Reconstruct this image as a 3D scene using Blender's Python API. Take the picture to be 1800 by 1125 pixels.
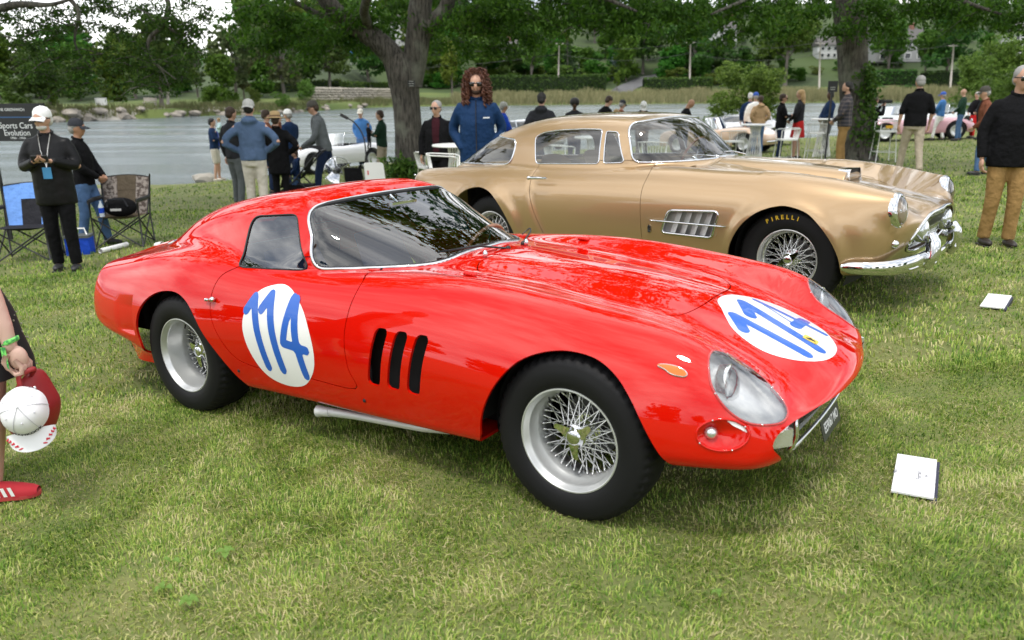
import bpy, bmesh, math, random, colorsys
import numpy as np
from mathutils import Vector, Matrix, noise as mnoise
sc = bpy.context.scene
for _o in list(bpy.data.objects): bpy.data.objects.remove(_o)
COL = sc.collection
PI = math.pi
rad = math.radians
# ------------------------------------------------------------------ camera
FPX, CAMH = 1365.4, 1.5027
def cam_axes(PITCH, ROLL):
    cp, sp = math.cos(PITCH), math.sin(PITCH)
    w = np.array([0, cp, -sp]); r0 = np.array([1., 0, 0]); u0 = np.array([0, sp, cp])
    return r0*math.cos(ROLL)+u0*math.sin(ROLL), -r0*math.sin(ROLL)+u0*math.cos(ROLL), w
CR, CU, CW = cam_axes(math.atan((562.5-161)/FPX), -.0085)     # against gravity
_LA = np.stack(cam_axes(.2569, -.0428), 1)                     # against the sloping lawn
LR = np.stack([CR, CU, CW], 1)@_LA.T                           # lawn frame -> world
LN = LR[:, 2]
LT = Matrix(((*LR[0], LR[0, 2]*-CAMH), (*LR[1], LR[1, 2]*-CAMH), (*LR[2], CAMH-LR[2, 2]*CAMH), (0, 0, 0, 1)))
def _ss(t): t = np.clip(t, 0, 1); return t*t*(3-2*t)
def lawn_z(x, y):
    x = np.asarray(x, float); y = np.asarray(y, float)
    return CAMH-(CAMH+LN[0]*x+LN[1]*y)/LN[2]+.085*_ss((y+.8*x-5.4)/1.3)*_ss((x+2.2)/1.6)*_ss((16-y)/6)
def on_lawn(px, py):
    d = ray(px, py); k = -CAMH/float(LN@d); o = np.array([0, 0, CAMH]); P = o+k*d
    for _ in range(6):      # the lawn rises a little towards the gold car
        sh = float(lawn_z(P[0], P[1]))-(CAMH-(CAMH+LN[0]*P[0]+LN[1]*P[1])/LN[2]); P = o+k*(1-sh*LN[2]/CAMH)*d
    return P
def on_lawn_tilt(o, x, y, rz, dz=0.):
    o.matrix_world = LT@Matrix.Translation((x, y, dz))@Matrix.Rotation(rz, 4, 'Z'); return o
WATER_Z = -1.25
_cd = bpy.data.cameras.new('camera'); cam = bpy.data.objects.new('camera', _cd); COL.objects.link(cam)
cam.matrix_world = Matrix(((CR[0], CU[0], -CW[0], 0), (CR[1], CU[1], -CW[1], 0), (CR[2], CU[2], -CW[2], CAMH), (0, 0, 0, 1)))
_cd.sensor_width = 36; _cd.lens = FPX/1800*36; _cd.clip_start = 0.05; _cd.clip_end = 3000
_cd.dof.use_dof = True; _cd.dof.focus_distance = 4.2; _cd.dof.aperture_fstop = 2.6
sc.camera = cam
def ray(px, py):
    return CW+(px-900)/FPX*CR-(py-562.5)/FPX*CU
def at_z(px, py, z=0.0):
    """world point where the pixel's ray meets height z"""
    d = ray(px, py); k = (z-CAMH)/d[2]
    return np.array([0, 0, CAMH])+k*d
def at_y(px, py, y):
    d = ray(px, py); k = y/d[1]
    return np.array([0, 0, CAMH])+k*d
# ------------------------------------------------------------------ light
SUN_EL, SUN_AZ = rad(70), rad(200)     # azimuth clockwise from +Y
wd = bpy.data.worlds.new('World'); sc.world = wd; wd.use_nodes = True
nt = wd.node_tree; nt.nodes.clear()
N = nt.nodes.new
wo = N('ShaderNodeOutputWorld'); bgn = N('ShaderNodeBackground'); sky = N('ShaderNodeTexSky')
sky.sky_type = 'NISHITA'; sky.sun_disc = False; sky.sun_elevation = SUN_EL; sky.sun_rotation = SUN_AZ
sky.air_density = 1.0; sky.dust_density = 2.0; sky.ozone_density = 1.0
tc = N('ShaderNodeTexCoord'); mp = N('ShaderNodeMapping'); mp.inputs['Scale'].default_value = (1, 1, 2.4)
nz = N('ShaderNodeTexNoise'); nz.inputs['Scale'].default_value = 2.3; nz.inputs['Detail'].default_value = 7; nz.inputs['Roughness'].default_value = .58
cr = N('ShaderNodeValToRGB'); cr.color_ramp.elements[0].position = .36; cr.color_ramp.elements[1].position = .60
cr.color_ramp.elements[0].color = (.45, .45, .45, 1)
mx = N('ShaderNodeMix'); mx.data_type = 'RGBA'
cl = N('ShaderNodeValToRGB'); cl.color_ramp.elements[0].color = (7.0, 7.6, 8.6, 1); cl.color_ramp.elements[1].color = (21, 21, 20.6, 1)
cl.color_ramp.elements[0].position = .36; cl.color_ramp.elements[1].position = .62
nz2 = N('ShaderNodeTexNoise'); nz2.inputs['Scale'].default_value = 2.6; nz2.inputs['Detail'].default_value = 9; nz2.inputs['Roughness'].default_value = .6
L = nt.links.new
L(tc.outputs['Generated'], mp.inputs['Vector']); L(mp.outputs[0], nz.inputs['Vector']); L(mp.outputs[0], nz2.inputs['Vector'])
L(nz.outputs['Fac'], cr.inputs[0]); L(nz2.outputs['Fac'], cl.inputs[0])
L(cr.outputs[0], mx.inputs[0]); L(sky.outputs[0], mx.inputs[6]); L(cl.outputs[0], mx.inputs[7])
L(mx.outputs[2], bgn.inputs[0]); bgn.inputs[1].default_value = .10; L(bgn.outputs[0], wo.inputs[0])
_sl = bpy.data.lights.new('sun', 'SUN'); sun = bpy.data.objects.new('sun', _sl); COL.objects.link(sun)
_sl.energy = 1.4; _sl.angle = rad(8); _sl.color = (1, .96, .9)
_sd = Vector((math.sin(SUN_AZ)*math.cos(SUN_EL), math.cos(SUN_AZ)*math.cos(SUN_EL), math.sin(SUN_EL)))
sun.rotation_euler = _sd.to_track_quat('Z', 'Y').to_euler()
vs = sc.view_settings; vs.view_transform = 'Standard'; vs.look = 'None'; vs.gamma = 1; vs.exposure = 0.40; vs.use_curve_mapping = False
sc.cycles.max_bounces = 10; sc.cycles.transparent_max_bounces = 24; sc.cycles.glossy_bounces = 5; sc.cycles.diffuse_bounces = 3
sc.cycles.caustics_reflective = False; sc.cycles.caustics_refractive = False
sc.cycles.sample_clamp_indirect = 6; sc.cycles.use_denoising = True
# ------------------------------------------------------------------ materials
_mats = {}
def mat(name, col=(.5, .5, .5), rough=.6, metal=0., coat=0., spec=.5, noise=None, bump=None, trans=0., sheen=0., emit=None, wear=None):
    """noise=(scale, colour2, contrast) mottles the colour; bump=(scale, strength)"""
    if name in _mats: return _mats[name]
    m = bpy.data.materials.new(name); m.use_nodes = True; t = m.node_tree; b = t.nodes['Principled BSDF']
    b.inputs['Base Color'].default_value = (*col, 1); b.inputs['Roughness'].default_value = rough; b.inputs['Metallic'].default_value = metal
    b.inputs['Coat Weight'].default_value = coat; b.inputs['Coat Roughness'].default_value = .02; b.inputs['Specular IOR Level'].default_value = spec
    b.inputs['Transmission Weight'].default_value = trans; b.inputs['Sheen Weight'].default_value = sheen
    if emit: b.inputs['Emission Color'].default_value = (*emit[:3], 1); b.inputs['Emission Strength'].default_value = emit[3]
    co = t.nodes.new('ShaderNodeTexCoord')
    if noise:
        n = t.nodes.new('ShaderNodeTexNoise'); n.inputs['Scale'].default_value = noise[0]; n.inputs['Detail'].default_value = 6
        r = t.nodes.new('ShaderNodeValToRGB'); c = noise[2] if len(noise) > 2 else .2
        r.color_ramp.elements[0].position = .5-c; r.color_ramp.elements[1].position = .5+c
        r.color_ramp.elements[0].color = (*col, 1); r.color_ramp.elements[1].color = (*noise[1], 1)
        t.links.new(co.outputs['Object'], n.inputs['Vector']); t.links.new(n.outputs['Fac'], r.inputs[0]); t.links.new(r.outputs[0], b.inputs['Base Color'])
    if bump:
        n = t.nodes.new('ShaderNodeTexNoise'); n.inputs['Scale'].default_value = bump[0]; n.inputs['Detail'].default_value = 5
        bb = t.nodes.new('ShaderNodeBump'); bb.inputs['Strength'].default_value = bump[1]; bb.inputs['Distance'].default_value = bump[2] if len(bump) > 2 else .02
        t.links.new(co.outputs['Object'], n.inputs['Vector']); t.links.new(n.outputs['Fac'], bb.inputs['Height']); t.links.new(bb.outputs[0], b.inputs['Normal'])
    _mats[name] = m; return m
def glass_mat(name, tint=(1, 1, 1), ior=1.5, rough=0.0, base=.0):
    """thin pane: what is behind shows through, the sky reflects by fresnel"""
    if name in _mats: return _mats[name]
    m = bpy.data.materials.new(name); m.use_nodes = True; t = m.node_tree; t.nodes.clear()
    o = t.nodes.new('ShaderNodeOutputMaterial'); mixs = t.nodes.new('ShaderNodeMixShader'); tr = t.nodes.new('ShaderNodeBsdfTransparent'); gl = t.nodes.new('ShaderNodeBsdfGlossy')
    fr = t.nodes.new('ShaderNodeFresnel'); fr.inputs['IOR'].default_value = ior; tr.inputs[0].default_value = (*tint, 1); gl.inputs['Roughness'].default_value = rough
    ma = t.nodes.new('ShaderNodeMath'); ma.operation = 'MULTIPLY_ADD'; ma.inputs[1].default_value = 1.7; ma.inputs[2].default_value = base; ma.use_clamp = True
    geo = t.nodes.new('ShaderNodeNewGeometry'); mixi = t.nodes.new('ShaderNodeMix')
    # same fresnel from either side of the pane
    mixi.data_type = 'FLOAT'; mixi.inputs[2].default_value = ior; mixi.inputs[3].default_value = 1/ior
    t.links.new(geo.outputs['Backfacing'], mixi.inputs[0])
    mixi.inputs[3].default_value = ior
    t.links.new(fr.outputs[0], ma.inputs[0]); t.links.new(ma.outputs[0], mixs.inputs[0]); t.links.new(tr.outputs[0], mixs.inputs[1]); t.links.new(gl.outputs[0], mixs.inputs[2]); t.links.new(mixs.outputs[0], o.inputs[0])
    _mats[name] = m; return m
# ------------------------------------------------------------------ mesh helpers
class MB:
    """collects quads and polygons; build() links them as one mesh object"""
    def __init__(s): s.v = []; s.f = []; s.n = 0
    def add(s, V, F):
        V = np.asarray(V, float); o = s.n; s.v.append(V); s.n += len(V)
        s.f += [tuple(int(i)+o for i in f) for f in F]; return s
    def box(s, c, d, R=None):
        x, y, z = np.array(d)/2.; V = np.array([[a*x, b*y, e*z] for a in (-1, 1) for b in (-1, 1) for e in (-1, 1)])
        if R is not None: V = V@np.array(R).T
        return s.add(V+np.array(c), [(0, 1, 3, 2), (4, 6, 7, 5), (0, 4, 5, 1), (2, 3, 7, 6), (0, 2, 6, 4), (1, 5, 7, 3)])
    def grid(s, P, cu=False, cv=False):
        """P: (nu,nv,3) points"""
        P = np.asarray(P, float); a, b = P.shape[:2]; F = []
        for i in range(a-(0 if cu else 1)):
            for j in range(b-(0 if cv else 1)):
                F.append((i*b+j, ((i+1) % a)*b+j, ((i+1) % a)*b+(j+1) % b, i*b+(j+1) % b))
        return s.add(P.reshape(-1, 3), F)
    def tube(s, P, r, n=8, closed=False, caps=True, flat=1.0, up=None):
        P = np.asarray(P, float); m = len(P); r = np.broadcast_to(np.asarray(r, float), (m,))
        T = np.gradient(P, axis=0) if not closed else np.roll(P, -1, 0)-np.roll(P, 1, 0)
        T = T/(np.linalg.norm(T, axis=1, keepdims=True)+1e-12)
        rings = []; ref = np.array(up if up is not None else ((0, 0, 1.) if abs(T[0][2]) < .9 else (1., 0, 0)))
        for i in range(m):
            a = ref-T[i]*np.dot(ref, T[i]); l = np.linalg.norm(a)
            if l < 1e-5: a = np.cross(T[i], (1, 0, 0.3)); l = np.linalg.norm(a)
            a = a/l; b = np.cross(T[i], a)
            if up is None: ref = a
            th = np.arange(n)*2*PI/n
            rings.append(P[i]+r[i]*(np.cos(th)[:, None]*a+flat*np.sin(th)[:, None]*b))
        o = s.n; s.grid(np.array(rings), cu=closed, cv=True)
        if caps and not closed:
            s.f.append(tuple(o+j for j in range(n))[::-1]); s.f.append(tuple(o+(m-1)*n+j for j in range(n)))
        return s
    def lathe(s, prof, n=32, M=None, a0=0, a1=2*PI):
        """prof [(r,h)] about Z; M maps to place"""
        full = abs(a1-a0-2*PI) < 1e-6; th = a0+(a1-a0)*np.arange(n if full else n+1)/n
        P = np.array([[[r*math.cos(t), r*math.sin(t), h] for r, h in prof] for t in th])
        if M is not None: M = np.array(M); P = P@M[:3, :3].T+M[:3, 3]
        return s.grid(P, cu=full)
    def sphere(s, c, r, nu=12, nv=8, R=None):
        r = np.broadcast_to(np.asarray(r, float), (3,)); u = np.arange(nu)*2*PI/nu; w = np.linspace(-PI/2, PI/2, nv+1)
        P = np.array([[[math.cos(b)*math.cos(a), math.cos(b)*math.sin(a), math.sin(b)] for b in w] for a in u])*r
        if R is not None: P = P@np.array(R).T
        return s.grid(P+np.array(c), cu=True)
    def prism(s, poly, h0, h1, M=None):
        n = len(poly); V = np.array([[*p, h0] for p in poly]+[[*p, h1] for p in poly], float)
        if M is not None: M = np.array(M); V = V@M[:3, :3].T+M[:3, 3]
        return s.add(V, [tuple(range(n))[::-1], tuple(range(n, 2*n))]+[(i, (i+1) % n, n+(i+1) % n, n+i) for i in range(n)])
    def arrays(s): return (np.concatenate(s.v) if s.v else np.zeros((0, 3))), s.f
    def build(s, name, m, parent=None, smooth=35, props=None, merge=False):
        V, F = s.arrays(); return mesh_obj(name, V, F, m, parent, smooth, props, merge)
def mesh_obj(name, V, F, m, parent=None, smooth=35, props=None, merge=False):
    me = bpy.data.meshes.new(name); me.from_pydata(np.asarray(V, float).tolist() if len(V) else [], [], [tuple(map(int, f)) for f in F])
    if merge:
        b = bmesh.new(); b.from_mesh(me); bmesh.ops.remove_doubles(b, verts=b.verts, dist=1e-5); bmesh.ops.recalc_face_normals(b, faces=b.faces); b.to_mesh(me); b.free()
    if smooth:
        me.shade_smooth()
        if smooth < 180: me.set_sharp_from_angle(angle=rad(smooth))
    if m is not None:
        for mm in (m if isinstance(m, (list, tuple)) else [m]): me.materials.append(mm)
    o = bpy.data.objects.new(name, me); COL.objects.link(o)
    if parent is not None: o.parent = parent
    for k, w in (props or {}).items(): o[k] = w
    return o
def empty(name, loc=(0, 0, 0), rz=0., label=None, cat=None, group=None, kind=None, parent=None):
    o = bpy.data.objects.new(name, None); COL.objects.link(o); o.location = loc; o.rotation_euler = (0, 0, rz); o.empty_display_size = .1
    if parent: o.parent = parent
    return tag(o, label, cat, group, kind)
def tag(o, label=None, cat=None, group=None, kind=None):
    for k, w in (('label', label), ('category', cat), ('group', group), ('kind', kind)):
        if w: o[k] = w
    return o
def copy_tree(o, parent=None):
    c = o.copy(); COL.objects.link(c); c.parent = parent
    for ch in list(o.children): copy_tree(ch, c)
    return c
def spl(xs, ys):
    """monotone-ish cubic (PCHIP) through points; returns a vectorised function"""
    xs = np.asarray(xs, float); ys = np.asarray(ys, float); h = np.diff(xs); d = np.diff(ys)/h; m = np.zeros(len(xs))
    for i in range(1, len(xs)-1):
        if d[i-1]*d[i] > 0:
            w1 = 2*h[i]+h[i-1]; w2 = h[i]+2*h[i-1]; m[i] = (w1+w2)/(w1/d[i-1]+w2/d[i])
    m[0] = d[0]; m[-1] = d[-1]
    def g(x):
        x = np.asarray(x, float); i = np.clip(np.searchsorted(xs, x)-1, 0, len(xs)-2); t = (x-xs[i])/h[i]
        lo = x < xs[0]; hi = x > xs[-1]; t = np.clip(t, 0, 1)
        r = (2*t**3-3*t**2+1)*ys[i]+(t**3-2*t**2+t)*h[i]*m[i]+(-2*t**3+3*t**2)*ys[i+1]+(t**3-t**2)*h[i]*m[i+1]
        return r+np.where(lo, (x-xs[0])*m[0], 0)+np.where(hi, (x-xs[-1])*m[-1], 0)
    return g
def spl2(xs, ys):
    """natural cubic: smooth curvature for panels that mirror the sky"""
    xs = np.asarray(xs, float); ys = np.asarray(ys, float); n = len(xs); h = np.diff(xs); A = np.eye(n); b = np.zeros(n)
    for i in range(1, n-1): A[i, i-1:i+2] = (h[i-1], 2*(h[i-1]+h[i]), h[i]); b[i] = 6*((ys[i+1]-ys[i])/h[i]-(ys[i]-ys[i-1])/h[i-1])
    M = np.linalg.solve(A, b)
    def g(x):
        x = np.asarray(x, float); xc = np.clip(x, xs[0], xs[-1]); i = np.clip(np.searchsorted(xs, xc)-1, 0, n-2); H = h[i]; a = (xs[i+1]-xc)/H; c = (xc-xs[i])/H
        r = a*ys[i]+c*ys[i+1]+((a**3-a)*M[i]+(c**3-c)*M[i+1])*H*H/6
        s0 = (ys[1]-ys[0])/h[0]-h[0]*M[1]/6; s1 = (ys[-1]-ys[-2])/h[-1]+h[-1]*M[-2]/6
        return r+np.where(x < xs[0], (x-xs[0])*s0, 0)+np.where(x > xs[-1], (x-xs[-1])*s1, 0)
    return g
def smax(a, b, k):
    h = np.clip(.5+.5*(a-b)/k, 0, 1); return b+(a-b)*h+k*h*(1-h)
def smin(a, b, k): return -smax(-a, -b, k)
def smooth_poly(P, n=12, closed=True):
    """Catmull-Rom through points"""
    P = np.asarray(P, float); m = len(P); out = []
    for i in range(m if closed else m-1):
        if closed: p0, p1, p2, p3 = P[i-1], P[i], P[(i+1) % m], P[(i+2) % m]
        else: p0, p1, p2, p3 = P[max(i-1, 0)], P[i], P[i+1], P[min(i+2, m-1)]
        for t in np.arange(n)/n:
            out.append(.5*((2*p1)+(-p0+p2)*t+(2*p0-5*p1+4*p2-p3)*t*t+(-p0+3*p1-3*p2+p3)*t**3))
    if not closed: out.append(P[-1])
    return np.array(out)
def round_poly(P, r, n=6):
    """polygon with rounded corners; r scalar or list"""
    P = np.asarray(P, float); m = len(P); r = np.broadcast_to(np.asarray(r, float), (m,)); out = []
    for i in range(m):
        a, b, c = P[i-1], P[i], P[(i+1) % m]; u = (a-b)/np.linalg.norm(a-b); w = (c-b)/np.linalg.norm(c-b)
        k = min(r[i], .49*np.linalg.norm(a-b), .49*np.linalg.norm(c-b)); p = b+u*k; q = b+w*k
        for t in np.linspace(0, 1, n): out.append((1-t)**2*p+2*t*(1-t)*b+t*t*q)
    return np.array(out)
def sd_poly(P, poly):
    """signed distance (negative inside) of points (n,2) to a closed polygon"""
    P = np.asarray(P, float); poly = np.asarray(poly, float); n = len(P); d2 = np.full(n, 1e9); ins = np.zeros(n, bool)
    for i in range(len(poly)):
        a, b = poly[i-1], poly[i]; e = b-a; w = P-a; t = np.clip((w@e)/(e@e+1e-15), 0, 1); q = w-t[:, None]*e
        d2 = np.minimum(d2, (q*q).sum(1))
        c = ((a[1] > P[:, 1]) != (b[1] > P[:, 1])) & (P[:, 0] < (b[0]-a[0])*(P[:, 1]-a[1])/((b[1]-a[1]) or 1e-12)+a[0]); ins ^= c
    return np.where(ins, -1, 1)*np.sqrt(d2)
class Shell:
    """polygon surface that can be cut along the zero line of a function of position"""
    n0 = None
    def __init__(s, V, Q, O=()): s.V = np.asarray(V, float); s.Q = np.asarray(Q, int).reshape(-1, 4); s.O = list(O)
    @property
    def F(s): return [tuple(q) for q in s.Q.tolist()]+s.O
    def clip(s, d):
        """keep where d<=0"""
        if callable(d): d = d(s.V)
        d = np.where(np.abs(d) < 1e-7, -1e-7, d); V = s.V; newV = []; cache = {}; base = len(V); neg = d < 0
        def cut(i, j):
            k = (i, j) if i < j else (j, i)
            if k not in cache:
                t = d[k[0]]/(d[k[0]]-d[k[1]]); newV.append(V[k[0]]*(1-t)+V[k[1]]*t); cache[k] = base+len(newV)-1
            return cache[k]
        n = neg[s.Q]; al = n.all(1); an = n.any(1) & ~al; Q = s.Q[al]; O = []
        for f in [tuple(q) for q in s.Q[an].tolist()]+s.O:
            q = [neg[i] for i in f]
            if all(q): O.append(f)
            elif any(q):
                g = []
                for a in range(len(f)):
                    i, j = f[a], f[(a+1) % len(f)]
                    if neg[i]: g.append(i)
                    if neg[i] != neg[j]: g.append(cut(i, j))
                if len(g) > 2: O.append(tuple(g))
        return Shell(np.vstack([V, np.array(newV)]) if newV else V, Q, O).compact()
    def compact(s):
        used = np.zeros(len(s.V), bool); used[s.Q.ravel()] = True
        for f in s.O: used[list(f)] = True
        ix = np.cumsum(used)-1
        return Shell(s.V[used], ix[s.Q], [tuple(ix[list(f)].tolist()) for f in s.O])
    def loops(s):
        nx = {}
        E = set()
        for f in s.F:
            for a in range(len(f)): E.add((f[a], f[(a+1) % len(f)]))
        for (i, j) in E:
            if (j, i) not in E: nx.setdefault(i, []).append(j)
        L = []
        while nx:
            i = next(iter(nx)); l = [i]
            while True:
                k = nx.get(l[-1])
                if not k: nx.pop(l[-1], None); break
                j = k.pop()
                if not k: nx.pop(l[-1])
                if j == l[0]: break
                l.append(j)
            if len(l) > 3: L.append(l)
        return L
    def normals(s):
        Nn = np.zeros_like(s.V); T = [s.Q[:, [0, 1, 2]], s.Q[:, [0, 2, 3]], np.array([(f[0], f[i], f[i+1]) for f in s.O for i in range(1, len(f)-1)], int).reshape(-1, 3)]
        T = np.vstack(T); n = np.cross(s.V[T[:, 1]]-s.V[T[:, 0]], s.V[T[:, 2]]-s.V[T[:, 0]])
        for k in range(3): np.add.at(Nn, T[:, k], n)
        return Nn/(np.linalg.norm(Nn, axis=1, keepdims=True)+1e-12)
    def rim(s, t, direction=None):
        """turn every open edge inward by t, unshared so that the edge stays crisp"""
        Nn = s.normals(); V = [s.V]; F = list(s.O); o = len(s.V)
        for l in s.loops():
            a = s.V[l]; dd = -Nn[l]*t if direction is None else np.broadcast_to(np.array(direction)*t, a.shape); m = len(l)
            V += [a, a+dd]; F += [(o+(i+1) % m, o+i, o+m+i, o+m+(i+1) % m) for i in range(m)]; o += 2*m
        R_ = Shell(np.vstack(V), s.Q, F); R_.n0 = len(s.V); return R_
    def offset(s, t): return Shell(s.V+s.normals()*t, s.Q, s.O)
    def build(s, name, m, parent=None, smooth=50, props=None, Fn=None):
        o = mesh_obj(name, s.V, s.F, m, parent, smooth, props)
        if Fn is not None:      # exact surface normals for clean reflections
            n0 = s.n0 or len(s.V); P = s.V[:n0]; e = 1.5e-3; ex = np.eye(3)*e
            G = np.stack([Fn(*(P+d).T)-Fn(*(P-d).T) for d in ex], 1); G /= np.linalg.norm(G, axis=1, keepdims=True)+1e-12
            Nn = np.array([v.vector[:] for v in o.data.vertex_normals]); Nn[:n0] = G; o.data.normals_split_custom_set_from_vertices(Nn.tolist())
        return o
def resample(P, n, closed=True):
    P = np.asarray(P, float); Q = np.vstack([P, P[:1]]) if closed else P
    d = np.r_[0, np.cumsum(np.linalg.norm(np.diff(Q, axis=0), axis=1))]; u = np.linspace(0, d[-1], n, endpoint=not closed)
    return np.stack([np.interp(u, d, Q[:, k]) for k in range(3)], 1)
def smooth_loop(P, it=2):
    for _ in range(it): P = .25*np.roll(P, 1, 0)+.5*P+.25*np.roll(P, -1, 0)
    return P
def cast_shell(Fn, a0, a1, zax, nu, nf, nth, rmax=1.25):
    """mesh of the surface Fn=0 (even in y), met by rays from an axis (x from a0 to a1 at height zax); the ends fan out"""
    nh = nth//2; th = PI*np.arange(nh+1)/nh; us = [(a0, -PI/2+PI/2*(i+.5)/nf) for i in range(nf)]
    us += [(x, 0.) for x in np.linspace(a0, a1, nu)]; us += [(a1, PI/2*(i+.5)/nf) for i in range(nf)]
    us = np.array(us); X0 = us[:, 0][:, None]; al = us[:, 1][:, None]
    D = np.stack([np.sin(al)+0*th, np.cos(al)*np.sin(th), np.cos(al)*np.cos(th)], -1); O = np.stack([X0+0*th, 0*X0+0*th, zax+0*X0+0*th], -1)
    def solve(Os, Ds, lo, hi, it):
        for _ in range(it):
            m = (lo+hi)/2; P = Os+Ds*m[..., None]; ins = Fn(P[..., 0], P[..., 1], P[..., 2]) < 0
            lo = np.where(ins, m, lo); hi = np.where(ins, hi, m)
        return (lo+hi)/2
    si = np.unique(np.r_[np.arange(0, len(us), 4), len(us)-1]); sj = np.unique(np.r_[np.arange(0, nh+1, 4), nh]); Oc = O[np.ix_(si, sj)]; Dc = D[np.ix_(si, sj)]
    lo = np.zeros(Oc.shape[:2]); hi = np.full(Oc.shape[:2], rmax); found = np.zeros(Oc.shape[:2], bool); R = np.linspace(rmax, 0, 84)
    for i in range(1, len(R)):
        P = Oc+Dc*R[i]; c = (~found) & (Fn(P[..., 0], P[..., 1], P[..., 2]) < 0); lo[c] = R[i]; hi[c] = R[i-1]; found |= c
    rc = solve(Oc, Dc, lo, hi, 8); pd = np.pad(rc, 1, mode='edge')
    st = np.stack([pd[a:a+rc.shape[0], b:b+rc.shape[1]] for a in range(3) for b in range(3)]); ii = np.searchsorted(si, np.arange(len(us))); jj = np.searchsorted(sj, np.arange(nh+1))
    r = solve(O, D, np.maximum(st.min(0)[np.ix_(ii, jj)]-.02, 0), st.max(0)[np.ix_(ii, jj)]+.02, 17)
    P = O+D*r[..., None]; P = np.concatenate([P, P[:, 1:-1][:, ::-1]*[1, -1, 1]], 1)
    a, b = P.shape[:2]; V = P.reshape(-1, 3)
    i, j = np.meshgrid(np.arange(a-1), np.arange(b), indexing='ij'); j2 = (j+1) % b
    Q = np.stack([i*b+j, (i+1)*b+j, (i+1)*b+j2, i*b+j2], -1).reshape(-1, 4)
    return Shell(V, Q, [tuple(range(b)), tuple((a-1)*b+k for k in range(b))[::-1]])
def shut_loop(o, pts, r, m, name, parent, n=6, closed=True): return MB().tube(pts, r, n, closed=closed).build(name, m, parent, smooth=180)
def text_obj(body, size, m, M, name='lettering', parent=None, align='CENTER', extrude=0.0006, offset=0.0, shear=0., xs=1.0, spacing=1.0):
    cu = bpy.data.curves.new(name, 'FONT'); cu.body = body; cu.size = size; cu.align_x = align; cu.align_y = 'CENTER'; cu.extrude = extrude; cu.offset = offset; cu.shear = shear; cu.space_character = spacing; cu.resolution_u = 3
    o = bpy.data.objects.new(name, cu); COL.objects.link(o)
    bpy.context.view_layer.update(); dg = bpy.context.evaluated_depsgraph_get(); me = bpy.data.meshes.new_from_object(o.evaluated_get(dg)); bpy.data.objects.remove(o)
    me.materials.clear(); me.materials.append(m); o = bpy.data.objects.new(name, me); COL.objects.link(o)
    me.transform(Matrix.Diagonal((xs, 1, 1, 1))); me.transform(Matrix(M)); o.parent = parent
    return o
def frame(o, ex, ey, ez):
    return [[ex[0], ey[0], ez[0], o[0]], [ex[1], ey[1], ez[1], o[1]], [ex[2], ey[2], ez[2], o[2]], [0, 0, 0, 1]]
rng = np.random.default_rng(7); random.seed(7)
# ================================================================== lawn, water, far bank
def vnoise(x, y, sc, seed=0):
    """cheap smooth value noise"""
    x = np.asarray(x, float)/sc+seed*17.3; y = np.asarray(y, float)/sc+seed*9.1; xi = np.floor(x).astype(int); yi = np.floor(y).astype(int); fx = x-xi; fy = y-yi; fx = fx*fx*(3-2*fx); fy = fy*fy*(3-2*fy)
    def h(a, b):
        n = (a*374761393+b*668265263+seed*1442695) & 0x7fffffff; n = ((n ^ (n >> 13))*1274126177) & 0x7fffffff; return ((n ^ (n >> 16)) & 0xffff)/65535.
    return (h(xi, yi)*(1-fx)+h(xi+1, yi)*fx)*(1-fy)+(h(xi, yi+1)*(1-fx)+h(xi+1, yi+1)*fx)*fy
shore_near = spl([-120, -40, -15.2, -9.8, -8.2, -5.4, 0, 8, 14, 22, 40, 120], [16, 20, 22.6, 22.2, 24.0, 28.0, 33, 35, 36, 42, 60, 90])
gx = np.concatenate([np.linspace(-120, -22, 30)[:-1], np.arange(-22, 26, .4), np.linspace(26, 120, 30)]); gy = np.concatenate([np.linspace(-90, -2, 24)[:-1], np.arange(-2, 50, .4), np.linspace(50, 100, 24)])
X, Y = np.meshgrid(gx, gy, indexing='ij')
Z = lawn_z(X, Y); Z = np.where(Z > .25, .25+(Z-.25)*.3, Z); Z = np.maximum(Z, -.95+.02*(X > 30))
Z = Z+.015*(vnoise(X, Y, 2.3, 1)-.5)*np.clip((np.hypot(X, Y-4)-9)/6, 0, 1)
ov = Y-shore_near(X)+.5*(vnoise(X, Y, 1.7, 3)-.5); Z = Z-np.clip(ov/1.1, 0, 1)**1.2*1.3-np.clip((ov-1)/4, 0, 1)*1.0
LAWN = mat('lawn_soil', (.10, .135, .030), .95, noise=(3.0, (.19, .19, .065), .22), bump=(40, .5, .03))
lawn = MB().grid(np.stack([X, Y, Z], -1)).build('lawn', LAWN, None, 180, {'kind': 'structure'})
# water
WAT = bpy.data.materials.new('water'); WAT.use_nodes = True; t_ = WAT.node_tree; b_ = t_.nodes['Principled BSDF']
b_.inputs['Base Color'].default_value = (.12, .15, .155, 1); b_.inputs['Roughness'].default_value = .08; b_.inputs['IOR'].default_value = 1.33
co = t_.nodes.new('ShaderNodeTexCoord'); mp_ = t_.nodes.new('ShaderNodeMapping'); mp_.inputs['Scale'].default_value = (.5, 1.2, 1)
n1 = t_.nodes.new('ShaderNodeTexNoise'); n1.inputs['Scale'].default_value = 4.0; n1.inputs['Detail'].default_value = 5; n1.inputs['Roughness'].default_value = .65
bp_ = t_.nodes.new('ShaderNodeBump'); bp_.inputs['Strength'].default_value = .9; bp_.inputs['Distance'].default_value = .10
mpw = t_.nodes.new('ShaderNodeMapping'); mpw.inputs['Scale'].default_value = (.05, .30, 1); nw = t_.nodes.new('ShaderNodeTexNoise'); nw.inputs['Scale'].default_value = 1.0; nw.inputs['Detail'].default_value = 4   # gusts roughen the surface in streaks
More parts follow.
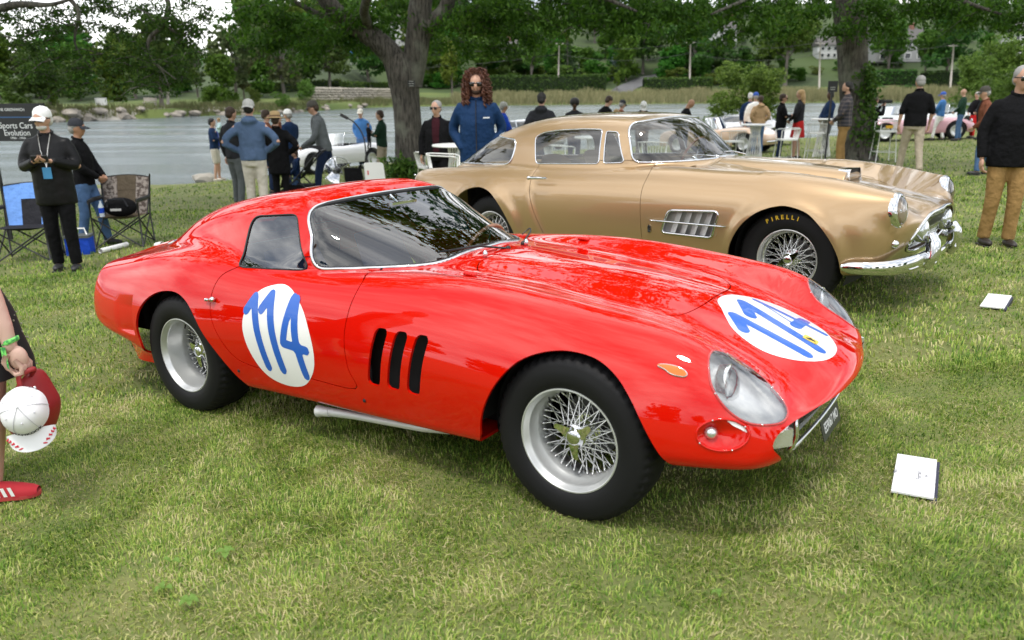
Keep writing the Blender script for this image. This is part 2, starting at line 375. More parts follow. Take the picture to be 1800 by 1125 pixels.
rw = t_.nodes.new('ShaderNodeMapRange'); rw.inputs['From Min'].default_value = .35; rw.inputs['From Max'].default_value = .65; rw.inputs['To Min'].default_value = .04; rw.inputs['To Max'].default_value = .32
t_.links.new(co.outputs['Object'], mpw.inputs[0]); t_.links.new(mpw.outputs[0], nw.inputs['Vector']); t_.links.new(nw.outputs['Fac'], rw.inputs[0]); t_.links.new(rw.outputs[0], b_.inputs['Roughness'])
t_.links.new(co.outputs['Object'], mp_.inputs[0]); t_.links.new(mp_.outputs[0], n1.inputs['Vector']); t_.links.new(n1.outputs['Fac'], bp_.inputs['Height']); t_.links.new(bp_.outputs[0], b_.inputs['Normal'])
MB().add([[-700, 10, WATER_Z], [700, 10, WATER_Z], [700, 420, WATER_Z], [-700, 420, WATER_Z]], [(0, 1, 2, 3)]).build('water', WAT, None, 0, {'kind': 'structure'})
# far bank: shoreline read from the picture at water level
_sp = [(-60, 218), (0, 217), (100, 215), (200, 211), (300, 206), (400, 203), (500, 199), (620, 190.5), (750, 187), (1000, 184.5), (1200, 182.5), (1400, 181), (1550, 180.5), (1700, 180), (1800, 180)]
_sw = np.array([at_z(px, py, WATER_Z) for px, py in _sp])
far_shore = spl(np.r_[-400, -120, _sw[:, 0], 260, 700], np.r_[70, 74, _sw[:, 1], 170, 190])
def bank_h(x, y):
    """height of the far bank above the sea: low reed flat, then a wooded hillside, flat park at the left"""
    d = y-far_shore(x); hill = np.clip((x+55)/60, 0, 1)
    flat = np.clip(d/3.0, 0, 1)**.8*1.15+np.clip((d-3)/25, 0, 1)*.8
    rise = hill*(np.clip((d-20)/30, 0, 1)*5.5+np.clip((d-45)/110, 0, 1)*26)+(1-hill)*np.clip((d-45)/120, 0, 1)*12
    return WATER_Z-.15+flat+rise+.5*(vnoise(x, y, 9, 5)-.5)*np.clip((d-4)/10, 0, 1)
bx = np.linspace(-330, 330, 200); bd = np.r_[np.linspace(-6, 8, 15), np.linspace(9, 60, 40), np.linspace(63, 260, 40)]
BX, BD = np.meshgrid(bx, bd, indexing='ij'); BY = far_shore(BX)+BD; BZ = np.where(BD < 0, WATER_Z-.15+BD*.35, bank_h(BX, BY))
BANK = mat('bank_grass', (.075, .115, .025), .95, noise=(.12, (.13, .16, .04), .2), bump=(6, .5, .1))
_cut = int(np.searchsorted(bd, 27)); _G = np.stack([BX, BY, BZ], -1)
MB().grid(_G[:, :_cut+1]).build('far_bank', BANK, None, 180, {'kind': 'structure'})
MB().grid(_G[:, _cut:]).build('hillside', mat('woodland_floor', (.024, .042, .010), .95, noise=(.05, (.05, .08, .018), .12)), None, 180, {'kind': 'structure'})
def bank_at(px, py, dmax=400):
    """where a pixel's ray meets the far bank"""
    d = ray(px, py); ks = np.linspace(70, dmax, 2500)/d[1]; P = np.array([0, 0, CAMH])+ks[:, None]*d
    f = P[:, 2]-np.where(P[:, 1] > far_shore(P[:, 0]), bank_h(P[:, 0], P[:, 1]), WATER_Z); i = np.argmax(f < 0); return P[i if f[i] < 0 else -1]
# driveway climbing the hill and the shore path
ROAD = mat('asphalt', (.10, .10, .105), .9, noise=(.5, (.14, .14, .14), .2))
def ribbon(name, pts, w, m):
    C = smooth_poly(pts, 10, False); T = np.gradient(C, axis=0); Nn = np.stack([-T[:, 1], T[:, 0]], 1); Nn /= np.linalg.norm(Nn, axis=1, keepdims=True)
    P = [C+Nn*o for o in np.linspace(-w/2, w/2, 5)]; G = np.stack([np.c_[q, bank_h(q[:, 0], q[:, 1])+.10] for q in P], 1)
    MB().grid(G).build(name, m, None, 180, {'kind': 'structure'})
_dr = [bank_at(1085, 168)[:2], bank_at(1112, 150)[:2], bank_at(1150, 136)[:2], bank_at(1220, 120)[:2]]
ribbon('driveway', _dr, 5.0, ROAD)
_dl = [bank_at(x, y)[:2] for x, y in ((-60, 201), (60, 200), (180, 198.5), (330, 195), (430, 190))]
ribbon('path', _dl, 2.2, mat('path_gravel', (.32, .30, .26), .9))
# ------------------------------------------------------------------ turf
def build_grass():
    g = np.random.default_rng(3); P = []; H = []; Wd = []
    def scatter(n, ya, yb, h, w):
        y = np.sqrt(g.uniform(ya**2, yb**2, n)); px = g.uniform(-200, 2000, n); d = (px-900)/FPX
        x = d*y*1.10+g.normal(0, .02, n); P.append(np.stack([x, y], 1)); H.append(np.full(n, h)*g.uniform(.55, 1.35, n)); Wd.append(np.full(n, w)*g.uniform(.7, 1.3, n))
    scatter(205000, 1.25, 4.2, .028, .0038); scatter(105000, 4.0, 8.5, .034, .0076); scatter(56000, 8.2, 15, .045, .012); scatter(28000, 14.5, 26, .05, .023); scatter(10000, 26, 40, .06, .038)
    P = np.vstack(P); H = np.concatenate(H); Wd = np.concatenate(Wd)
    cl = vnoise(P[:, 0], P[:, 1], .16, 11)*.6+vnoise(P[:, 0], P[:, 1], .5, 12)*.5; keep = g.random(len(P)) < .55+.6*cl
    keep &= (P[:, 1] < shore_near(P[:, 0])-.1)
    P, H, Wd, cl = P[keep], H[keep]*(.6+.75*cl[keep]), Wd[keep], cl[keep]; n = len(P)
    z = lawn_z(P[:, 0], P[:, 1]); base = np.c_[P, z-.004]
    az = vnoise(P[:, 0], P[:, 1], .22, 21)*9+g.normal(0, .9, n); ln = np.abs(g.normal(.55, .40, n)); flatb = g.random(n) < .16; ln = np.where(flatb, g.uniform(1.2, 2.2, n), ln)
    dirv = np.stack([np.cos(az), np.sin(az), 0*az], 1); sv = np.stack([-np.sin(az), np.cos(az), 0*az], 1)*Wd[:, None]/2
    up = np.array([0, 0, 1.]); mid = base+H[:, None]*(.55*up+.18*ln[:, None]*dirv); tip = base+H[:, None]*(np.maximum(1-.42*ln, .12)[:, None]*up+.85*ln[:, None]*dirv)
    V = np.stack([base-sv, base+sv, mid-sv*.8, mid+sv*.8, tip], 1).reshape(-1, 3); o = np.arange(n)[:, None]*5
    T = np.concatenate([o+[0, 1, 3], o+[0, 3, 2], o+[2, 3, 4]], 1).reshape(-1, 3)
    me = bpy.data.meshes.new('grass'); me.vertices.add(len(V)); me.vertices.foreach_set('co', V.ravel()); me.loops.add(T.size); me.loops.foreach_set('vertex_index', T.ravel().astype(np.int32)); me.polygons.add(len(T)); me.polygons.foreach_set('loop_start', np.arange(0, T.size, 3, dtype=np.int32))
    me.update(calc_edges=True)
    m = bpy.data.materials.new('grass_blade'); m.use_nodes = True; t = m.node_tree; b = t.nodes['Principled BSDF']; b.inputs['Roughness'].default_value = .55; b.inputs['Specular IOR Level'].default_value = .3
    geo = t.nodes.new('ShaderNodeNewGeometry'); r = t.nodes.new('ShaderNodeValToRGB'); e = r.color_ramp.elements
    e[0].position = 0; e[0].color = (.06, .135, .014, 1); e[1].position = 1; e[1].color = (.62, .55, .30, 1)
    for p_, c_ in ((.28, (.15, .285, .030, 1)), (.58, (.31, .42, .066, 1)), (.80, (.46, .51, .135, 1)), (.93, (.58, .55, .24, 1))): q = e.new(p_); q.color = c_
    co = t.nodes.new('ShaderNodeTexCoord'); nz_ = t.nodes.new('ShaderNodeTexNoise'); nz_.inputs['Scale'].default_value = 1.7; nz_.inputs['Detail'].default_value = 6; ma = t.nodes.new('ShaderNodeMath'); ma.operation = 'MULTIPLY_ADD'; ma.inputs[1].default_value = 1.6; ma.inputs[2].default_value = -.73
    ad = t.nodes.new('ShaderNodeMath'); ad.operation = 'ADD'; ad.use_clamp = True
    sx = t.nodes.new('ShaderNodeSeparateXYZ'); mr = t.nodes.new('ShaderNodeMapRange'); mr.inputs['From Min'].default_value = 4.5; mr.inputs['From Max'].default_value = 11; mr.inputs['To Min'].default_value = 0; mr.inputs['To Max'].default_value = -.30; a2 = t.nodes.new('ShaderNodeMath'); a2.operation = 'ADD'   # tree shade put into the colour: farther blades turn darker green, less straw
    t.links.new(co.outputs['Object'], sx.inputs[0]); t.links.new(sx.outputs[1], mr.inputs[0])
    t.links.new(co.outputs['Object'], nz_.inputs['Vector']); t.links.new(nz_.outputs['Fac'], ma.inputs[0]); t.links.new(geo.outputs['Random Per Island'], ad.inputs[0]); t.links.new(ma.outputs[0], a2.inputs[0]); t.links.new(mr.outputs[0], a2.inputs[1]); t.links.new(a2.outputs[0], ad.inputs[1]); t.links.new(ad.outputs[0], r.inputs[0]); t.links.new(r.outputs[0], b.inputs['Base Color'])
    tr = t.nodes.new('ShaderNodeBsdfTranslucent'); mxs = t.nodes.new('ShaderNodeMixShader'); mxs.inputs[0].default_value = .28; t.links.new(r.outputs[0], tr.inputs[0]); t.links.new(b.outputs[0], mxs.inputs[1]); t.links.new(tr.outputs[0], mxs.inputs[2]); t.links.new(mxs.outputs[0], t.nodes['Material Output'].inputs[0])
    me.materials.append(m); ob = bpy.data.objects.new('grass', me); COL.objects.link(ob); tag(ob, 'short mown lawn grass with straw coloured patches', 'grass', kind='stuff')
build_grass()
# ================================================================== red coupe
RED = mat('red_paint', (.60, .006, .0015), .4, 0, 1.0, .0)
CHROME = mat('chrome', (.66, .67, .69), .05, 1.0)
DARK = mat('dark_interior', (.012, .012, .013), .75)
BLACKR = mat('black_rubber', (.016, .016, .017), .55)
GLASS = glass_mat('window_glass', (.86, .89, .88), base=.045)
CLEAR = glass_mat('clear_cover', (.97, .98, .98), base=.07)
PERSPEX = glass_mat('perspex', (.90, .92, .92), base=.13)
WHITEP = mat('white_number_paint', (.84, .84, .83), .3, 0, .6)
BLUEP = mat('blue_number_paint', (.015, .115, .52), .35, 0, .4)
AMBER = mat('amber_lens', (.75, .17, .01), .12, 0, 1.0)
ALU = mat('silver_wheel_paint', (.60, .61, .61), .33, .55, .3)
REFL = mat('lamp_reflector', (.75, .76, .77), .12, .9)
LENS = mat('lamp_glass', (.66, .68, .70), .10, .75, 1.0)
BLACKM = mat('black_mesh', (.02, .02, .02), .5)
WOOD = mat('wood_rim', (.25, .09, .03), .3, 0, .8)
BLUECLOTH = mat('blue_seat_cloth', (.03, .06, .16), .9)
def nrm(fn, x, y, z, e=2e-3):
    f = fn(x, y, z); gx = (fn(x+e, y, z)-f)/e; gy = (fn(x, y+e, z)-f)/e; gz = (fn(x, y, z+e)-f)/e
    return f/np.sqrt(gx*gx+gy*gy+gz*gz+1e-6)
def knots(yk, xs, rows):
    """height over (x,y): PCHIP along x for each y knot, cubic across y"""
    S = [spl2(xs, r) for r in rows]; yk = np.array(yk, float); n = len(yk); hk = np.diff(yk)
    A = np.eye(n); B = np.zeros((n, n)); A[0, :2] = (2*hk[0], hk[0]); B[0, :2] = (-6/hk[0], 6/hk[0])      # level at the centre line
    for i in range(1, n-1): A[i, i-1:i+2] = (hk[i-1], 2*(hk[i-1]+hk[i]), hk[i]); B[i, i-1:i+2] = (6/hk[i-1], -6/hk[i-1]-6/hk[i], 6/hk[i])
    K = np.linalg.solve(A, B)
    def g(x, y):
        y = np.abs(y); Z = np.stack([s(x) for s in S]); 
        M = np.tensordot(K, Z, 1); yc = np.minimum(y, yk[-1]); i = np.clip(np.searchsorted(yk, yc)-1, 0, n-2); H = hk[i]; c = (yc-yk[i])/H; a = 1-c
        tk = lambda Q, j: np.take_along_axis(Q, j[None], 0)[0]
        r = a*tk(Z, i)+c*tk(Z, i+1)+((a**3-a)*tk(M, i)+(c**3-c)*tk(M, i+1))*H*H/6
        return r+np.maximum(y-yk[-1], 0)*((Z[-1]-Z[-2])/hk[-1]+hk[-1]*M[-2]/6)
    return g
def red_F():
    xs = [-1.0, -.8, -.53, -.17, .2, .6, 1.0, 1.45, 1.78, 2.1, 2.42, 2.68, 2.88, 3.0, 3.14, 3.26, 3.4]
    z0 = [.805, .82, .835, .84, .83, .80, .82, .862, .85, .825, .785, .727, .655, .61, .552, .48, .37]
    z2 = [0.8, 0.815, 0.832, 0.84, 0.83, 0.8, 0.82, 0.858, 0.842, 0.812, 0.77, 0.713, 0.646, 0.6, 0.54, 0.462, 0.35]
    z4 = [0.765, 0.79, 0.818, 0.84, 0.835, 0.805, 0.815, 0.838, 0.825, 0.798, 0.752, 0.703, 0.628, 0.574, 0.502, 0.415, 0.3]
    z6 = [0.735, 0.765, 0.812, 0.868, 0.876, 0.842, 0.83, 0.848, 0.855, 0.838, 0.799, 0.76, 0.7, 0.622, 0.488, 0.35, 0.18]
    z7 = [0.665, 0.695, 0.755, 0.822, 0.84, 0.812, 0.805, 0.805, 0.805, 0.79, 0.752, 0.705, 0.642, 0.565, 0.425, 0.275, 0.09]
    z9 = [0.36, 0.43, 0.54, 0.64, 0.66, 0.66, 0.66, 0.655, 0.65, 0.635, 0.59, 0.525, 0.42, 0.32, 0.15, -0.02, -0.24]
    top = knots([0, .2, .40, .62, .76, .90], xs, [z0, z2, z4, z6, z7, z9])
    wm = spl([-1.0, -.9, -.75, -.5, -.2, .05, .4, .7, 1.0, 1.5, 2.0, 2.4, 2.65, 2.85, 3.0, 3.1, 3.18, 3.24, 3.27, 3.285], [.72, .775, .815, .845, .868, .878, .858, .838, .832, .842, .866, .880, .870, .84, .79, .735, .655, .52, .34, .0])
    prof = spl2([0, .2, .3, .42, .52, .65, .8, 1.0], [-.075, -.048, -.024, -.004, 0, -.018, -.075, -.21])
    xn = spl([.1, .2, .27, .34, .42, .47, .55, .7, .9], [2.96, 3.06, 3.13, 3.185, 3.235, 3.262, 3.285, 3.29, 3.29])
    zb = spl([-1.0, -.85, -.5, -.3, .3, .5, 1.0, 1.5, 2.0, 2.7, 2.95, 3.12, 3.25], [.42, .38, .33, .29, .225, .212, .205, .210, .228, .245, .265, .285, .32])
    # cabin
    zr = spl2([-1.0, -.8, -.6, -.4, -.15, .1, .4, .6, .78, 1.0, 1.4], [.65, .74, .847, .962, 1.066, 1.126, 1.170, 1.187, 1.190, 1.172, 1.08])
    yb = spl2([-1.0, -.7, -.4, -.1, .2, .5, .9, 1.2, 1.5], [.22, .36, .50, .59, .645, .675, .688, .68, .66])
    def cabin(x, y, z):
        ay = np.abs(y)
        roof = nrm(lambda a, b, c: c-(zr(a)-.075*b*b-.25*b**4), x, ay, z)
        side = nrm(lambda a, b, c: b-(yb(a)-.50*(c-.83)-.35*(np.maximum(c-.83, 0))**2), x, ay, z)
        def ws(a, b, c):
            t = (c-.835)/(1.142-.835); base = 1.535-.22*b*b-3.0*b**4; tp = .795-.12*b*b
            return a-(base+(tp-base)*t+.055*t*(1-t)*4*.35)
        w = nrm(ws, x, ay, z)
        f = smax(roof, side, .085); return smax(f, w, .035)
    def body(x, y, z):
        ay = np.abs(y)
        T = nrm(lambda a, b, c: c-top(a, b), x, ay, z)
        S = nrm(lambda a, b, c: b-(wm(a)+prof(c)+rear_scoop(a, c)), x, ay, z)
        f = smax(T, S, .13)
        f = smax(f, nrm(lambda a, b, c: a-xn(c)+.10*b*b, x, ay, z), .07)
        f = smax(f, nrm(lambda a, b, c: -.972-a-.10*(.80-c)*(c < .8)+.10*b*b, x, ay, z), .035)
        return smax(f, nrm(lambda a, b, c: zb(a)+.42*np.clip((a-2.5)/.3, 0, 1)*np.maximum(b-.42, 0)**2-c, x, ay, z), .05)
    def rear_scoop(x, z):
        m = np.clip((-.36-x)/.01, 0, 1)*np.clip((x+.60)/.07, 0, 1)*np.clip((z-.40)/.02, 0, 1)*np.clip((.615-z)/.05, 0, 1)
        return -.022*m*np.clip((x+.62)/.26, 0, 1)
    def F(x, y, z):
        k = .025+.075*np.clip((.45-x)/.5, 0, 1)
        b = body(x, y, z); c = cabin(x, y, z)
        return smin(b, c, k)
    return F, body, cabin
RF, RBODY, RCAB = red_F()
RX, RY, RYAW = -1.3341, 4.7095, -.6025
red_car = empty('race_car', (RX, RY, 0), RYAW, 'glossy red race coupe with number 114 in blue on white ovals, parked on the grass', 'car')
on_lawn_tilt(red_car, RX, RY, RYAW)
def cut_hole(S, fn): return S.clip(lambda V: -fn(V))
side = lambda V, s=0: np.where(V[:, 1] < 0, 1, -1)
def arch_fn(poly, ymin=.45):
    def g(V):
        d = sd_poly(V[:, [0, 2]], poly); return np.where(np.abs(V[:, 1]) > ymin, d, 1.0)
    return g
farch = smooth_poly([(2.0, .10), (2.02, .28), (2.05, .39), (2.114, .505), (2.184, .590), (2.25, .637), (2.337, .667), (2.43, .676), (2.53, .660), (2.615, .612), (2.677, .544), (2.722, .471), (2.765, .395), (2.81, .32), (2.84, .26), (2.86, .10)], 6)
rarch = smooth_poly([(-.30, .10), (-.325, .34), (-.325, .45), (-.285, .55), (-.205, .625), (-.09, .672), (.045, .684), (.145, .655), (.225, .593), (.312, .482), (.40, .373), (.473, .285), (.53, .225), (.56, .10)], 6)
door_poly = np.vstack([smooth_poly([(.585, .88), (.447, .822), (.376, .785), (.351, .733), (.348, .663), (.374, .571), (.442, .46), (.52, .385), (.634, .356)], 6, False), smooth_poly([(1.03, .354), (1.322, .354), (1.30, .45), (1.288, .591), (1.293, .715), (1.300, .80), (1.27, .835), (1.10, .90)], 4, False)])
win_poly = round_poly([(.385, 1.055), (.735, 1.078), (.915, .832), (.43, .822)], [.05, .03, .035, .05])
def winfn(V): return np.where((np.abs(V[:, 1]) > .42) & (V[:, 0] < 1.05), sd_poly(V[:, [0, 2]], win_poly), 1.)
def wsfn(V):
    x, y, z = V.T; ay = np.abs(y)
    xp = spl([.75, .83, .97, 1.113, 1.2], [1.0, .945, .862, .790, .745])(z); a = smax(ay-(.680-.52*(z-.83)), (xp-x)*.9, .03); b = (.852-.03*np.minimum(ay/.6, 1)**2)-z; c = z-(1.136-.06*ay*ay)
    f = smax(smax(a, b, .05), c, .05); return np.where(x > .6, np.maximum(f, RCAB(x, y, z)-.006), 1.)
def bwfn(V):   # back window between the buttresses
    x, y, z = V.T; return np.where((x < 0) & (z > .8), np.maximum(np.maximum(np.abs(y)-.30, x+.12), -.50-x), 1.)
def vent_fn(V):
    P = V[:, [0, 2]]; d = np.full(len(V), 1.)
    for k in range(3):
        dx = .1165*k; d = np.minimum(d, sd_poly(P, round_poly([(1.474+dx, .655), (1.547+dx, .655), (1.487+dx, .395), (1.413+dx, .397)], .028)))
    return np.where(np.abs(V[:, 1]) > .6, d, 1.)
lamp_xy = smooth_poly([(2.888, .641), (2.892, .686), (2.906, .723), (2.925, .748), (2.958, .757), (3.003, .752), (3.054, .730), (3.099, .690), (3.129, .640), (3.138, .600), (3.130, .565), (3.095, .540), (3.04, .520), (2.985, .515), (2.935, .537), (2.908, .580)], 4)
def lampfn(V):
    zm = np.interp(V[:, 0], [2.88, 2.958, 3.003, 3.056, 3.103, 3.15], [.60, .54, .50, .468, .45, .44])
    return np.where((V[:, 0] > 2.7) & (V[:, 2] > .40), np.maximum(sd_poly(np.stack([V[:, 0], np.abs(V[:, 1])], 1), lamp_xy), zm-V[:, 2]), 1.)
def mouthfn(V):
    return np.where(V[:, 0] > 2.95, sd_poly(V[:, [1, 2]], mouth_poly), 1.)
mouth_half = [(0, .18), (.35, .18), (.53, .21), (.60, .315), (.672, .375), (.700, .405), (.675, .445), (.60, .462), (.35, .462), (0, .460)]
mouth_poly = round_poly(mouth_half[1:-1]+[(-a, b) for a, b in mouth_half[1:-1][::-1]], .025, 4)
oval_poly = np.array([(2.978+.075*math.cos(t), .453+.050*math.sin(t)-.0*t) for t in np.linspace(0, 2*PI, 40, endpoint=False)])
def ovalfn(V): return np.where((np.abs(V[:, 1]) > .5), sd_poly(V[:, [0, 2]], oval_poly), 1.)
hood_poly = smooth_poly([(1.62, -.25), (1.70, -.36), (1.90, -.405), (2.2, -.43), (2.44, -.415), (2.57, -.37), (2.635, -.29), (2.668, -.148), (2.672, 0)], 6, False)
hood_poly = np.vstack([hood_poly, (hood_poly*[1, -1])[::-1]])
def hoodfn(V): return np.where((V[:, 2] > .55) & (V[:, 0] > 1.5), sd_poly(V[:, :2], hood_poly), 1.)
GAP = .0024
def make_red():
    S = cast_shell(RF, -.62, 2.80, .45, 380, 50, 260)
    S = S.clip(lambda V: .20-V[:, 2])
    full = S
    body = S
    inner = lambda fn, S0: S0.clip(fn)
    windscreen = inner(wsfn, full); sidewin = inner(winfn, full); backwin = inner(bwfn, full); lampc = inner(lampfn, full)
    for fn in (wsfn, winfn, bwfn, arch_fn(farch), arch_fn(rarch), vent_fn, lampfn, mouthfn, ovalfn): body = cut_hole(body, fn)
    # panels with real shut lines
    dfn = lambda V: np.where(np.abs(V[:, 1]) > .5, sd_poly(V[:, [0, 2]], door_poly), 1.)
    doorS = body.clip(lambda V: dfn(V)+GAP); body = body.clip(lambda V: GAP-dfn(V))
    hoodS = body.clip(lambda V: hoodfn(V)+GAP); body = body.clip(lambda V: GAP-hoodfn(V))
    bo = body.rim(.012).build('body', RED, red_car, Fn=RF)
    hoodS.rim(.010).build('hood', RED, red_car, Fn=RF)
    for s in (-1, 1):
        doorS.clip(lambda V: s*V[:, 1]*-1+0*V[:, 0]).rim(.012).build('door', RED, red_car, Fn=RF)
        sw = sidewin.clip(lambda V: -s*V[:, 1]); sw.offset(-.004).build('side_window', PERSPEX, red_car, Fn=RF)
        for l in sw.loops():
            MB().tube(smooth_loop(resample(sw.V[l], 90), 3), .0045, 6, closed=True, flat=.8).build('window_seal', BLACKR, red_car, 180)
        lc = lampc.clip(lambda V: -s*V[:, 1]); lo = lc.offset(.002).build('headlamp_cover', CLEAR, red_car)
        for l in lc.loops():
            P = smooth_loop(resample(lc.V[l], 80), 3); MB().tube(P, .0045, 6, closed=True).build('cover_edge', mat('cover_trim', (.5, .02, .02), .25, 0, 1), lo, 180)
            for k in (5, 22, 44, 62):
                MB().sphere(P[k], .0048, 8, 6).build('screw', CHROME, lo, 180)
    windscreen.offset(-.003).build('windscreen', GLASS, red_car, Fn=RF)
    for l in windscreen.loops():
        P = smooth_loop(resample(windscreen.V[l], 220), 5)
        MB().tube(P, .0095, 8, closed=True, flat=.7).build('windscreen_trim', CHROME, red_car, 180)
        c = P.mean(0); Q = P+(c-P)/np.linalg.norm(c-P, axis=1, keepdims=True)*.015
        MB().tube(Q, .010, 6, closed=True).build('windscreen_seal', BLACKR, red_car, 180)
    backwin.offset(-.003).build('rear_window', GLASS, red_car)
    return full
RED_FULL = make_red()
# ------------------------------------------------------------------ red coupe: wheels, trim, interior
SPOKE = mat('spoke_metal', (.72, .72, .72), .25, .85)
TYRE = mat('tyre_rubber', (.009, .009, .010), .6, spec=.22, bump=(60, .08, .004))
def tyre_mesh(R, rb, w, n=150, lug=True):
    """lathe about Z; outer face at h=0 (+Z out), bead radius rb"""
    prof = [(rb-.006, -.014), (rb+.001, .001), (rb+.010, .008), (rb+.028, .013), (rb+.05, .016), (rb+.07, .014), (R-.035, .008), (R-.026, .005), (R-.012, -.006), (R-.004, -.018), (R, -.034), (R+.001, -.06)]
    prof += [(R+.002, -w/2)]+[(r, -w-h) for r, h in prof[::-1]]
    P = np.array([[[r*math.cos(t), r*math.sin(t), h] for r, h in prof] for t in np.arange(n)*2*PI/n])
    if lug:
        for i in range(n):
            if i % 3 == 0:
                for j in (8, 9, 10, len(prof)-9, len(prof)-10, len(prof)-11):
                    q = P[i, j]; rr = math.hypot(q[0], q[1]); P[i, j, :2] *= (rr-.009)/rr
    return MB().grid(P, cu=True)
def wheel(parent, x, y, z, s, R=.33, rim=.2075, w=.19, dish=.075, spin='tri', rimmat=None, letters=False):
    """wire wheel as a child of the car; s=-1 faces the car's right"""
    e = empty('wheel', (x, y, z), 0, parent=parent)
    M = np.array(frame((0, 0, 0), (s*-1., 0, 0), (0, 0, 1), (0, s*1., 0)), float)
    X = lambda mb: (mb.__setattr__('v', [v@M[:3, :3].T for v in mb.v]), mb)[1]
    X(tyre_mesh(R, rim, w)).build('tyre', TYRE, e, 40)
    rr = rim
    prof = [(rr-.004, -.02), (rr+.002, -.004), (rr, .003), (rr-.005, .004), (rr-.009, 0), (rr-.011, -.012), (rr-.018, -.018), (rr-.021, -.03), (rr-.022, -.03-dish*.55), (rr-.030, -.03-dish*.7), (rr-.033, -.03-dish), (rr-.036, -.05-dish), (rr-.036, -.085-dish), (rr-.02, -.10-dish), (rr-.02, -w+.005), (rr, -w)]
    X(MB().lathe(prof, 72)).build('rim', rimmat or ALU, e, 50)
    hz = -.03-dish; sp = MB(); npn = MB()
    ns = 18
    for row, (rh, hh, rR, hR, st) in enumerate([(.040, hz+.030, rr-.035, hz-.035, 1), (.040, hz+.030, rr-.035, hz-.035, -1), (.052, hz-.070, rr-.034, hz-.012, 1), (.052, hz-.070, rr-.034, hz-.012, -1)]):
        for k in range(ns):
            a = 2*PI*(k+.25*row)/ns; b = a+st*(.62 if row < 2 else .5)
            p = np.array([rh*math.cos(a), rh*math.sin(a), hh]); q = np.array([rR*math.cos(b), rR*math.sin(b), hR])
            sp.tube([p, q], .0026, 5, caps=False); u = (p-q)/np.linalg.norm(p-q); npn.tube([q, q+u*.016], .0045, 5)
    X(sp).build('spokes', SPOKE, e, 180, {'kind': 'stuff'}); X(npn).build('spoke_nipples', SPOKE, e, 180, {'kind': 'stuff'})
    X(MB().lathe([(.0, hz+.055), (.024, hz+.055), (.030, hz+.050), (.036, hz+.035), (.045, hz+.03), (.046, hz+.01), (.034, hz), (.034, hz-.06), (.058, hz-.065), (.058, hz-.08), (0, hz-.08)], 28)).build('hub', CHROME, e, 40)
    sm = MB(); ears = 3 if spin == 'tri' else 2
    for k in range(ears):
        a = 2*PI*k/ears+.6; ca, sa = math.cos(a), math.sin(a)
        pr = [(.028, -.026), (.055, -.018), (.085, -.008), (.092, .004), (.086, .014), (.055, .014), (.028, .022)]
        poly = [(u*ca-v*sa, u*sa+v*ca) for u, v in pr]; sm.prism(poly, hz+.032, hz+.046)
    X(sm).build('spinner', CHROME, e, 30)
    X(MB().lathe([(0, hz-.10), (.10, hz-.10), (.125, hz-.105), (.13, hz-.115), (.13, hz-.13), (0, hz-.13)], 32)).build('brake_drum', mat('brake_metal', (.10, .10, .10), .5, .6), e, 40)
    va = 2.3; X(MB().tube([[(rr-.03)*math.cos(va), (rr-.03)*math.sin(va), hz+.02], [(rr-.05)*math.cos(va), (rr-.05)*math.sin(va), hz+.035]], .004, 6)).build('valve', BLACKR, e, 180)
    if letters:
        ch = letters; a0 = letters and rad(72)
        for k, c in enumerate(ch):
            a = rad(118)-k*rad(7.0) if s < 0 else rad(118)-k*rad(7.0)
            r = R-.058; cx, cy = r*math.cos(a), r*math.sin(a)
            o = text_obj(c, .040, mat('yellow_tyre_lettering', (.85, .55, .03), .5), frame((0, 0, 0), (math.sin(a), -math.cos(a), 0), (math.cos(a), math.sin(a), 0), (0, 0, 1)), 'tyre_letter', e, offset=.0012)
            o.data.transform(Matrix.Translation((cx, cy, .0165))); o.data.transform(Matrix(M.tolist()))
    return e
for (wx, wy) in ((2.4, 1), (0., 1)):
    for s in (-1, 1):
        front = wx > 1
        wheel(red_car, wx, s*.80, .318, s, .332, .2075, .19 if front else .215, .055 if front else .10)
        # dark wheel housing behind the arch
        MB().lathe([(.20, -.42), (.385, -.40), (.375, 0)], 28, frame((wx+.02, s*.755, .318), (1, 0, 0), (0, 0, 1), (0, s*1., 0)), -.12, PI+.12).build('wheel_housing', DARK, red_car, 60)
# floor pan and interior
MB().box((1.1, 0, .25), (3.4, 1.16, .04)).box((1.62, 0, .50), (.04, 1.42, .60)).box((-.22, 0, .56), (.04, 1.2, .50)).box((2.9, 0, .32), (.30, 1.0, .04)).box((-.60, 0, .46), (.46, 1.22, .24)).box((0, 0, .36), (.5, .9, .2)).build('floor_pan', DARK, red_car)
MB().box((2.95, 0, .44), (.03, 1.3, .22)).box((1.95, 0, .50), (.03, 1.50, .40)).box((.55, 0, .40), (.03, 1.50, .26)).box((-.60, 0, .55), (.02, 1.3, .36)).build('bulkhead', DARK, red_car)
db = MB(); db.grid(np.array([[[1.55+dx, y, .82+dz-.03*abs(y)] for dx, dz in ((-.0, .0), (-.12, .01), (-.20, -.01), (-.235, -.05), (-.235, -.16))] for y in np.linspace(-.66, .66, 12)])).build('dashboard', mat('black_dash', (.02, .02, .022), .85), red_car)
for s in (-1, 1):
    y0 = s*.33; st = MB()
    st.grid(np.array([[[.98-.36*t, y0+.21*u*(1-.1*t), .36+.045*abs(u)**2.5-.02*math.sin(t*PI)] for u in np.linspace(-1, 1, 9)] for t in np.linspace(0, 1, 6)]))
    st.grid(np.array([[[.64-.24*t-.05*(1-abs(u)**2.5), y0+.22*u*(1-.18*t*t), .36+.50*t] for u in np.linspace(-1, 1, 9)] for t in np.linspace(0, 1, 8)]))
    st.build('seat', BLUECLOTH, red_car, 60)
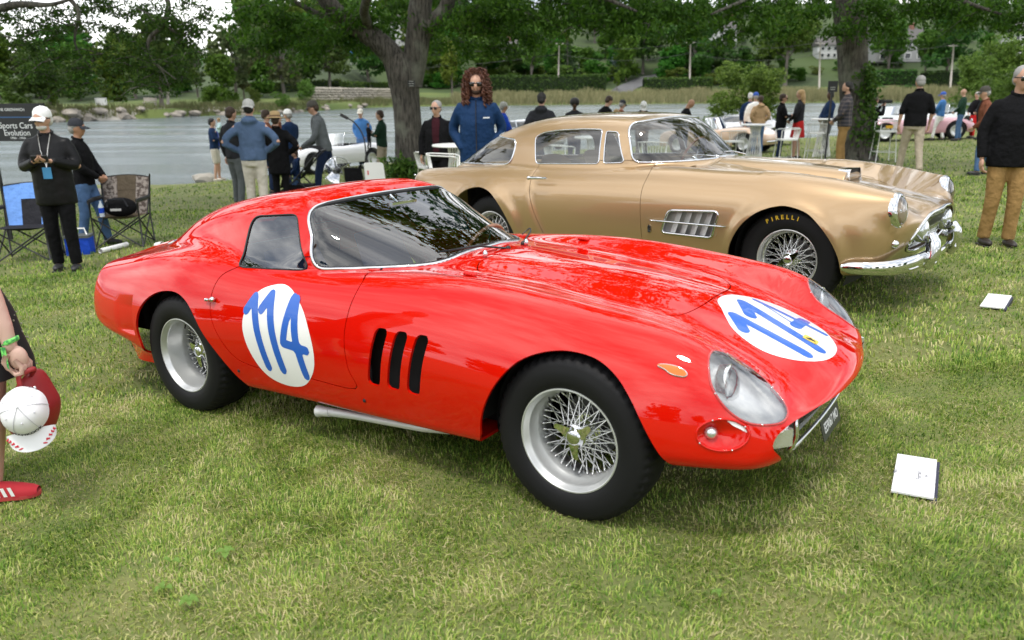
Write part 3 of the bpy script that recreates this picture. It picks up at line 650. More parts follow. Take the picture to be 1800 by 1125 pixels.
# steering wheel (left-hand drive)
t = np.linspace(0, 2*PI, 40, endpoint=False); sw = empty('steering_wheel', (1.20, .34, .755), 0, parent=red_car)
ax = np.array([-.90, 0, .43]); ax /= np.linalg.norm(ax); u = np.array([0, 1., 0]); vv = np.cross(ax, u)
ring = [(.185*math.cos(a)*u+.185*math.sin(a)*vv) for a in t]
MB().tube(ring, .0125, 8, closed=True).build('rim', WOOD, sw, 180)
spk = MB()
for a in (rad(0), rad(180), rad(270)): spk.tube([.03*(math.cos(a)*u+math.sin(a)*vv)-ax*.02, .18*(math.cos(a)*u+math.sin(a)*vv)], .008, 6, flat=.4)
spk.sphere(-ax*.01, .03, 10, 6); spk.tube([-ax*.01, -ax*.25], .018, 8); spk.build('spoke', CHROME, sw, 180)
MB().box((.95, .0, 1.06), (.02, .19, .055)).tube([(.93, 0, 1.06), (.86, 0, 1.12)], .006).build('rear_view_mirror', CHROME, red_car)
# painted numbers: thin layers on the panels
def stroke(P2, path, w):
    d = np.full(len(P2), 9.); path = np.array(path, float)
    for a, b in zip(path[:-1], path[1:]):
        e = b-a; q = P2-a; t = np.clip((q@e)/(e@e), 0, 1); d = np.minimum(d, np.linalg.norm(q-t[:, None]*e, axis=1))
    return d-w/2
def decal(fn, off, m, name, parent=red_car, S=None): return (S or RED_FULL).clip(fn).offset(off).build(name, m, parent)
round_xz = smooth_poly([(.786, .770), (.689, .742), (.628, .682), (.598, .594), (.606, .505), (.640, .415), (.695, .338), (.775, .297), (.885, .288), (.985, .318), (1.062, .40), (1.084, .487), (1.064, .58), (1.010, .67), (.925, .738), (.853, .768)], 4)
nums_d = [([(.618, .642), (.662, .706), (.690, .60), (.745, .372)], .044), ([(.722, .654), (.772, .724), (.797, .60), (.847, .372)], .046), ([(.925, .722), (.897, .60), (.880, .512), (1.035, .494)], .042), ([(.947, .715), (.965, .55), (1.003, .366)], .046)]
for s in (-1, 1):
    sel = lambda V, f: np.where((V[:, 1]*s > .4), f, 1.)
    r = decal(lambda V: sel(V, sd_poly(V[:, [0, 2]], round_xz)), .0012, WHITEP, 'number_roundel')
    mir = (lambda V: np.stack([V[:, 0] if s < 0 else 1.68-V[:, 0], V[:, 2]], 1))
    for k in range(3):
        fs = [nums_d[k]] if k < 2 else nums_d[2:]
        decal(lambda V: sel(V, np.min([stroke(mir(V), pa, w_) for pa, w_ in fs], axis=0)), .0022, BLUEP, 'numeral', r)
hood_round = smooth_poly([(2.688, 0), (2.700, -.06), (2.735, -.11), (2.762, -.153), (2.816, -.225), (2.881, -.264), (2.955, -.278), (3.026, -.257), (3.087, -.215), (3.134, -.147), (3.158, -.06), (3.156, .045), (3.123, .128), (3.054, .222), (2.96, .285), (2.87, .29), (2.80, .245), (2.74, .17), (2.70, .09)], 4)
r = decal(lambda V: np.where((V[:, 2] > .45) & (V[:, 0] > 2.5), sd_poly(V[:, :2], hood_round), 1.), .0012, WHITEP, 'number_roundel')
for fs in ([([(2.855, -.20), (2.79, -.12), (3.085, -.152)], .05)], [([(2.832, -.045), (2.768, .062), (3.108, -.052)], .054)], [([(2.785, .178), (3.082, .150)], .032), ([(2.985, .075), (2.985, .222)], .048), ([(2.79, .175), (2.985, .08)], .008)]):
    decal(lambda V: np.where((V[:, 2] > .45) & (V[:, 0] > 2.5), np.min([stroke(V[:, :2], pa, w_) for pa, w_ in fs], axis=0), 1.), .0022, BLUEP, 'numeral', r)
YEL = mat('yellow_badge', (.75, .55, .06), .3, 0, .5)
bd = decal(lambda V: np.where(V[:, 2] > .45, sd_poly(V[:, :2], np.array([(3.035, -.022), (3.035, .026), (3.092, .020), (3.092, -.028)])), 1.), .0035, YEL, 'badge')
decal(lambda V: np.where(V[:, 2] > .45, np.min([stroke(V[:, :2], [(3.05, -.006), (3.066, .004), (3.078, -.008)], .009), stroke(V[:, :2], [(3.060, .010), (3.064, -.016)], .007), stroke(V[:, :2], [(3.086, -.02), (3.086, .014)], .005)], axis=0), 1.), .0042, DARK, 'horse_mark', bd)
tr = decal(lambda V: np.where((V[:, 2] > .7) & (V[:, 0] < -.3), (np.hypot((V[:, 0]+.70)/.24, V[:, 1]/.33)-1)*.25, 1.), .0012, WHITEP, 'number_roundel')
for q in (-.14, .0, .13): decal(lambda V: np.where((V[:, 2] > .7) & (V[:, 0] < -.3), stroke(V[:, :2], [(-.86, q-.05), (-.56, q-.05)], .05), 1.), .0022, BLUEP, 'numeral', tr)
# headlamps
for s in (-1, 1):
    hl = empty('headlamp', (2.962, s*.655, .585), 0, parent=red_car)
    d = np.array([.93, s*-.02, .12]); d /= np.linalg.norm(d); a = np.cross((0, 0, 1.), d); a /= np.linalg.norm(a); b = np.cross(d, a)
    MB().lathe([(0, .022), (.03, .020), (.055, .013), (.064, .003), (.067, 0)], 32, frame((0, 0, 0), a, b, d)).build('lens', CLEAR, hl, 60); MB().lathe([(.074, -.03), (.074, .004), (.067, .006), (.065, 0), (.060, -.025), (.045, -.045), (.02, -.052), (0, -.053)], 32, frame((0, 0, 0), a, b, d)).build('reflector', REFL, hl, 60); MB().lathe([(0, -.01), (.014, -.015), (.016, -.05)], 14, frame((0, 0, 0), a, b, d)).build('bulb_shield', CHROME, hl, 60)
    # bucket: silver tray under the cover
    P = []
    for k, (px, py) in enumerate(lamp_xy[::2]):
        P.append((px, py))
    bk = RED_FULL.clip(lambda V: np.where(V[:, 1]*s > 0, lampfn(V)-.012, 1.)); W = bk.V-bk.normals()*.004; c = W.mean(0)
    dd = np.clip(-lampfn(bk.V)/.05, 0, 1); W = W+np.array([-.075, -s*.055, -.022])*(dd[:, None])
    Shell(W, bk.Q, bk.O).build('bucket', mat('silver_bucket', (.86, .87, .88), .5, .0), hl).location = (-2.962, -s*.655, -.585)
    ov = MB(); th = np.linspace(0, 2*PI, 36, endpoint=False)
    rs = RED_FULL.clip(lambda V: np.where(V[:, 1]*s > 0, ovalfn(V)-.012, 1.)); W = rs.V.copy(); dd = np.clip(-ovalfn(rs.V)/.03, 0, 1); W[:, 1] -= s*(.032*dd*np.clip((3.05-W[:, 0])/.11, .15, 1)+.003); W[:, 0] -= .01*dd
    ro = Shell(W, rs.Q, rs.O).build('lamp_recess', RED, red_car)
    cut = RED_FULL.clip(lambda V: np.where(V[:, 1]*s > 0, ovalfn(V)-.004, 1.))
    for l in cut.loops():
        lp = smooth_loop(resample(cut.V[l], 60), 2); MB().tube(lp, .0045, 6, closed=True).build('lamp_ring', RED, ro, 180)
        for k in (0, 15, 30, 45): MB().sphere(lp[k]+[0, s*.003, 0], .0038, 8, 5).build('screw', CHROME, ro, 180)
    MB().sphere((2.938, s*.775, .452), (.022, .020, .022), 14, 9).build('lens', LENS, ro, 180)
    ind = decal(lambda V: np.where(V[:, 1]*s > .5, sd_poly(V[:, [0, 2]], smooth_poly([(2.740, .659), (2.775, .663), (2.820, .656), (2.850, .642), (2.843, .632), (2.810, .634), (2.772, .646)], 4)), 1.), .007, AMBER, 'side_lamp')
    me = RED_FULL.clip(lambda V: np.where(V[:, 1]*s > .5, sd_poly(V[:, [0, 2]], smooth_poly([(2.740, .659), (2.775, .663), (2.820, .656), (2.850, .642), (2.843, .632), (2.810, .634), (2.772, .646)], 4)), 1.))
    for l in me.loops(): MB().tube(smooth_loop(resample(me.V[l], 50), 1), .0045, 6, closed=True).build('trim_ring', CHROME, ind, 180)
    # front corner lamps in the mouth
    MB().box((3.115, s*.640, .418), (.03, .11, .062), Matrix.Rotation(s*.72, 3, 'Z')).build('marker_lamp', LENS, red_car)
    # door latch, side jack hole, vents backing
    MB().sphere((.382, s*.838, .676), (.014, .016, .014), 10, 7).tube([(.325, s*.838, .669), (.385, s*.842, .676)], .008).build('door_latch', CHROME, red_car, 180)
    MB().sphere((.505, s*.83, .316), (.009, .004, .009), 10, 6).build('jack_hole', DARK, red_car, 180); MB().sphere((1.364, s*.817, .303), (.009, .004, .009), 10, 6).build('jack_hole', DARK, red_car, 180)
    MB().box((1.60, s*.72, .52), (.52, .02, .36)).build('vent_backing', mat('vent_black', (.004, .004, .004), .9), red_car)
    # exhaust pipes under the sill
    EX = mat('exhaust_white', (.62, .63, .63), .45, .3)
    MB().tube([(1.92, s*.66, .20), (1.6, s*.70, .175), (1.2, s*.72, .165), (1.02, s*.735, .16), (.965, s*.745, .155)], [.017, .018, .018, .022, .030], 12, caps=False).tube([(.97, s*.745, .155), (1.04, s*.735, .16)], .024, 12).build('exhaust_pipe', EX, red_car, 60)
    # raised cowl louvre and hood pins
    for k in range(5): MB().sphere((1.735+.012*k, s*.505, .853-.001*k), (.006, .022, .009), 8, 6).build('cowl_louvre', RED, red_car, 180)
    MB().sphere((1.605, s*.18, .872), (.012, .012, .02), 8, 6).build('hood_catch', CHROME, red_car, 180)
fd = decal(lambda V: np.where((V[:, 1] < -.4) & (V[:, 2] > .85), np.abs(sd_poly(V[:, [0, 2]], round_poly([(.165, 1.0), (.262, 1.018), (.312, .92), (.205, .913)], .02)))-.0011, 1.), .0008, mat('seam_red', (.22, .004, .002), .6), 'filler_seam')
# mouth: grille, frame, plate
mb = RED_FULL.clip(mouthfn)
lps = [l for l in mb.loops()]
gr = MB()
for l in lps:
    P = resample(mb.V[l], 160); Q = P+np.array([-.07, 0, 0]); gr.grid(np.array([P, Q]), cv=True)
gr.build('mouth_surround', RED, red_car, 60)
Shell(mb.V+[-.066, 0, 0], mb.Q, mb.O).clip(lambda V: -(np.abs(V[:, 1])-.54)).build('mouth_backing', RED, red_car)
gm = Shell(mb.V+[-.055, 0, 0], mb.Q, mb.O).clip(lambda V: np.maximum(np.abs(V[:, 1])-.545, .325-V[:, 2]))
grille = gm.build('grille', BLACKM, red_car)
for l in gm.loops(): MB().tube(smooth_loop(resample(gm.V[l], 140), 2)+[.040, 0, 0], .0085, 6, closed=True).build('grille_frame', CHROME, grille, 180)
bars = MB()
xg = lambda y, z: 3.110+(z-.305)*.62-.10*y*y
for y in np.arange(-.52, .53, .026): bars.tube([(xg(y, .31), y, .31+.10*y*y), (xg(y, .455), y, .455)], .0022, 4)
for z in np.arange(.325, .45, .026): bars.tube([(xg(y, z), y, z) for y in np.linspace(-.52, .52, 16)], .0022, 4)
bars.build('grille_bars', mat('grey_bar', (.25, .25, .26), .4, .7), grille, 180, {'kind': 'stuff'})
pl = empty('number_plate', (3.165, -.04, .275), 0, parent=red_car)
pm = frame((0, 0, 0), (0, 1., 0), (-.25, 0, .968), (.968, 0, .25))
MB().prism(round_poly([(-.14, -.042), (.14, -.042), (.14, .042), (-.14, .042)], .008), 0, .003, pm).build('plate', mat('plate_black', (.03, .03, .032), .4), pl)
text_obj('EE9067 MO', .055, mat('plate_white', (.75, .75, .75), .5), (np.array(pm)@np.array([[1, 0, 0, 0], [0, 1, 0, 0], [0, 0, 1, .0042], [0, 0, 0, 1]])).tolist(), 'plate_lettering', pl, xs=.82, offset=.0008)
# wipers
for y0, y1 in ((.05, -.30), (.20, .52)):
    x0 = 1.555-.2*y0*y0
    MB().tube([(x0+.02, y0, .862), (x0-.03, (y0+y1)/2, .898), (x0-.10, y1*.9, .895)], .005, 6).tube([(x0-.03, y0+(y1-y0)*.25, .897), (x0-.14, y1, .89)], .004, 6).sphere((x0+.025, y0, .862), .014, 8, 6).build('wiper', mat('wiper_black', (.03, .03, .03), .35, .5), red_car, 180)
# ================================================================== gold grand tourer
GOLD = mat('gold_paint', (.42, .278, .140), .31, .48, 1.0, .5)
TAN = mat('tan_leather', (.50, .34, .17), .55)
def gold_arches():
    fa = smooth_poly([(2.37, .05), (2.385, .30), (2.404, .42), (2.451, .524), (2.521, .618), (2.615, .692), (2.72, .733), (2.82, .742), (2.956, .702), (3.055, .618), (3.125, .524), (3.172, .42), (3.19, .30), (3.20, .05)], 5)
    ra = smooth_poly([(-.43, .05), (-.43, .40), (-.405, .56), (-.33, .69), (-.233, .763), (-.109, .797), (.009, .793), (.122, .744), (.23, .634), (.31, .50), (.36, .38), (.385, .20), (.39, .05)], 5)
    return fa, ra
GFA, GRA = gold_arches()
def gold_F():
    xs = [-1.3, -1.1, -.8, -.3, .2, .6, 1.0, 1.4, 1.8, 2.2, 2.6, 2.9, 3.2, 3.36, 3.5, 3.62, 3.8]
    z0 = [.80, .875, .912, .925, .93, .94, .95, .98, 1.012, .968, .905, .850, .795, .760, .728, .685, .58]
    z2 = [.80, .875, .912, .925, .93, .94, .95, .98, 1.005, .958, .900, .846, .790, .755, .720, .675, .57]
    z4 = [.80, .88, .915, .93, .935, .945, .955, .975, .978, .932, .882, .835, .772, .730, .690, .63, .52]
    z6 = [.84, .915, .947, .968, .975, .972, .972, .98, .982, .964, .950, .922, .870, .810, .72, .62, .45]
    z7 = [.80, .87, .915, .945, .955, .945, .945, .945, .945, .93, .915, .880, .810, .745, .65, .53, .35]
    z9 = [.60, .69, .77, .82, .83, .82, .82, .82, .815, .80, .78, .735, .66, .58, .47, .33, .10]
    top = knots([0, .2, .42, .62, .76, .90], xs, [z0, z2, z4, z6, z7, z9])
    wm = spl([-1.3, -1.1, -.9, -.5, 0, .5, 1.0, 1.6, 2.2, 2.8, 3.1, 3.3, 3.42, 3.51, 3.575, 3.625, 3.66], [.62, .745, .80, .85, .87, .862, .862, .868, .878, .880, .868, .835, .78, .68, .53, .33, 0.])
    prof = spl2([.1, .25, .4, .55, .68, .8, .9, 1.05], [-.085, -.055, -.025, -.004, 0, -.012, -.04, -.13])
    xn = spl([.1, .25, .40, .52, .62, .70, .9], [3.34, 3.42, 3.505, 3.575, 3.625, 3.655, 3.675])
    zb = spl([-1.3, -1.0, -.5, .5, 2.2, 3.2, 3.6], [.50, .40, .28, .26, .255, .275, .34])
    step = spl([.30, .445, .607, .771, .88, .96, 1.1], [.72, .65, .577, .531, .518, .522, .53])
    zr = spl2([-1.2, -.85, -.6, -.35, -.1, .1, .3, .6, .9, 1.2, 1.5, 1.8], [.72, .925, 1.055, 1.185, 1.295, 1.350, 1.388, 1.412, 1.412, 1.400, 1.362, 1.26])
    yb = spl2([-1.0, -.7, -.4, -.1, .2, .6, 1.2, 1.6, 2.0], [.40, .49, .575, .64, .685, .712, .712, .70, .68])
    SF = np.vstack([GFA, GRA])
    def flare(x, z):
        f = 0
        for cx, cz, r in ((2.79, .36, .385), (-.03, .38, .415)):
            d = np.hypot(x-cx, (z-cz))-r
            f = f+.028*np.exp(-(np.maximum(d, 0)/.055)**2)*np.clip((z-.15)/.2, 0, 1)
        return f
    def cabin(x, y, z):
        ay = np.abs(y)
        roof = nrm(lambda a, b, c: c-(zr(a)-.11*b*b-.20*b**4), x, ay, z)
        sd = nrm(lambda a, b, c: b-(yb(a)-.26*(c-.98)-.45*(np.maximum(c-.98, 0))**2), x, ay, z)
        def ws(a, b, c):
            t = (c-.985)/(1.35-.985); base = 1.97-.25*b*b-1.95*b**4; tp = 1.53-.35*b*b
            return a-(base+(tp-base)*t+.05*t*(1-t)*4*.4)
        f = smax(roof, sd, .10); return smax(f, nrm(ws, x, ay, z), .05)
    def body(x, y, z):
        ay = np.abs(y)
        T = nrm(lambda a, b, c: c-(top(a, b)+.088*np.clip((a-1.75)/1.2, 0, 1)**1.0*np.clip(1-((b/.205)**2)**2.0, 0, 1)*(a < 2.97)), x, ay, z)
        S = nrm(lambda a, b, c: b-(wm(a)+prof(c)+flare(a, c)+.022*(1/(1+np.exp(-np.clip((step(c)-a)/.014, -30, 30))))*np.clip((a+1.2)/1.2, 0, 1)), x, ay, z)
        f = smax(T, S, .10)
        f = smax(f, nrm(lambda a, b, c: a-xn(c)+.12*b*b, x, ay, z), .06)
        f = smax(f, nrm(lambda a, b, c: -1.175-a-.15*(.9-c)+.10*b*b, x, ay, z), .08)
        f = smax(f, nrm(lambda a, b, c: zb(a)-c, x, ay, z), .05)
        t = np.clip((x-2.7)/(3.47-2.7), 0, 1); cy = .62+.035*t; cz = .80-.088*t; r = .13-.010*t
        pod = np.sqrt((ay-cy)**2+(z-cz)**2)-r; pod = smax(pod, np.maximum(x-3.462-.10*(z-.71), 2.6-x), .012)
        return smin(f, pod, .07)
    def F(x, y, z): return smin(body(x, y, z), cabin(x, y, z), .03)
    return F, body, cabin
GF, GBODY, GCAB = gold_F()
GX, GY, GYAW, GZ = .3659, 7.8349, -.7175, .085
gold_car = empty('grand_tourer', (GX, GY, GZ), GYAW, 'metallic gold grand touring coupe with chrome bumper and side vent, parked behind the red coupe', 'car')
on_lawn_tilt(gold_car, GX, GY, GYAW, GZ)
g_win = round_poly([(.42, 1.225), (.50, 1.262), (.67, 1.279), (.92, 1.284), (1.125, 1.276), (1.158, 1.003), (.487, 1.000)], [.02, .03, .05, .05, .012, .012, .02])
g_quarter = round_poly([(1.168, 1.262), (1.285, 1.252), (1.395, 1.012), (1.205, 1.008)], [.012, .02, .015, .012])
gsel = lambda V, f: np.where((np.abs(V[:, 1]) > .45), f, 1.)
def g_winfn(V): return gsel(V, sd_poly(V[:, [0, 2]], g_win))
def g_qfn(V): return gsel(V, sd_poly(V[:, [0, 2]], g_quarter))
def g_wsfn(V):
    x, y, z = V.T; ay = np.abs(y); xp = spl([.9, .99, 1.15, 1.31, 1.4], [1.52, 1.470, 1.415, 1.360, 1.33])(z)
    a = smax(ay-(.705-.27*(z-.98)), (xp-x)*.9, .05); f = smax(smax(a, (1.018-.015*ay)-z, .05), z-(1.352-.10*ay*ay), .05)
    return np.where(x > 1.2, np.maximum(f, GCAB(x, y, z)-.008), 1.)
def g_bwfn(V):
    x, y, z = V.T; ay = np.abs(y); xq = spl([.9, .99, 1.12, 1.25, 1.4], [.14, .17, .195, .20, .20])(z)
    f = smax(smax((x-xq), .985-z+.0*x, .06), z-(1.30-.25*ay*ay), .06); return np.where(x < .4, np.maximum(f, GCAB(x, y, z)-.006), 1.)
g_door = np.vstack([smooth_poly([(.53, 1.03), (.522, .96), (.518, .88), (.531, .771), (.577, .607), (.65, .445), (.70, .34), (.76, .315)], 5, False), smooth_poly([(1.60, .305), (1.650, .34), (1.655, .46), (1.652, .8), (1.668, .93), (1.640, .985), (1.55, 1.03)], 5, False)])
g_vent = round_poly([(1.834, .497), (1.905, .672), (2.322, .682), (2.264, .483)], .03)
g_mouth = round_poly([(-.32, .395), (-.50, .43), (-.545, .50), (-.48, .595), (-.30, .662), (0, .686), (.30, .662), (.48, .595), (.545, .50), (.50, .43), (.32, .395), (0, .388)], .06)
def make_gold():
    S = cast_shell(GF, -.80, 3.15, .55, 330, 44, 230); S = S.clip(lambda V: .24-V[:, 2]); full = S; body = S
    wsS = full.clip(g_wsfn); wi = full.clip(g_winfn); qw = full.clip(g_qfn); bw = full.clip(g_bwfn)
    ventf = lambda V: np.where(np.abs(V[:, 1]) > .6, sd_poly(V[:, [0, 2]], g_vent), 1.)
    mouf = lambda V: np.where(V[:, 0] > 3.3, sd_poly(V[:, [1, 2]], g_mouth), 1.)
    scf = lambda V: np.where((V[:, 0] > 2.90) & (V[:, 0] < 3.05), np.maximum(np.abs(V[:, 1])-.135, .852-V[:, 2]), 1.)
    for fn in (g_wsfn, g_winfn, g_qfn, g_bwfn, arch_fn(GFA), arch_fn(GRA), ventf, mouf): body = cut_hole(body, fn)
    dfn = lambda V: np.where(np.abs(V[:, 1]) > .5, sd_poly(V[:, [0, 2]], g_door), 1.)
    doorS = body.clip(lambda V: dfn(V)+.002); body = body.clip(lambda V: .002-dfn(V))
    hp = smooth_poly([(1.98, -.42), (2.4, -.47), (2.9, -.44), (3.18, -.34), (3.24, -.2), (3.245, 0)], 5, False); hp = np.vstack([hp, (hp*[1, -1])[::-1]])
    hf = lambda V: np.where((V[:, 2] > .7) & (V[:, 0] > 1.9), sd_poly(V[:, :2], hp), 1.)
    hoodS = body.clip(lambda V: hf(V)+.0018); body = body.clip(lambda V: .0018-hf(V))
    body.rim(.012).build('body', GOLD, gold_car, Fn=GF); hoodS.rim(.01).build('hood', GOLD, gold_car, Fn=GF)
    for s in (-1, 1):
        dr = doorS.clip(lambda V: -s*V[:, 1]).rim(.012).build('door', GOLD, gold_car, Fn=GF)
        for SS, nm, fr in ((wi, 'side_window', .006), (qw, 'quarter_window', .006)):
            w = SS.clip(lambda V: -s*V[:, 1]); go = w.offset(-.004).build(nm, GLASS, gold_car)
            for l in w.loops(): MB().tube(smooth_loop(resample(w.V[l], 110), 1), fr, 6, closed=True).build('window_frame', CHROME, go, 180)
        MB().tube([(.55, s*.895, .893), (.60, s*.905, .895), (.70, s*.902, .895), (.75, s*.893, .893)], [.012, .014, .011, .009], 8).sphere((.555, s*.895, .893), .017, 10, 7).build('door_handle', CHROME, dr, 180)
        # side vent with louvres
        inn = full.clip(lambda V: np.where(V[:, 1]*s > .5, ventf(V), 1.)); vt = empty('side_vent', (0, 0, 0), 0, parent=gold_car)
        W = inn.V.copy(); W[:, 1] -= s*.05; Shell(W, inn.Q, inn.O).build('vent_back', mat('vent_grey', (.42, .42, .41), .4, .3), vt)
        for l in inn.loops():
            P = smooth_loop(resample(inn.V[l], 100), 1); MB().tube(P, .010, 8, closed=True).build('vent_frame', CHROME, vt, 180); MB().grid(np.array([P, P-[0, s*.05, 0]]), cv=True).build('vent_wall', CHROME, vt, 60)
        for k in range(5):
            x0 = 1.925+.083*k; P = [[(x0+dx+.07*(z-.485)/.19*1.0-.035, s*(.878-dy), z) for dx, dy in ((0, .052), (.03, .04), (.055, .02), (.068, .004))] for z in (.492, .58, .672)]
            MB().grid(np.array(P)).build('louvre', mat('louvre_white', (.70, .70, .69), .35, .2, .4), vt, 180)
        MB().tube([(1.76, s*.897, .592), (1.80, s*.902, .591), (2.34, s*.905, .578), (2.385, s*.899, .577)], [.004, .007, .007, .004], 8).build('vent_spear', CHROME, gold_car, 180)
        MB().prism(round_poly([(-.012, -.028), (.012, -.028), (.014, .018), (.006, .03), (-.006, .03), (-.014, .018)], .004), 0, .005, frame((1.735, s*.868, .522), (1, 0, 0), (0, 0, 1), (0, s*1., 0))).build('side_emblem', CHROME, gold_car)
        MB().lathe([(0, .008), (.014, .006), (.021, 0)], 16, frame((.30, s*.665, 1.03), (1, 0, 0), (0, 0, 1), (0, s*1., 0))).build('pillar_badge', CHROME, gold_car, 60)
        # headlamp
        hl = empty('headlamp', (3.468, s*.655, .712), 0, parent=gold_car); d = np.array([.985, s*.05, .12]); d /= np.linalg.norm(d); a = np.cross((0, 0, 1.), d); a /= np.linalg.norm(a); b = np.cross(d, a)
        MB().lathe([(.122, -.03), (.124, -.01), (.120, .010), (.110, .026), (.100, .030), (.094, .022)], 40, frame((0, 0, 0), a, b, d)).build('lamp_ring', CHROME, hl, 60)
        MB().lathe([(.098, .020), (.085, .036), (.06, .048), (.03, .054), (0, .056)], 32, frame((0, 0, 0), a, b, d)).build('lens', CLEAR, hl, 60); MB().lathe([(.100, .016), (.085, -.01), (.06, -.035), (.03, -.048), (0, -.05)], 32, frame((0, 0, 0), a, b, d)).build('reflector', REFL, hl, 60); MB().sphere((d*.012).tolist(), .016, 10, 8).build('bulb', CHROME, hl, 180)
        # fog lamp inside the grille, indicator under the headlamp
        MB().lathe([(.08, -.05), (.082, 0), (.072, .014)], 28, frame((3.56, s*.33, .545), (0, 1, 0), (0, 0, 1), (1, 0, 0))).lathe([(.072, .012), (.045, .026), (0, .032)], 28, frame((3.56, s*.33, .545), (0, 1, 0), (0, 0, 1), (1, 0, 0))).build('fog_lamp', LENS, gold_car, 60)
        MB().sphere((3.475, s*.70, .50), (.03, .024, .03), 12, 8).build('indicator_lamp', CHROME, gold_car, 180)
        # bumper blade
        path = smooth_poly([(3.20, s*.868, .350), (3.36, s*.835, .350), (3.48, s*.735, .350), (3.555, s*.56, .355), (3.582, s*.40, .36), (3.59, s*.33, .365)], 6, False)
        n = len(path); rr = np.interp(np.linspace(0, 1, n), [0, .08, .5, .85, 1], [.018, .042, .056, .056, .045]); MB().tube(path, rr, 12, flat=.5, up=(0, 0, 1)).build('bumper', CHROME, gold_car, 180)
        MB().tube(smooth_poly([(3.58, s*.335, .30), (3.615, s*.33, .35), (3.627, s*.32, .42), (3.615, s*.31, .48), (3.59, s*.30, .515)], 5, False), [.025]+[.042]*4+[.048]*10+[.042]*5+[.018], 12).build('overrider', CHROME, gold_car, 180)
        ww = None
    wso = wsS.offset(-.003).build('windscreen', GLASS, gold_car)
    for SS, par in ((wsS, wso), (bw, None)):
        if par is None: par = bw.offset(-.003).build('rear_window', GLASS, gold_car)
        for l in SS.loops(): MB().tube(smooth_loop(resample(SS.V[l], 220), 3), .0095, 8, closed=True).build('glass_trim', CHROME, par, 180)
    # nose
    mo = full.clip(mouf)
    for l in mo.loops():
        P = smooth_loop(resample(mo.V[l], 120), 1); MB().tube(P, .012, 8, closed=True).build('grille_frame', CHROME, gold_car, 180); MB().grid(np.array([P, P-[.10, 0, 0]]), cv=True).build('grille_surround', GOLD, gold_car, 60)
    g = Shell(mo.V-[.045, 0, 0], mo.Q, mo.O).build('grille', BLACKM, gold_car)
    bars = MB()
    xg = lambda y, z: 3.558-.035+.42*(z-.5)-.12*y*y
    for y in np.arange(-.46, .47, .03): bars.tube([(xg(y, .42), y, .42), (xg(y, .65-.45*y*y), y, .65-.45*y*y)], .003, 4)
    for z in np.arange(.45, .65, .03): bars.tube([(xg(y, z), y, z) for y in np.linspace(-.45, .45, 12)], .003, 4)
    bars.build('grille_bars', CHROME, g, 180, {'kind': 'stuff'})
    MB().tube(smooth_poly([(3.59, -.31, .36), (3.61, -.1, .36), (3.615, 0, .36), (3.61, .1, .36), (3.59, .31, .36)], 5, False), .03, 8, flat=.5, up=(0, 0, 1)).build('bumper_centre', CHROME, gold_car, 180)
    # bonnet scoop mouth
    sp = round_poly([(-.15, -.036), (.15, -.036), (.125, .040), (-.125, .040)], .03)
    P = np.array([(2.985, y, .893+z) for y, z in sp]); MB().grid(np.array([P-[.09, 0, 0], P, P*[1, .9, 1]+[0, 0, 0]]), cv=True).build('scoop_mouth', CHROME, gold_car, 40)
    MB().add(P-[.012, 0, 0], [tuple(range(len(P)))]).build('scoop_dark', DARK, gold_car)
    fl = full.clip(lambda V: np.where((V[:, 1] < -.5) & (V[:, 0] < -.4), np.abs(sd_poly(V[:, [0, 2]], round_poly([(-1.02, .84), (-.84, .86), (-.84, .965), (-1.02, .95)], .02)))-.0015, 1.)).offset(.0006).build('filler_seam', mat('seam_gold', (.10, .06, .03), .6), gold_car)
    MB().sphere((-.99, -.80, .885), (.012, .008, .012), 10, 7).build('filler_lock', CHROME, gold_car, 180)
    return full
GOLD_FULL = make_gold()
for wx in (2.8, 0.):
    for s in (-1, 1):
        wheel(gold_car, wx, s*.79, .352, s, .362, .217, .185, .035, rimmat=mat('wire_rim_metal', (.66, .66, .65), .28, .7), letters='PIRELLI' if (wx > 1 and s < 0) else False, spin='two')
        MB().lathe([(.20, -.42), (.42, -.40), (.41, 0)], 28, frame((wx, s*.745, .352), (1, 0, 0), (0, 0, 1), (0, s*1., 0)), -.4, PI+.4).build('wheel_housing', DARK, gold_car, 60)
MB().box((1.2, 0, .28), (3.6, 1.16, .04)).box((1.95, 0, .6), (.04, 1.4, .6)).box((-.45, 0, .62), (.04, 1.2, .5)).box((3.3, 0, .5), (.03, 1.0, .3)).build('floor_pan', DARK, gold_car)
MB().grid(np.array([[[1.92+dx-.15*y*y, y, .985+dz-.02*abs(y)] for dx, dz in ((.0, .0), (-.16, .01), (-.24, -.01), (-.27, -.05), (-.27, -.18))] for y in np.linspace(-.66, .66, 12)])).build('dashboard', TAN, gold_car)
MB().grid(np.array([[[x, y, .945+.02*math.cos(y*2)] for y in np.linspace(-.58, .58, 9)] for x in (-.62, -.3, .05)])).build('parcel_shelf', TAN, gold_car, 60)
for s in (-1, 1):
    MB().grid(np.array([[[.62-.20*t-.07*(1-abs(u)**2.4), s*.33+.24*u*(1-.12*t), .50+.56*t-.05*abs(u)**3*t] for u in np.linspace(-1, 1, 11)] for t in np.linspace(0, 1, 9)])).grid(np.array([[[1.10-.45*t, s*.33+.24*u, .52+.04*abs(u)**2.5] for u in np.linspace(-1, 1, 9)] for t in np.linspace(0, 1, 5)])).build('seat', TAN, gold_car, 60)
    MB().grid(np.array([[[x, s*(.70-.0*z), z] for z in (.6, .98)] for x in (.5, 1.5)])).build('door_card', TAN, gold_car)
swg = empty('steering_wheel', (1.45, .36, .98), 0, parent=gold_car)
MB().tube([(.20*math.cos(a)*u+.20*math.sin(a)*vv) for a in t], .012, 8, closed=True).build('rim', WOOD, swg, 180)
sp2 = MB()
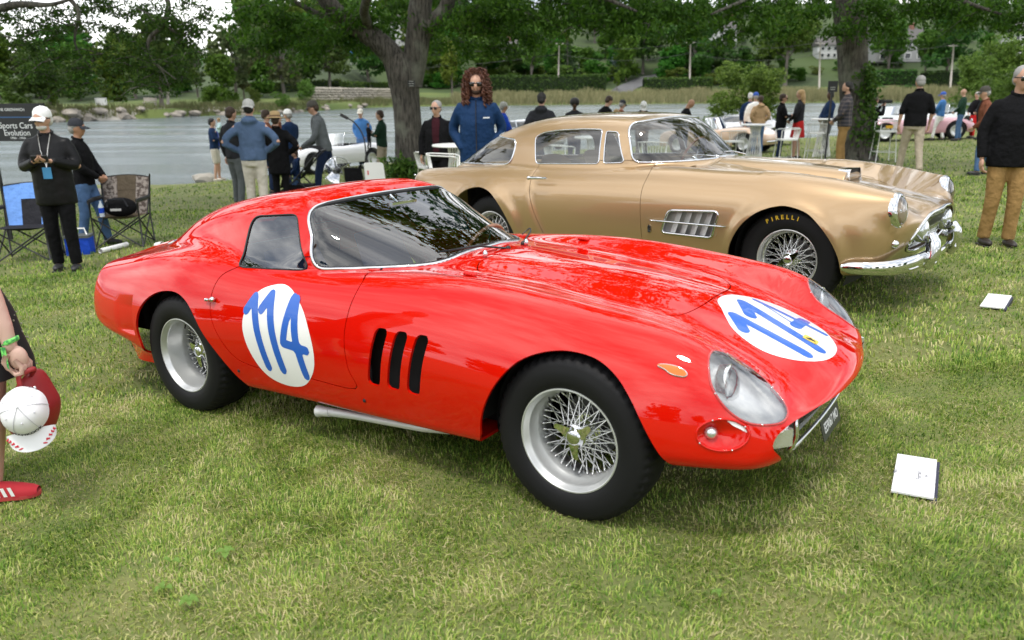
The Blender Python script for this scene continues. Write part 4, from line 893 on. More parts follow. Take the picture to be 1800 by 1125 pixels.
for a in (rad(0), rad(180), rad(270)): sp2.tube([.03*(math.cos(a)*u+math.sin(a)*vv)-ax*.02, .195*(math.cos(a)*u+math.sin(a)*vv)], .008, 6, flat=.4)
sp2.sphere(-ax*.01, .03, 10, 6).tube([-ax*.01, -ax*.25], .018, 8).build('spoke', CHROME, swg, 180)
for y0, y1 in ((-.08, -.50), (.30, .02)): MB().tube([(1.98, y0, 1.02), (1.93-.35*y1*y1, (y0+y1)/2, 1.052), (1.86-.6*y1*y1, y1, 1.055)], .005, 6).build('wiper', CHROME, gold_car, 180)
# ================================================================== other show cars
def simple_car(name, label, px, py, rz, paint, Lf=.75, Lr=.85, wb=2.4, wd=.84, hood=.80, belt=.84, roof=None, nosez=.55, stripe=None, pods=False, glassroof=.98, seats=DARK):
    """open or closed sports car from the same kind of surface, coarser: it stands far off"""
    root = empty(name, (0, 0, 0), 0, label, 'car'); p = on_lawn(px, py); lp = np.linalg.inv(np.array(LT))@np.array([*p, 1]); on_lawn_tilt(root, lp[0], lp[1], rz)
    x1 = wb+Lf; x0 = -Lr
    zt = spl([x0-.1, x0, x0+.35, .2, wb*.5, wb*.75, wb, x1-.25, x1, x1+.1], [nosez-.1, nosez+.08, belt-.03, belt, belt-.02, hood+.04, hood, nosez+.10, nosez-.02, nosez-.2])
    wm_ = spl([x0-.05, x0, x0+.2, .1, wb*.5, wb, x1-.3, x1-.05, x1, x1+.04], [.45, .58, wd-.10, wd, wd-.02, wd, wd-.10, wd-.30, .35, 0])
    def F(x, y, z):
        ay = np.abs(y); fb = .05*np.exp(-((x-wb)/.5)**2)+.05*np.exp(-(x/.5)**2)
        T = nrm(lambda a, b, c: c-(zt(a)-.10*b*b+fb*np.exp(-((b-.62)/.16)**2)), x, ay, z); S = nrm(lambda a, b, c: b-(wm_(a)-.35*(c-.5)**2), x, ay, z)
        f = smax(T, S, .14); f = smax(f, nrm(lambda a, b, c: a-(x1-.25*(c-.5)**2*4)+.15*b*b, x, ay, z), .08); f = smax(f, nrm(lambda a, b, c: x0-a+.12*b*b, x, ay, z), .08); f = smax(f, .24-z, .05)
        if roof:
            zr_ = spl([x0, -.2, .25, .8, 1.15, 1.7], [belt-.15, belt+.12, roof-.03, roof, roof-.05, belt-.05]); r = smax(nrm(lambda a, b, c: c-(zr_(a)-.14*b*b), x, ay, z), nrm(lambda a, b, c: b-(wd-.15-.38*(c-belt)), x, ay, z), .08); f = smin(f, r, .03)
        return f
    S = cast_shell(F, x0+.4, x1-.4, .5, 90, 14, 84).clip(lambda V: .26-V[:, 2]); full = S
    ar = lambda cx: (lambda V: np.where(np.abs(V[:, 1]) > .4, np.hypot(V[:, 0]-cx, V[:, 2]-.32)-.37, 1.))
    for cx in (0, wb): S = cut_hole(S, ar(cx))
    if roof:
        gf = lambda V: np.where(V[:, 2] > belt+.03, np.maximum.reduce([belt+.06-V[:, 2], V[:, 2]-(roof-.07), (np.abs(np.abs(V[:, 0]-.62)-.50)-.44)*-1*0-1]), 1.)
        gl = full.clip(gf); S = cut_hole(S, gf); gl.build('glass', glass_mat('dark_glass', (.25, .28, .28)), root)
        for cx in (-.02, .62, 1.28):
            for s in (-1, 1): MB().tube([(cx+.12*(cx > 1), s*(wd-.17), belt+.04), (cx-.16*(cx > 1), s*(wd-.27), roof-.06)], .025, 6).build('pillar', paint, root, 180)
    else:
        ck = lambda V: np.where(V[:, 2] > belt-.14, sd_poly(V[:, :2], round_poly([(.15, -.55), (1.18, -.60), (1.18, .60), (.15, .55)], .15)), 1.); S = cut_hole(S, ck)
        MB().box((.65, 0, .42), (1.2, 1.2, .04)).box((.25, -.32, .62), (.12, .44, .46)).box((.25, .32, .62), (.12, .44, .46)).build('seat', seats, root)
        G = np.array([[(1.28-.42*y*y-t_*.16, y*(1-.10*t_), belt-.02+t_*.36) for y in np.linspace(-.66, .66, 12)] for t_ in np.linspace(0, 1, 5)]); MB().grid(G).build('windscreen', CLEAR, root, 180)
        MB().tube(np.vstack([G[:, 0], G[-1, 1:-1], G[::-1, -1]]), .014, 6).build('windscreen_frame', CHROME, root, 180)
    S.rim(.012).build('body', paint, root)
    for cx in (0, wb):
        for s in (-1, 1):
            M = frame((cx, s*(wd-.06), .32), (1, 0, 0), (0, 0, 1), (0, s*1., 0)); e = empty('wheel', (0, 0, 0), parent=root)
            MB().lathe([(.20, .0), (.23, .02), (.30, .015), (.325, -.02), (.33, -.09), (.32, -.16), (.2, -.18)], 30, M).build('tyre', TYRE, e, 60); MB().lathe([(0, .0), (.05, .005), (.06, -.02), (.16, -.02), (.19, .01), (.21, .0)], 24, M).build('rim', ALU, e, 60)
    for s in (-1, 1):
        MB().lathe([(.085, -.03), (.09, .0), (.075, .02), (0, .035)], 20, frame((x1-.16-.05, s*(wd-.27), nosez+.09), (0, 1, 0), (0, 0, 1), (1, 0, 0))).build('headlamp', LENS, root, 60)
    MB().box((x1-.10, 0, .40), (.10, .9, .12)).build('grille', DARK, root); MB().tube([(x1-.22, -.72, .36), (x1-.02, -.4, .36), (x1+.02, 0, .36), (x1-.02, .4, .36), (x1-.22, .72, .36)], .03, 8, flat=.6).build('bumper', CHROME, root, 180)
    MB().box((wb/2, 0, .3), (wb, 1.2, .04)).build('floor_pan', DARK, root)
    if stripe is not None:
        st = full.clip(lambda V: np.where((V[:, 2] > .3) & (np.abs(V[:, 1]) > .5), np.abs(V[:, 0]-(wb-.62))-.035, 1.)).offset(.003).build('stripe', stripe, root)
    return root
PW = mat('white_car_paint', (.72, .72, .75), .3, 0, 1.0); PSIL = mat('silver_car_paint', (.45, .48, .52), .3, .4, 1.0); PEACH = mat('peach_car_paint', (.70, .48, .33), .3, 0, 1.0); PINK = mat('pink_car_paint', (.62, .35, .40), .3, 0, 1.0); PGRN = mat('pale_silver_paint', (.55, .58, .56), .3, .2, 1.0); PDK = mat('dark_car_paint', (.03, .03, .035), .3, 0, 1.0)
simple_car('sports_car', 'white open sports car with a black fender stripe behind the stroller', 628, 296, rad(-128), PW, stripe=DARK, hood=.78, belt=.84)
simple_car('saloon_car', 'pale silver blue saloon car behind the man in royal blue', 905, 262, rad(-60), PSIL, roof=1.32, hood=.88, belt=.92, wb=2.6)
simple_car('sports_car', 'peach coloured open roadster with round headlamps beside the water edge bush', 1210, 268, rad(-42), PEACH, hood=.80, belt=.82)
simple_car('sports_car', 'white coupe behind the person in the tan hoodie', 1330, 257, rad(-150), PW, roof=1.22, hood=.84, belt=.88)
simple_car('sports_car', 'pink open sports car with dark red sill behind the photographing woman', 1545, 248, rad(-12), PINK, hood=.78, belt=.80)
simple_car('sports_car', 'silver car with raked windscreen behind the walking man', 1596, 231, rad(-170), PGRN, hood=.80, belt=.84)
simple_car('sports_car', 'pale silver open car behind the man in white trousers', 1668, 231, rad(-155), PGRN, hood=.80, belt=.84)
# ================================================================== people
_pend = []
def blob(name, mb, m, parent, voxel, smooth=6, keep=None):
    """closed pieces fused into one skin (voxel remesh), finished in one batch by finish_blobs()"""
    V, F = mb.arrays(); me = bpy.data.meshes.new(name); me.from_pydata(V.tolist(), [], F); me.materials.append(m)
    o = bpy.data.objects.new(name, me); COL.objects.link(o); o.parent = parent
    r = o.modifiers.new('r', 'REMESH'); r.mode = 'VOXEL'; r.voxel_size = voxel*1.12
    s = o.modifiers.new('s', 'SMOOTH'); s.iterations = smooth; s.factor = .5
    _pend.append((o, keep)); return o
def finish_blobs():
    bpy.context.view_layer.update(); dg = bpy.context.evaluated_depsgraph_get()
    for o, keep in _pend:
        me = bpy.data.meshes.new_from_object(o.evaluated_get(dg)); old = o.data; o.modifiers.clear(); o.data = me
        if keep is not None:      # finer pieces that belong to the same surface (hands)
            V, F = keep.arrays(); b = bmesh.new(); b.from_mesh(me); vs_ = [b.verts.new(v) for v in V.tolist()]
            for f in F:
                try: b.faces.new([vs_[i] for i in f])
                except ValueError: pass
            b.to_mesh(me); b.free()
        me.shade_smooth(); bpy.data.meshes.remove(old)
    _pend.clear()
def ring_loft(mb, rows, n=14, caps=True):
    """rows: (cx,cy,cz, rx,ry) horizontal ellipses, closed ends"""
    th = np.arange(n)*2*PI/n; P = np.array([[[cx+rx*math.cos(t), cy+ry*math.sin(t), cz] for t in th] for cx, cy, cz, rx, ry in rows]); o = mb.n; mb.grid(P, cv=True)
    if caps: mb.f.append(tuple(o+j for j in range(n))[::-1]); mb.f.append(tuple(o+(len(rows)-1)*n+j for j in range(n)))
    return mb
def hand(mb, wrist, d, palm, s=1.0, curl=.5, thumb=1):
    """palm plus five bent fingers; d = finger direction, palm = palm normal"""
    d = np.array(d, float); d /= np.linalg.norm(d); p = np.array(palm, float); p -= d*(p@d); p /= np.linalg.norm(p); a = np.cross(d, p)
    w = np.array(wrist, float); R = np.stack([d, a, p], 1); mb.sphere(w+d*.045*s, (.052*s, .040*s, .019*s), 10, 7, R)
    for k in range(4):
        L = (.070, .080, .075, .058)[k]*s; b0 = w+d*.082*s+a*(.030-.020*k)*s; d1 = d*math.cos(curl*.6)+p*math.sin(curl*.6); d2 = d*math.cos(curl*1.5)+p*math.sin(curl*1.5); d3 = d*math.cos(curl*2.3)+p*math.sin(curl*2.3)
        mb.tube([b0-d*.02*s, b0, b0+d1*L*.45, b0+d1*L*.45+d2*L*.32, b0+d1*L*.45+d2*L*.32+d3*L*.25], np.array([.0085, .0088, .0082, .0075, .0055])*s, 6)
    b0 = w+d*.022*s+a*thumb*.030*s; d1 = d*.75+a*thumb*.55+p*.25; mb.tube([b0, b0+d1*.032*s, b0+d1*.050*s+d*.024*s+p*.012*s*curl, b0+d1*.052*s+d*.048*s+p*.022*s*curl], np.array([.012, .0105, .009, .0065])*s, 6)
SKIN = {'fair': mat('skin_fair', (.52, .30, .21), .5), 'tan': mat('skin_tan', (.40, .21, .13), .5), 'dark': mat('skin_dark', (.10, .05, .03), .5)}
def cloth(name, c, rough=.85, bump=.35, c2=None): return mat('cloth_'+name, c, rough, spec=.12, noise=(18, c2 or tuple(min(1, v*1.25) for v in c), .3), bump=(8, bump*2.2, .05))
HAIRC = {'black': (.012, .010, .009), 'brown': (.045, .024, .013), 'grey': (.30, .29, .28), 'white': (.62, .61, .58), 'blond': (.42, .27, .12), 'auburn': (.09, .028, .012)}
ARMS = {   # (elbow, wrist, hand direction, palm normal) for the left arm (y>0), body frame, metres at 1.78 m tall
    'down': ((-.03, .27, 1.14), (.04, .27, .89), (.1, 0, -1), (0, -1, 0)),
    'pocket': ((-.09, .285, 1.15), (.055, .155, .95), (.3, -.3, -.9), (0, -1, 0)),
    'phone': ((.02, .27, 1.14), (.27, .08, 1.22), (.7, -.7, .15), (-.2, -.3, 1)),
    'camera': ((.14, .25, 1.24), (.26, .08, 1.50), (.6, -.6, .5), (-1, 0, 0)),
    'back': ((-.14, .25, 1.14), (-.17, .05, .96), (0, -1, 0), (-1, 0, 0)),
    'push': ((.08, .27, 1.12), (.36, .20, 1.02), (.9, -.2, -.1), (0, 0, -1)),
    'hold': ((.05, .29, 1.16), (.24, .05, 1.18), (.5, -.9, .1), (-1, 0, 0)),
    'hip': ((-.12, .40, 1.16), (.02, .21, 1.02), (.5, -.5, -.4), (0, -1, 0)),
    'front': ((.06, .27, 1.13), (.22, .10, .98), (.5, -.7, -.5), (-.5, 0, .5)),
    'reach': ((.18, .24, 1.20), (.42, .20, 1.10), (1, 0, -.3), (0, 0, -1)),
}
def person(pos, face, H, label, top=None, bottom=None, shoes=(.02, .02, .022), skin='fair', hair='brown', hairstyle='short', cap=None, capm=None, arms=('down', 'down'), hem=.86, legs=None, lean=0., vox=.016, glasses=False, beard=None, group=None, shorts=False, sleeve=1.0, puff=1.0, hood=False, headturn=0., skirt=None, headdown=.07, open_jacket=None, bulk=1.0):
    """pos: feet; face: heading of the body (radians, 0 = +X)"""
    s = H/1.755; root = empty('person', pos, face, label, 'person', group); root.scale = (s, s, s)
    legs = legs or ((.03, .10), (-.05, -.10)); hipz = .93
    def bend(p):    # lean forward about the hip
        p = np.array(p, float)
        if lean and p[2] > hipz: q = p-[0, 0, hipz]; c, sn = math.cos(lean), math.sin(lean); return np.array([q[0]*c+q[2]*sn, q[1], -q[0]*sn+q[2]*c+hipz])
        return p
    B = lambda mb: (setattr(mb, 'v', [np.array([bend(p) for p in v]) for v in mb.v]), mb)[1]
    sk = SKIN[skin]; hd = MB(); hb = MB(); hm = empty
    Mh = Matrix.Rotation(headturn, 3, 'Z')@Matrix.Rotation(headdown, 3, 'Y'); Mh = np.array(Mh)
    hx = lambda mb, c=(0.015, 0, 1.54): (setattr(mb, 'v', [(v-np.array(c))@Mh.T+np.array(c)-np.array([0, 0, .028]) for v in mb.v]), mb)[1]
    # head: skull, jaw, nose, brow, ears
    h1 = MB(); h1.sphere((.010, 0, 1.687), (.097, .076, .097), 14, 10).sphere((.030, 0, 1.628), (.064, .056, .076), 12, 9).sphere((.056, 0, 1.588), (.034, .034, .026), 10, 7).sphere((.099, 0, 1.643), (.020, .015, .018), 8, 6).tube([(.088, 0, 1.685), (.104, 0, 1.645)], [.011, .014], 6)
    for y in (-1, 1): h1.sphere((.0, y*.078, 1.650), (.018, .010, .030), 8, 6).sphere((.075, y*.032, 1.688), (.018, .026, .011), 8, 6).sphere((.060, y*.042, 1.640), (.026, .022, .022), 8, 6)
    h1.sphere((.090, 0, 1.612), (.010, .024, .007), 8, 5).sphere((.088, 0, 1.601), (.010, .020, .007), 8, 5)
    hx(h1); nb = MB(); nb.tube([(-.018, 0, 1.42), (-.010, 0, 1.49), (.008, 0, 1.58)], [.066, .053, .052], 10)
    nb.sphere((-.01, 0, 1.40), (.085, .16, .09), 12, 8)
    # inner body under the clothes, one skin with head, arms and legs
    ring_loft(nb, [(0, 0, .88, .10, .15), (0, 0, 1.05, .10, .135), (0, 0, 1.25, .11, .155), (-.01, 0, 1.40, .09, .15)], 12)
    hands = MB(); armpts = []
    for sd_, nm in ((1, arms[0]), (-1, arms[1])):
        e, w, d, pn = [np.array(q, float)*[1, sd_, 1] for q in ARMS[nm]]; sh = np.array([-.015, sd_*.185, 1.392]); armpts.append((sh, e, w))
        nb.tube([sh, (sh+e)/2, e, (e*.6+w*.4), w, w+(w-e)*.08], [.047, .045, .038, .040, .027, .026], 8); hand(hands, w+(w-e)/np.linalg.norm(w-e)*.01, d, pn, 1.0 if nm != 'pocket' else .5, .6, 1 if sd_*1 > 0 else -1)
    nb.v = [np.array([bend(p) for p in v]) for v in nb.v]; h1.v = [np.array([bend(p) for p in v]) for v in h1.v]; B(hands)
    lp = []
    for (fx, fy), sd_ in zip(legs, (1, -1)):
        hip = np.array([0, sd_*.09, .90]); ft = np.array([fx, fy, .075]); kn = (hip+ft)/2+np.array([.035, 0, .01]); lp.append((hip, kn, ft)); nb.tube([hip, (hip+kn)/2, kn, (kn*.6+ft*.4), ft], [.085, .075, .052, .055, .036], 10)
        nb.sphere(ft+[.05, 0, -.03], (.11, .042, .036), 10, 6)
    for v in h1.v: nb.v.append(v)
    nb.f += [tuple(i+nb.n for i in f) for f in h1.f]; nb.n += h1.n
    blob('body', nb, sk, root, max(.0135, vox*1.2), 3, keep=hands)
    # top
    if top is not None:
        tb = MB(); q = puff; bk = bulk
        ring_loft(tb, [(-.005, 0, hem, .128*q*bk, .185*q*bk), (0, 0, hem+.10, .130*q*bk, .185*q*bk), (.008, 0, 1.08, .128*q*bk, .178*q*bk), (.01, 0, 1.22, .134*q*bk, .192*q), (0, 0, 1.33, .128*q, .200*q), (-.012, 0, 1.405, .108*q, .188*q), (-.016, 0, 1.445, .088, .150), (-.015, 0, 1.478, .070, .098), (-.012, 0, 1.505, .060, .066)], 18)
        for (sh, e, w) in armpts:
            ed = w if sleeve >= 1 else (sh+(e-sh)*sleeve*2 if sleeve < .5 else e+(w-e)*(sleeve-.5)*2); sh2 = sh+[0, 0, .0]
            if sleeve > .5: tb.tube([sh2*[1, .6, 1]+[0, 0, .01], sh2*[1, .93, 1], sh2*[1, 1.04, 1]-[0, 0, .05], (sh+e)/2, e*.8+sh*.2, e*.85+ed*.15, (e+ed)/2, ed], np.array([.055, .066, .070, .064, .060, .058, .053, .046])*q, 10)
            else: tb.tube([sh2*[1, .6, 1], sh2*[1, .93, 1], ed], np.array([.055, .068, .066])*q, 10)
        if hood: tb.sphere((-.085, 0, 1.47), (.075, .12, .065), 12, 8)
        B(tb); blob('jacket' if sleeve >= 1 else 'shirt', tb, top, root, vox, 5)
        if vox < .02:
            co_ = MB().tube([bend((.062*math.cos(a_)-.006, .064*math.sin(a_), 1.502-.020*math.cos(a_))) for a_ in np.linspace(.28, 2*PI-.28, 18)], [.006]+[.016]*16+[.006], 8); co_.build('collar', top, root, 180)
    if open_jacket is not None:
        zz = [hem+.04, 1.0, 1.1, 1.22, 1.33, 1.405, 1.45, 1.49]; rx = [.130*puff*bulk, .131*puff*bulk, .131*puff*bulk, .137*puff*bulk, .130*puff, .107*puff, .088, .064]
        B(MB().grid(np.array([[(r_+.014-abs(u_)*.012, u_*w_, z_) for u_ in (-1, -.5, 0, .5, 1)] for z_, r_, w_ in zip(zz, rx, (.05, .05, .05, .055, .06, .065, .06, .045))]))).build('undershirt', open_jacket, root, 180)
    # bottoms
    if skirt is not None:
        kb = MB(); ring_loft(kb, [(0, 0, skirt, .19, .24), (0, 0, .75, .16, .21), (0, 0, 1.0, .125, .17)], 18); blob('skirt', kb, bottom, root, vox, 4)
    elif bottom is not None:
        bb = MB(); ring_loft(bb, [(0, 0, .80, .105*bulk, .165*bulk), (0, 0, .90, .122*bulk, .178*bulk), (0, 0, 1.02, .115*bulk, .165*bulk)], 16)
        for hip, kn, ft in lp:
            end = kn+(hip-kn)*.05 if shorts else ft+[0, 0, .0]; pts = [hip, (hip+kn)/2, kn]+([] if shorts else [(kn+ft)/2, end]); rad_ = [.098, .088, .072]+([] if shorts else [.065, .062]); bb.tube(pts, np.array(rad_)*(1.12 if shorts else 1.0), 12)
        blob('shorts' if shorts else 'trousers', bb, bottom, root, vox, 4)
    sm = mat('shoe_%.2f_%.2f_%.2f' % shoes, shoes, .5)
    for hip, kn, ft in lp:
        MB().sphere(ft+[.055, 0, -.035], (.135, .048, .042), 12, 7).box(ft+[.055, 0, -.068], (.24, .08, .014)).build('shoe', sm, root, 180)
    # hair and headgear
    hc = mat('hair_'+hair, HAIRC[hair], .6, bump=(60, .5, .01)) if hair else None
    att = lambda mb: B(hx(mb))
    if hairstyle == 'short': att(MB().sphere((-.014, 0, 1.705), (.098, .083, .088), 14, 9).sphere((-.05, 0, 1.655), (.06, .074, .07), 12, 8)).build('hair', hc, root, 180)
    elif hairstyle == 'long': blob('hair', att(MB().sphere((-.014, 0, 1.70), (.102, .088, .095), 14, 9).sphere((-.06, 0, 1.58), (.07, .10, .15), 14, 9).sphere((-.07, 0, 1.47), (.055, .10, .10), 12, 8)), hc, root, .014, 3)
    elif hairstyle == 'afro': blob('hair', att(MB().sphere((-.02, 0, 1.72), (.135, .13, .12), 14, 9)), hc, root, .02, 2)
    elif hairstyle == 'curly':
        g = np.random.default_rng(5); cb = MB()
        for k in range(620):
            a = g.uniform(0, 2*PI); z = 1.46+.38*g.random()**.8; r = np.interp(z, [1.46, 1.55, 1.66, 1.76, 1.82, 1.84], [.145, .160, .150, .128, .090, .03]); r *= g.uniform(.80, 1.06); x, y = r*math.cos(a)*.92-.012, r*math.sin(a)
            front = x > .0 and abs(y) < .078
            if front and z < 1.79: continue
            cu = [(x+.013*math.cos(j*1.25+a), y+.013*math.sin(j*1.25+a), z-j*.011) for j in range(3 if front else 8)]; cb.tube(cu, .0075, 5)
        cb.sphere((-.03, 0, 1.71), (.108, .115, .105), 14, 9).sphere((-.05, 0, 1.57), (.08, .14, .12), 14, 9); att(cb).build('hair', mat('curls', (.055, .016, .008), .5, bump=(90, .6, .01), noise=(14, (.14, .05, .025), .2)), root, 180)
    if beard: att(MB().sphere((.046, 0, 1.592), (.054, .052, .034), 12, 8).sphere((.086, 0, 1.619), (.014, .026, .007), 8, 5)).build('beard', mat('beard_'+beard, HAIRC[beard], .8), root, 180)
    if cap:
        cm = capm or mat('cap_'+cap, (.8, .8, .8), .8)
        if cap.startswith('straw'):
            att(MB().lathe([(0, .105), (.05, .11), (.085, .095), (.10, .03), (.104, 0), (.16, -.012), (.205, -.02), (.21, -.024), (.15, -.022), (.09, -.012)], 28, frame((-.012, 0, 1.725), (1, 0, 0), (0, 1, 0), (0, 0, 1)))).build('hat', cm, root, 60)
            att(MB().lathe([(.104, .035), (.107, .02), (.107, .002)], 24, frame((-.012, 0, 1.725), (1, 0, 0), (0, 1, 0), (0, 0, 1)))).build('hat_band', mat('hat_band_tan', (.20, .13, .07), .8), root, 60)
        else:
            k = -1 if cap.startswith('back') else 1; c = MB()
            c.lathe([(0, .088), (.03, .087), (.065, .072), (.09, .040), (.0985, .0), (.099, -.02)], 24, frame((-.008, 0, 1.715), (1.05, 0, 0), (0, .88, 0), (0, 0, 1)))
            vis = [[((k*(.075+.105*t*math.cos(u*1.2)))-.008, .088*math.sin(u*1.35)*(1-.1*t), 1.708-.028*t-.022*u*u) for u in np.linspace(-1, 1, 9)] for t in np.linspace(0, 1, 4)]; c.grid(np.array(vis)); c.grid(np.array(vis)-[0, 0, .006]); att(c).build('cap', cm, root, 60)
            att(MB().sphere((-.008, 0, 1.803), .008, 8, 5)).build('cap_button', cm, root, 180)
    if glasses:
        gb = MB(); GL = mat('sunglass_lens', (.006, .006, .007), .08, 0, .5)
        for y in (-1, 1): gb.prism(round_poly([(-.030, -.021), (.026, -.023), (.031, .020), (-.031, .022)], .010), -.004, .004, frame((.098, y*.034, 1.672), (0, y*1., 0), (0, 0, 1), (1, -y*.12*y, 0))).tube([(.095, y*.064, 1.682), (.0, y*.082, 1.678)], .0045, 5)
        gb.tube([(.101, -.012, 1.680), (.101, .012, 1.680)], .005, 5); att(gb).build('sunglasses', GL, root, 180)
    return root
def stand(px, D, head_py=None, H=None):
    """feet on the lawn at depth D below pixel column px; the height follows from where the head top shows"""
    d = ray(px, 190); x = d[0]/d[1]*D; z = float(lawn_z(x, D))
    # verticals lean a little in the picture, so refine the column at mid height
    if H is None: H = float(at_y(px, head_py, D)[2]-z)
    return (x, D, z), H
def facing(deg): return rad(deg)     # 0 = to the right, -90 = towards the camera, 90 = away
BLK = cloth('black', (.006, .006, .007), .85); LEATHER = mat('black_leather', (.006, .006, .007), .45, spec=.22, bump=(7, .45, .03)); NAVY = cloth('navy', (.012, .028, .075)); NAVYJ = cloth('navy_softshell', (.008, .030, .085), .65)
SLATE = cloth('slate_blue', (.07, .11, .19)); KHAKI = cloth('khaki', (.40, .34, .26)); TANP = cloth('tan_trousers', (.28, .17, .065)); STONE = cloth('stone', (.52, .48, .42)); JEAN = cloth('denim', (.07, .13, .25)); DJEAN = cloth('dark_denim', (.015, .025, .06)); GREY = cloth('grey', (.10, .11, .115)); CHAR = cloth('charcoal', (.022, .023, .027)); MAROON = cloth('maroon', (.035, .008, .012)); BLUE = cloth('royal_blue', (.015, .06, .42)); MIDB = cloth('mid_blue', (.05, .15, .36)); TANH = cloth('tan_hoodie', (.42, .28, .16)); WHITEC = cloth('white', (.75, .75, .74)); GREEN = cloth('dark_green', (.015, .04, .025)); BROWN = cloth('brown', (.16, .06, .035)); RED_C = cloth('red', (.45, .02, .02))
def plaid_mat():
    m = bpy.data.materials.new('plaid'); m.use_nodes = True; t = m.node_tree; b = t.nodes['Principled BSDF']; b.inputs['Roughness'].default_value = .85; co = t.nodes.new('ShaderNodeTexCoord'); last = None
    for ax, sc_ in ((2, 13), (1, 12)):
        sx = t.nodes.new('ShaderNodeSeparateXYZ'); mu = t.nodes.new('ShaderNodeMath'); mu.operation = 'MULTIPLY'; mu.inputs[1].default_value = sc_; fr = t.nodes.new('ShaderNodeMath'); fr.operation = 'FRACT'; gt = t.nodes.new('ShaderNodeMath'); gt.operation = 'GREATER_THAN'; gt.inputs[1].default_value = .62
        t.links.new(co.outputs['Object'], sx.inputs[0]); t.links.new(sx.outputs[ax], mu.inputs[0]); t.links.new(mu.outputs[0], fr.inputs[0]); t.links.new(fr.outputs[0], gt.inputs[0])
        if last is None: last = gt
        else: ad = t.nodes.new('ShaderNodeMath'); ad.operation = 'ADD'; t.links.new(last.outputs[0], ad.inputs[0]); t.links.new(gt.outputs[0], ad.inputs[1]); last = ad
    r = t.nodes.new('ShaderNodeValToRGB'); r.color_ramp.elements[0].color = (.025, .025, .035, 1); r.color_ramp.elements[1].color = (.13, .105, .10, 1); dv = t.nodes.new('ShaderNodeMath'); dv.operation = 'MULTIPLY'; dv.inputs[1].default_value = .5; t.links.new(last.outputs[0], dv.inputs[0]); t.links.new(dv.outputs[0], r.inputs[0]); t.links.new(r.outputs[0], b.inputs['Base Color']); return m
PLAID = plaid_mat()
wcap = mat('cap_white', (.80, .80, .80), .8); gcap = mat('cap_grey', (.42, .42, .40), .85); bcap = mat('cap_black', (.015, .017, .025), .8); lcap = mat('cap_blue', (.03, .09, .40), .8); tcap = mat('cap_cream', (.65, .62, .55), .85); dcap = mat('cap_dark_plaid', (.06, .055, .045), .85)
def P(px, D, head, face, label, **k):
    pos, H = stand(px, D, head, k.pop('H', None)); DBGH.append((px, D, round(H, 2))); return person(pos, facing(face), H, label, **k)
DBGH = []
# the near figures
P(72, 8.75, 190, -75, 'man in white cap, sunglasses and black leather jacket looking at his phone', top=LEATHER, bottom=BLK, hair='white', cap='white', capm=wcap, arms=('phone', 'phone'), glasses=True, beard='white', hem=.74, vox=.013, headturn=-.35, headdown=.10, bulk=1.12)
P(128, 10.6, 210, 8, 'man in black cap, dark jacket and jeans standing behind the man with the phone', top=BLK, bottom=JEAN, hair='grey', cap='black', capm=bcap, arms=('front', 'front'), legs=((.16, .10), (-.12, -.10)), vox=.016, skin='tan')
P(369, 23.2, 208, 12, 'man in blue vest and pale shorts carrying a toddler at the water edge', top=NAVY, bottom=STONE, shorts=True, shoes=(.55, .5, .42), hair='black', arms=('hold', 'hold'), vox=.023, open_jacket=BLUE)
P(437, 13.0, 176, 97, 'man seen from behind in slate blue hooded jacket, grey cap and pale trousers', top=SLATE, bottom=STONE, hair='black', cap='back grey', capm=gcap, arms=('hip', 'hip'), hood=True, vox=.016, hem=.88, bulk=1.06)
P(404, 15.2, 188, 60, 'man in dark jacket and grey trousers holding a camera beside the slate blue jacket', top=CHAR, bottom=GREY, hair='brown', arms=('down', 'front'), vox=.019)
P(482, 15.0, 200, 95, 'person in straw hat and long black coat seen from behind', top=BLK, bottom=BLK, hair='brown', hairstyle='short', cap='straw hat', capm=mat('straw', (.42, .29, .14), .8, bump=(60, .5, .01)), arms=('down', 'hip'), hem=.62, vox=.019, puff=1.1)
P(466, 18.0, 193, 40, 'brown haired person raising both hands to take a picture behind the straw hat', top=BROWN, bottom=DJEAN, hair='brown', arms=('camera', 'camera'), vox=.023)
P(505, 19.0, 193, 150, 'man in white cap and navy jacket behind the straw hat', top=NAVY, bottom=DJEAN, hair='grey', cap='white', capm=wcap, arms=('down', 'front'), vox=.023)
P(566, 16.3, 176, 182, 'man in dark cap and grey cardigan pushing the stroller', top=GREY, bottom=DJEAN, hair='brown', cap='dark', capm=dcap, arms=('push', 'push'), glasses=True, lean=.22, vox=.016, open_jacket=WHITEC, legs=((.18, .10), (-.20, -.10)))
P(633, 27.0, 192, -100, 'man in cream cap and mid blue jacket behind the white sports car', top=MIDB, bottom=JEAN, hair='grey', cap='cream', capm=tcap, arms=('pocket', 'pocket'), vox=.027)
P(668, 20.0, 194, 170, 'man in dark green jacket and khaki trousers cradling a baby by the forked tree', top=GREEN, bottom=KHAKI, hair='brown', arms=('hold', 'hold'), vox=.019, headdown=.15)
P(767, 13.2, 177, -95, 'grey haired man in sunglasses, black jacket and maroon shirt by the bar table', top=BLK, bottom=BLK, hair='grey', arms=('down', 'down'), glasses=True, open_jacket=MAROON, vox=.016, bulk=1.12, headturn=-.35)
P(838, 9.7, 128, -92, 'man with long auburn curls and sunglasses in navy softshell jacket, hands in pockets', top=NAVYJ, bottom=STONE, hair='auburn', hairstyle='curly', arms=('pocket', 'pocket'), glasses=True, beard='brown', vox=.011, hem=.80, bulk=1.08)
P(885, 22.0, 180, 20, 'man in royal blue shirt and patterned hat photographing the silver car', top=BLUE, bottom=DJEAN, hair='grey', cap='grey hat', capm=gcap, arms=('front', 'front'), skin='tan', vox=.027)
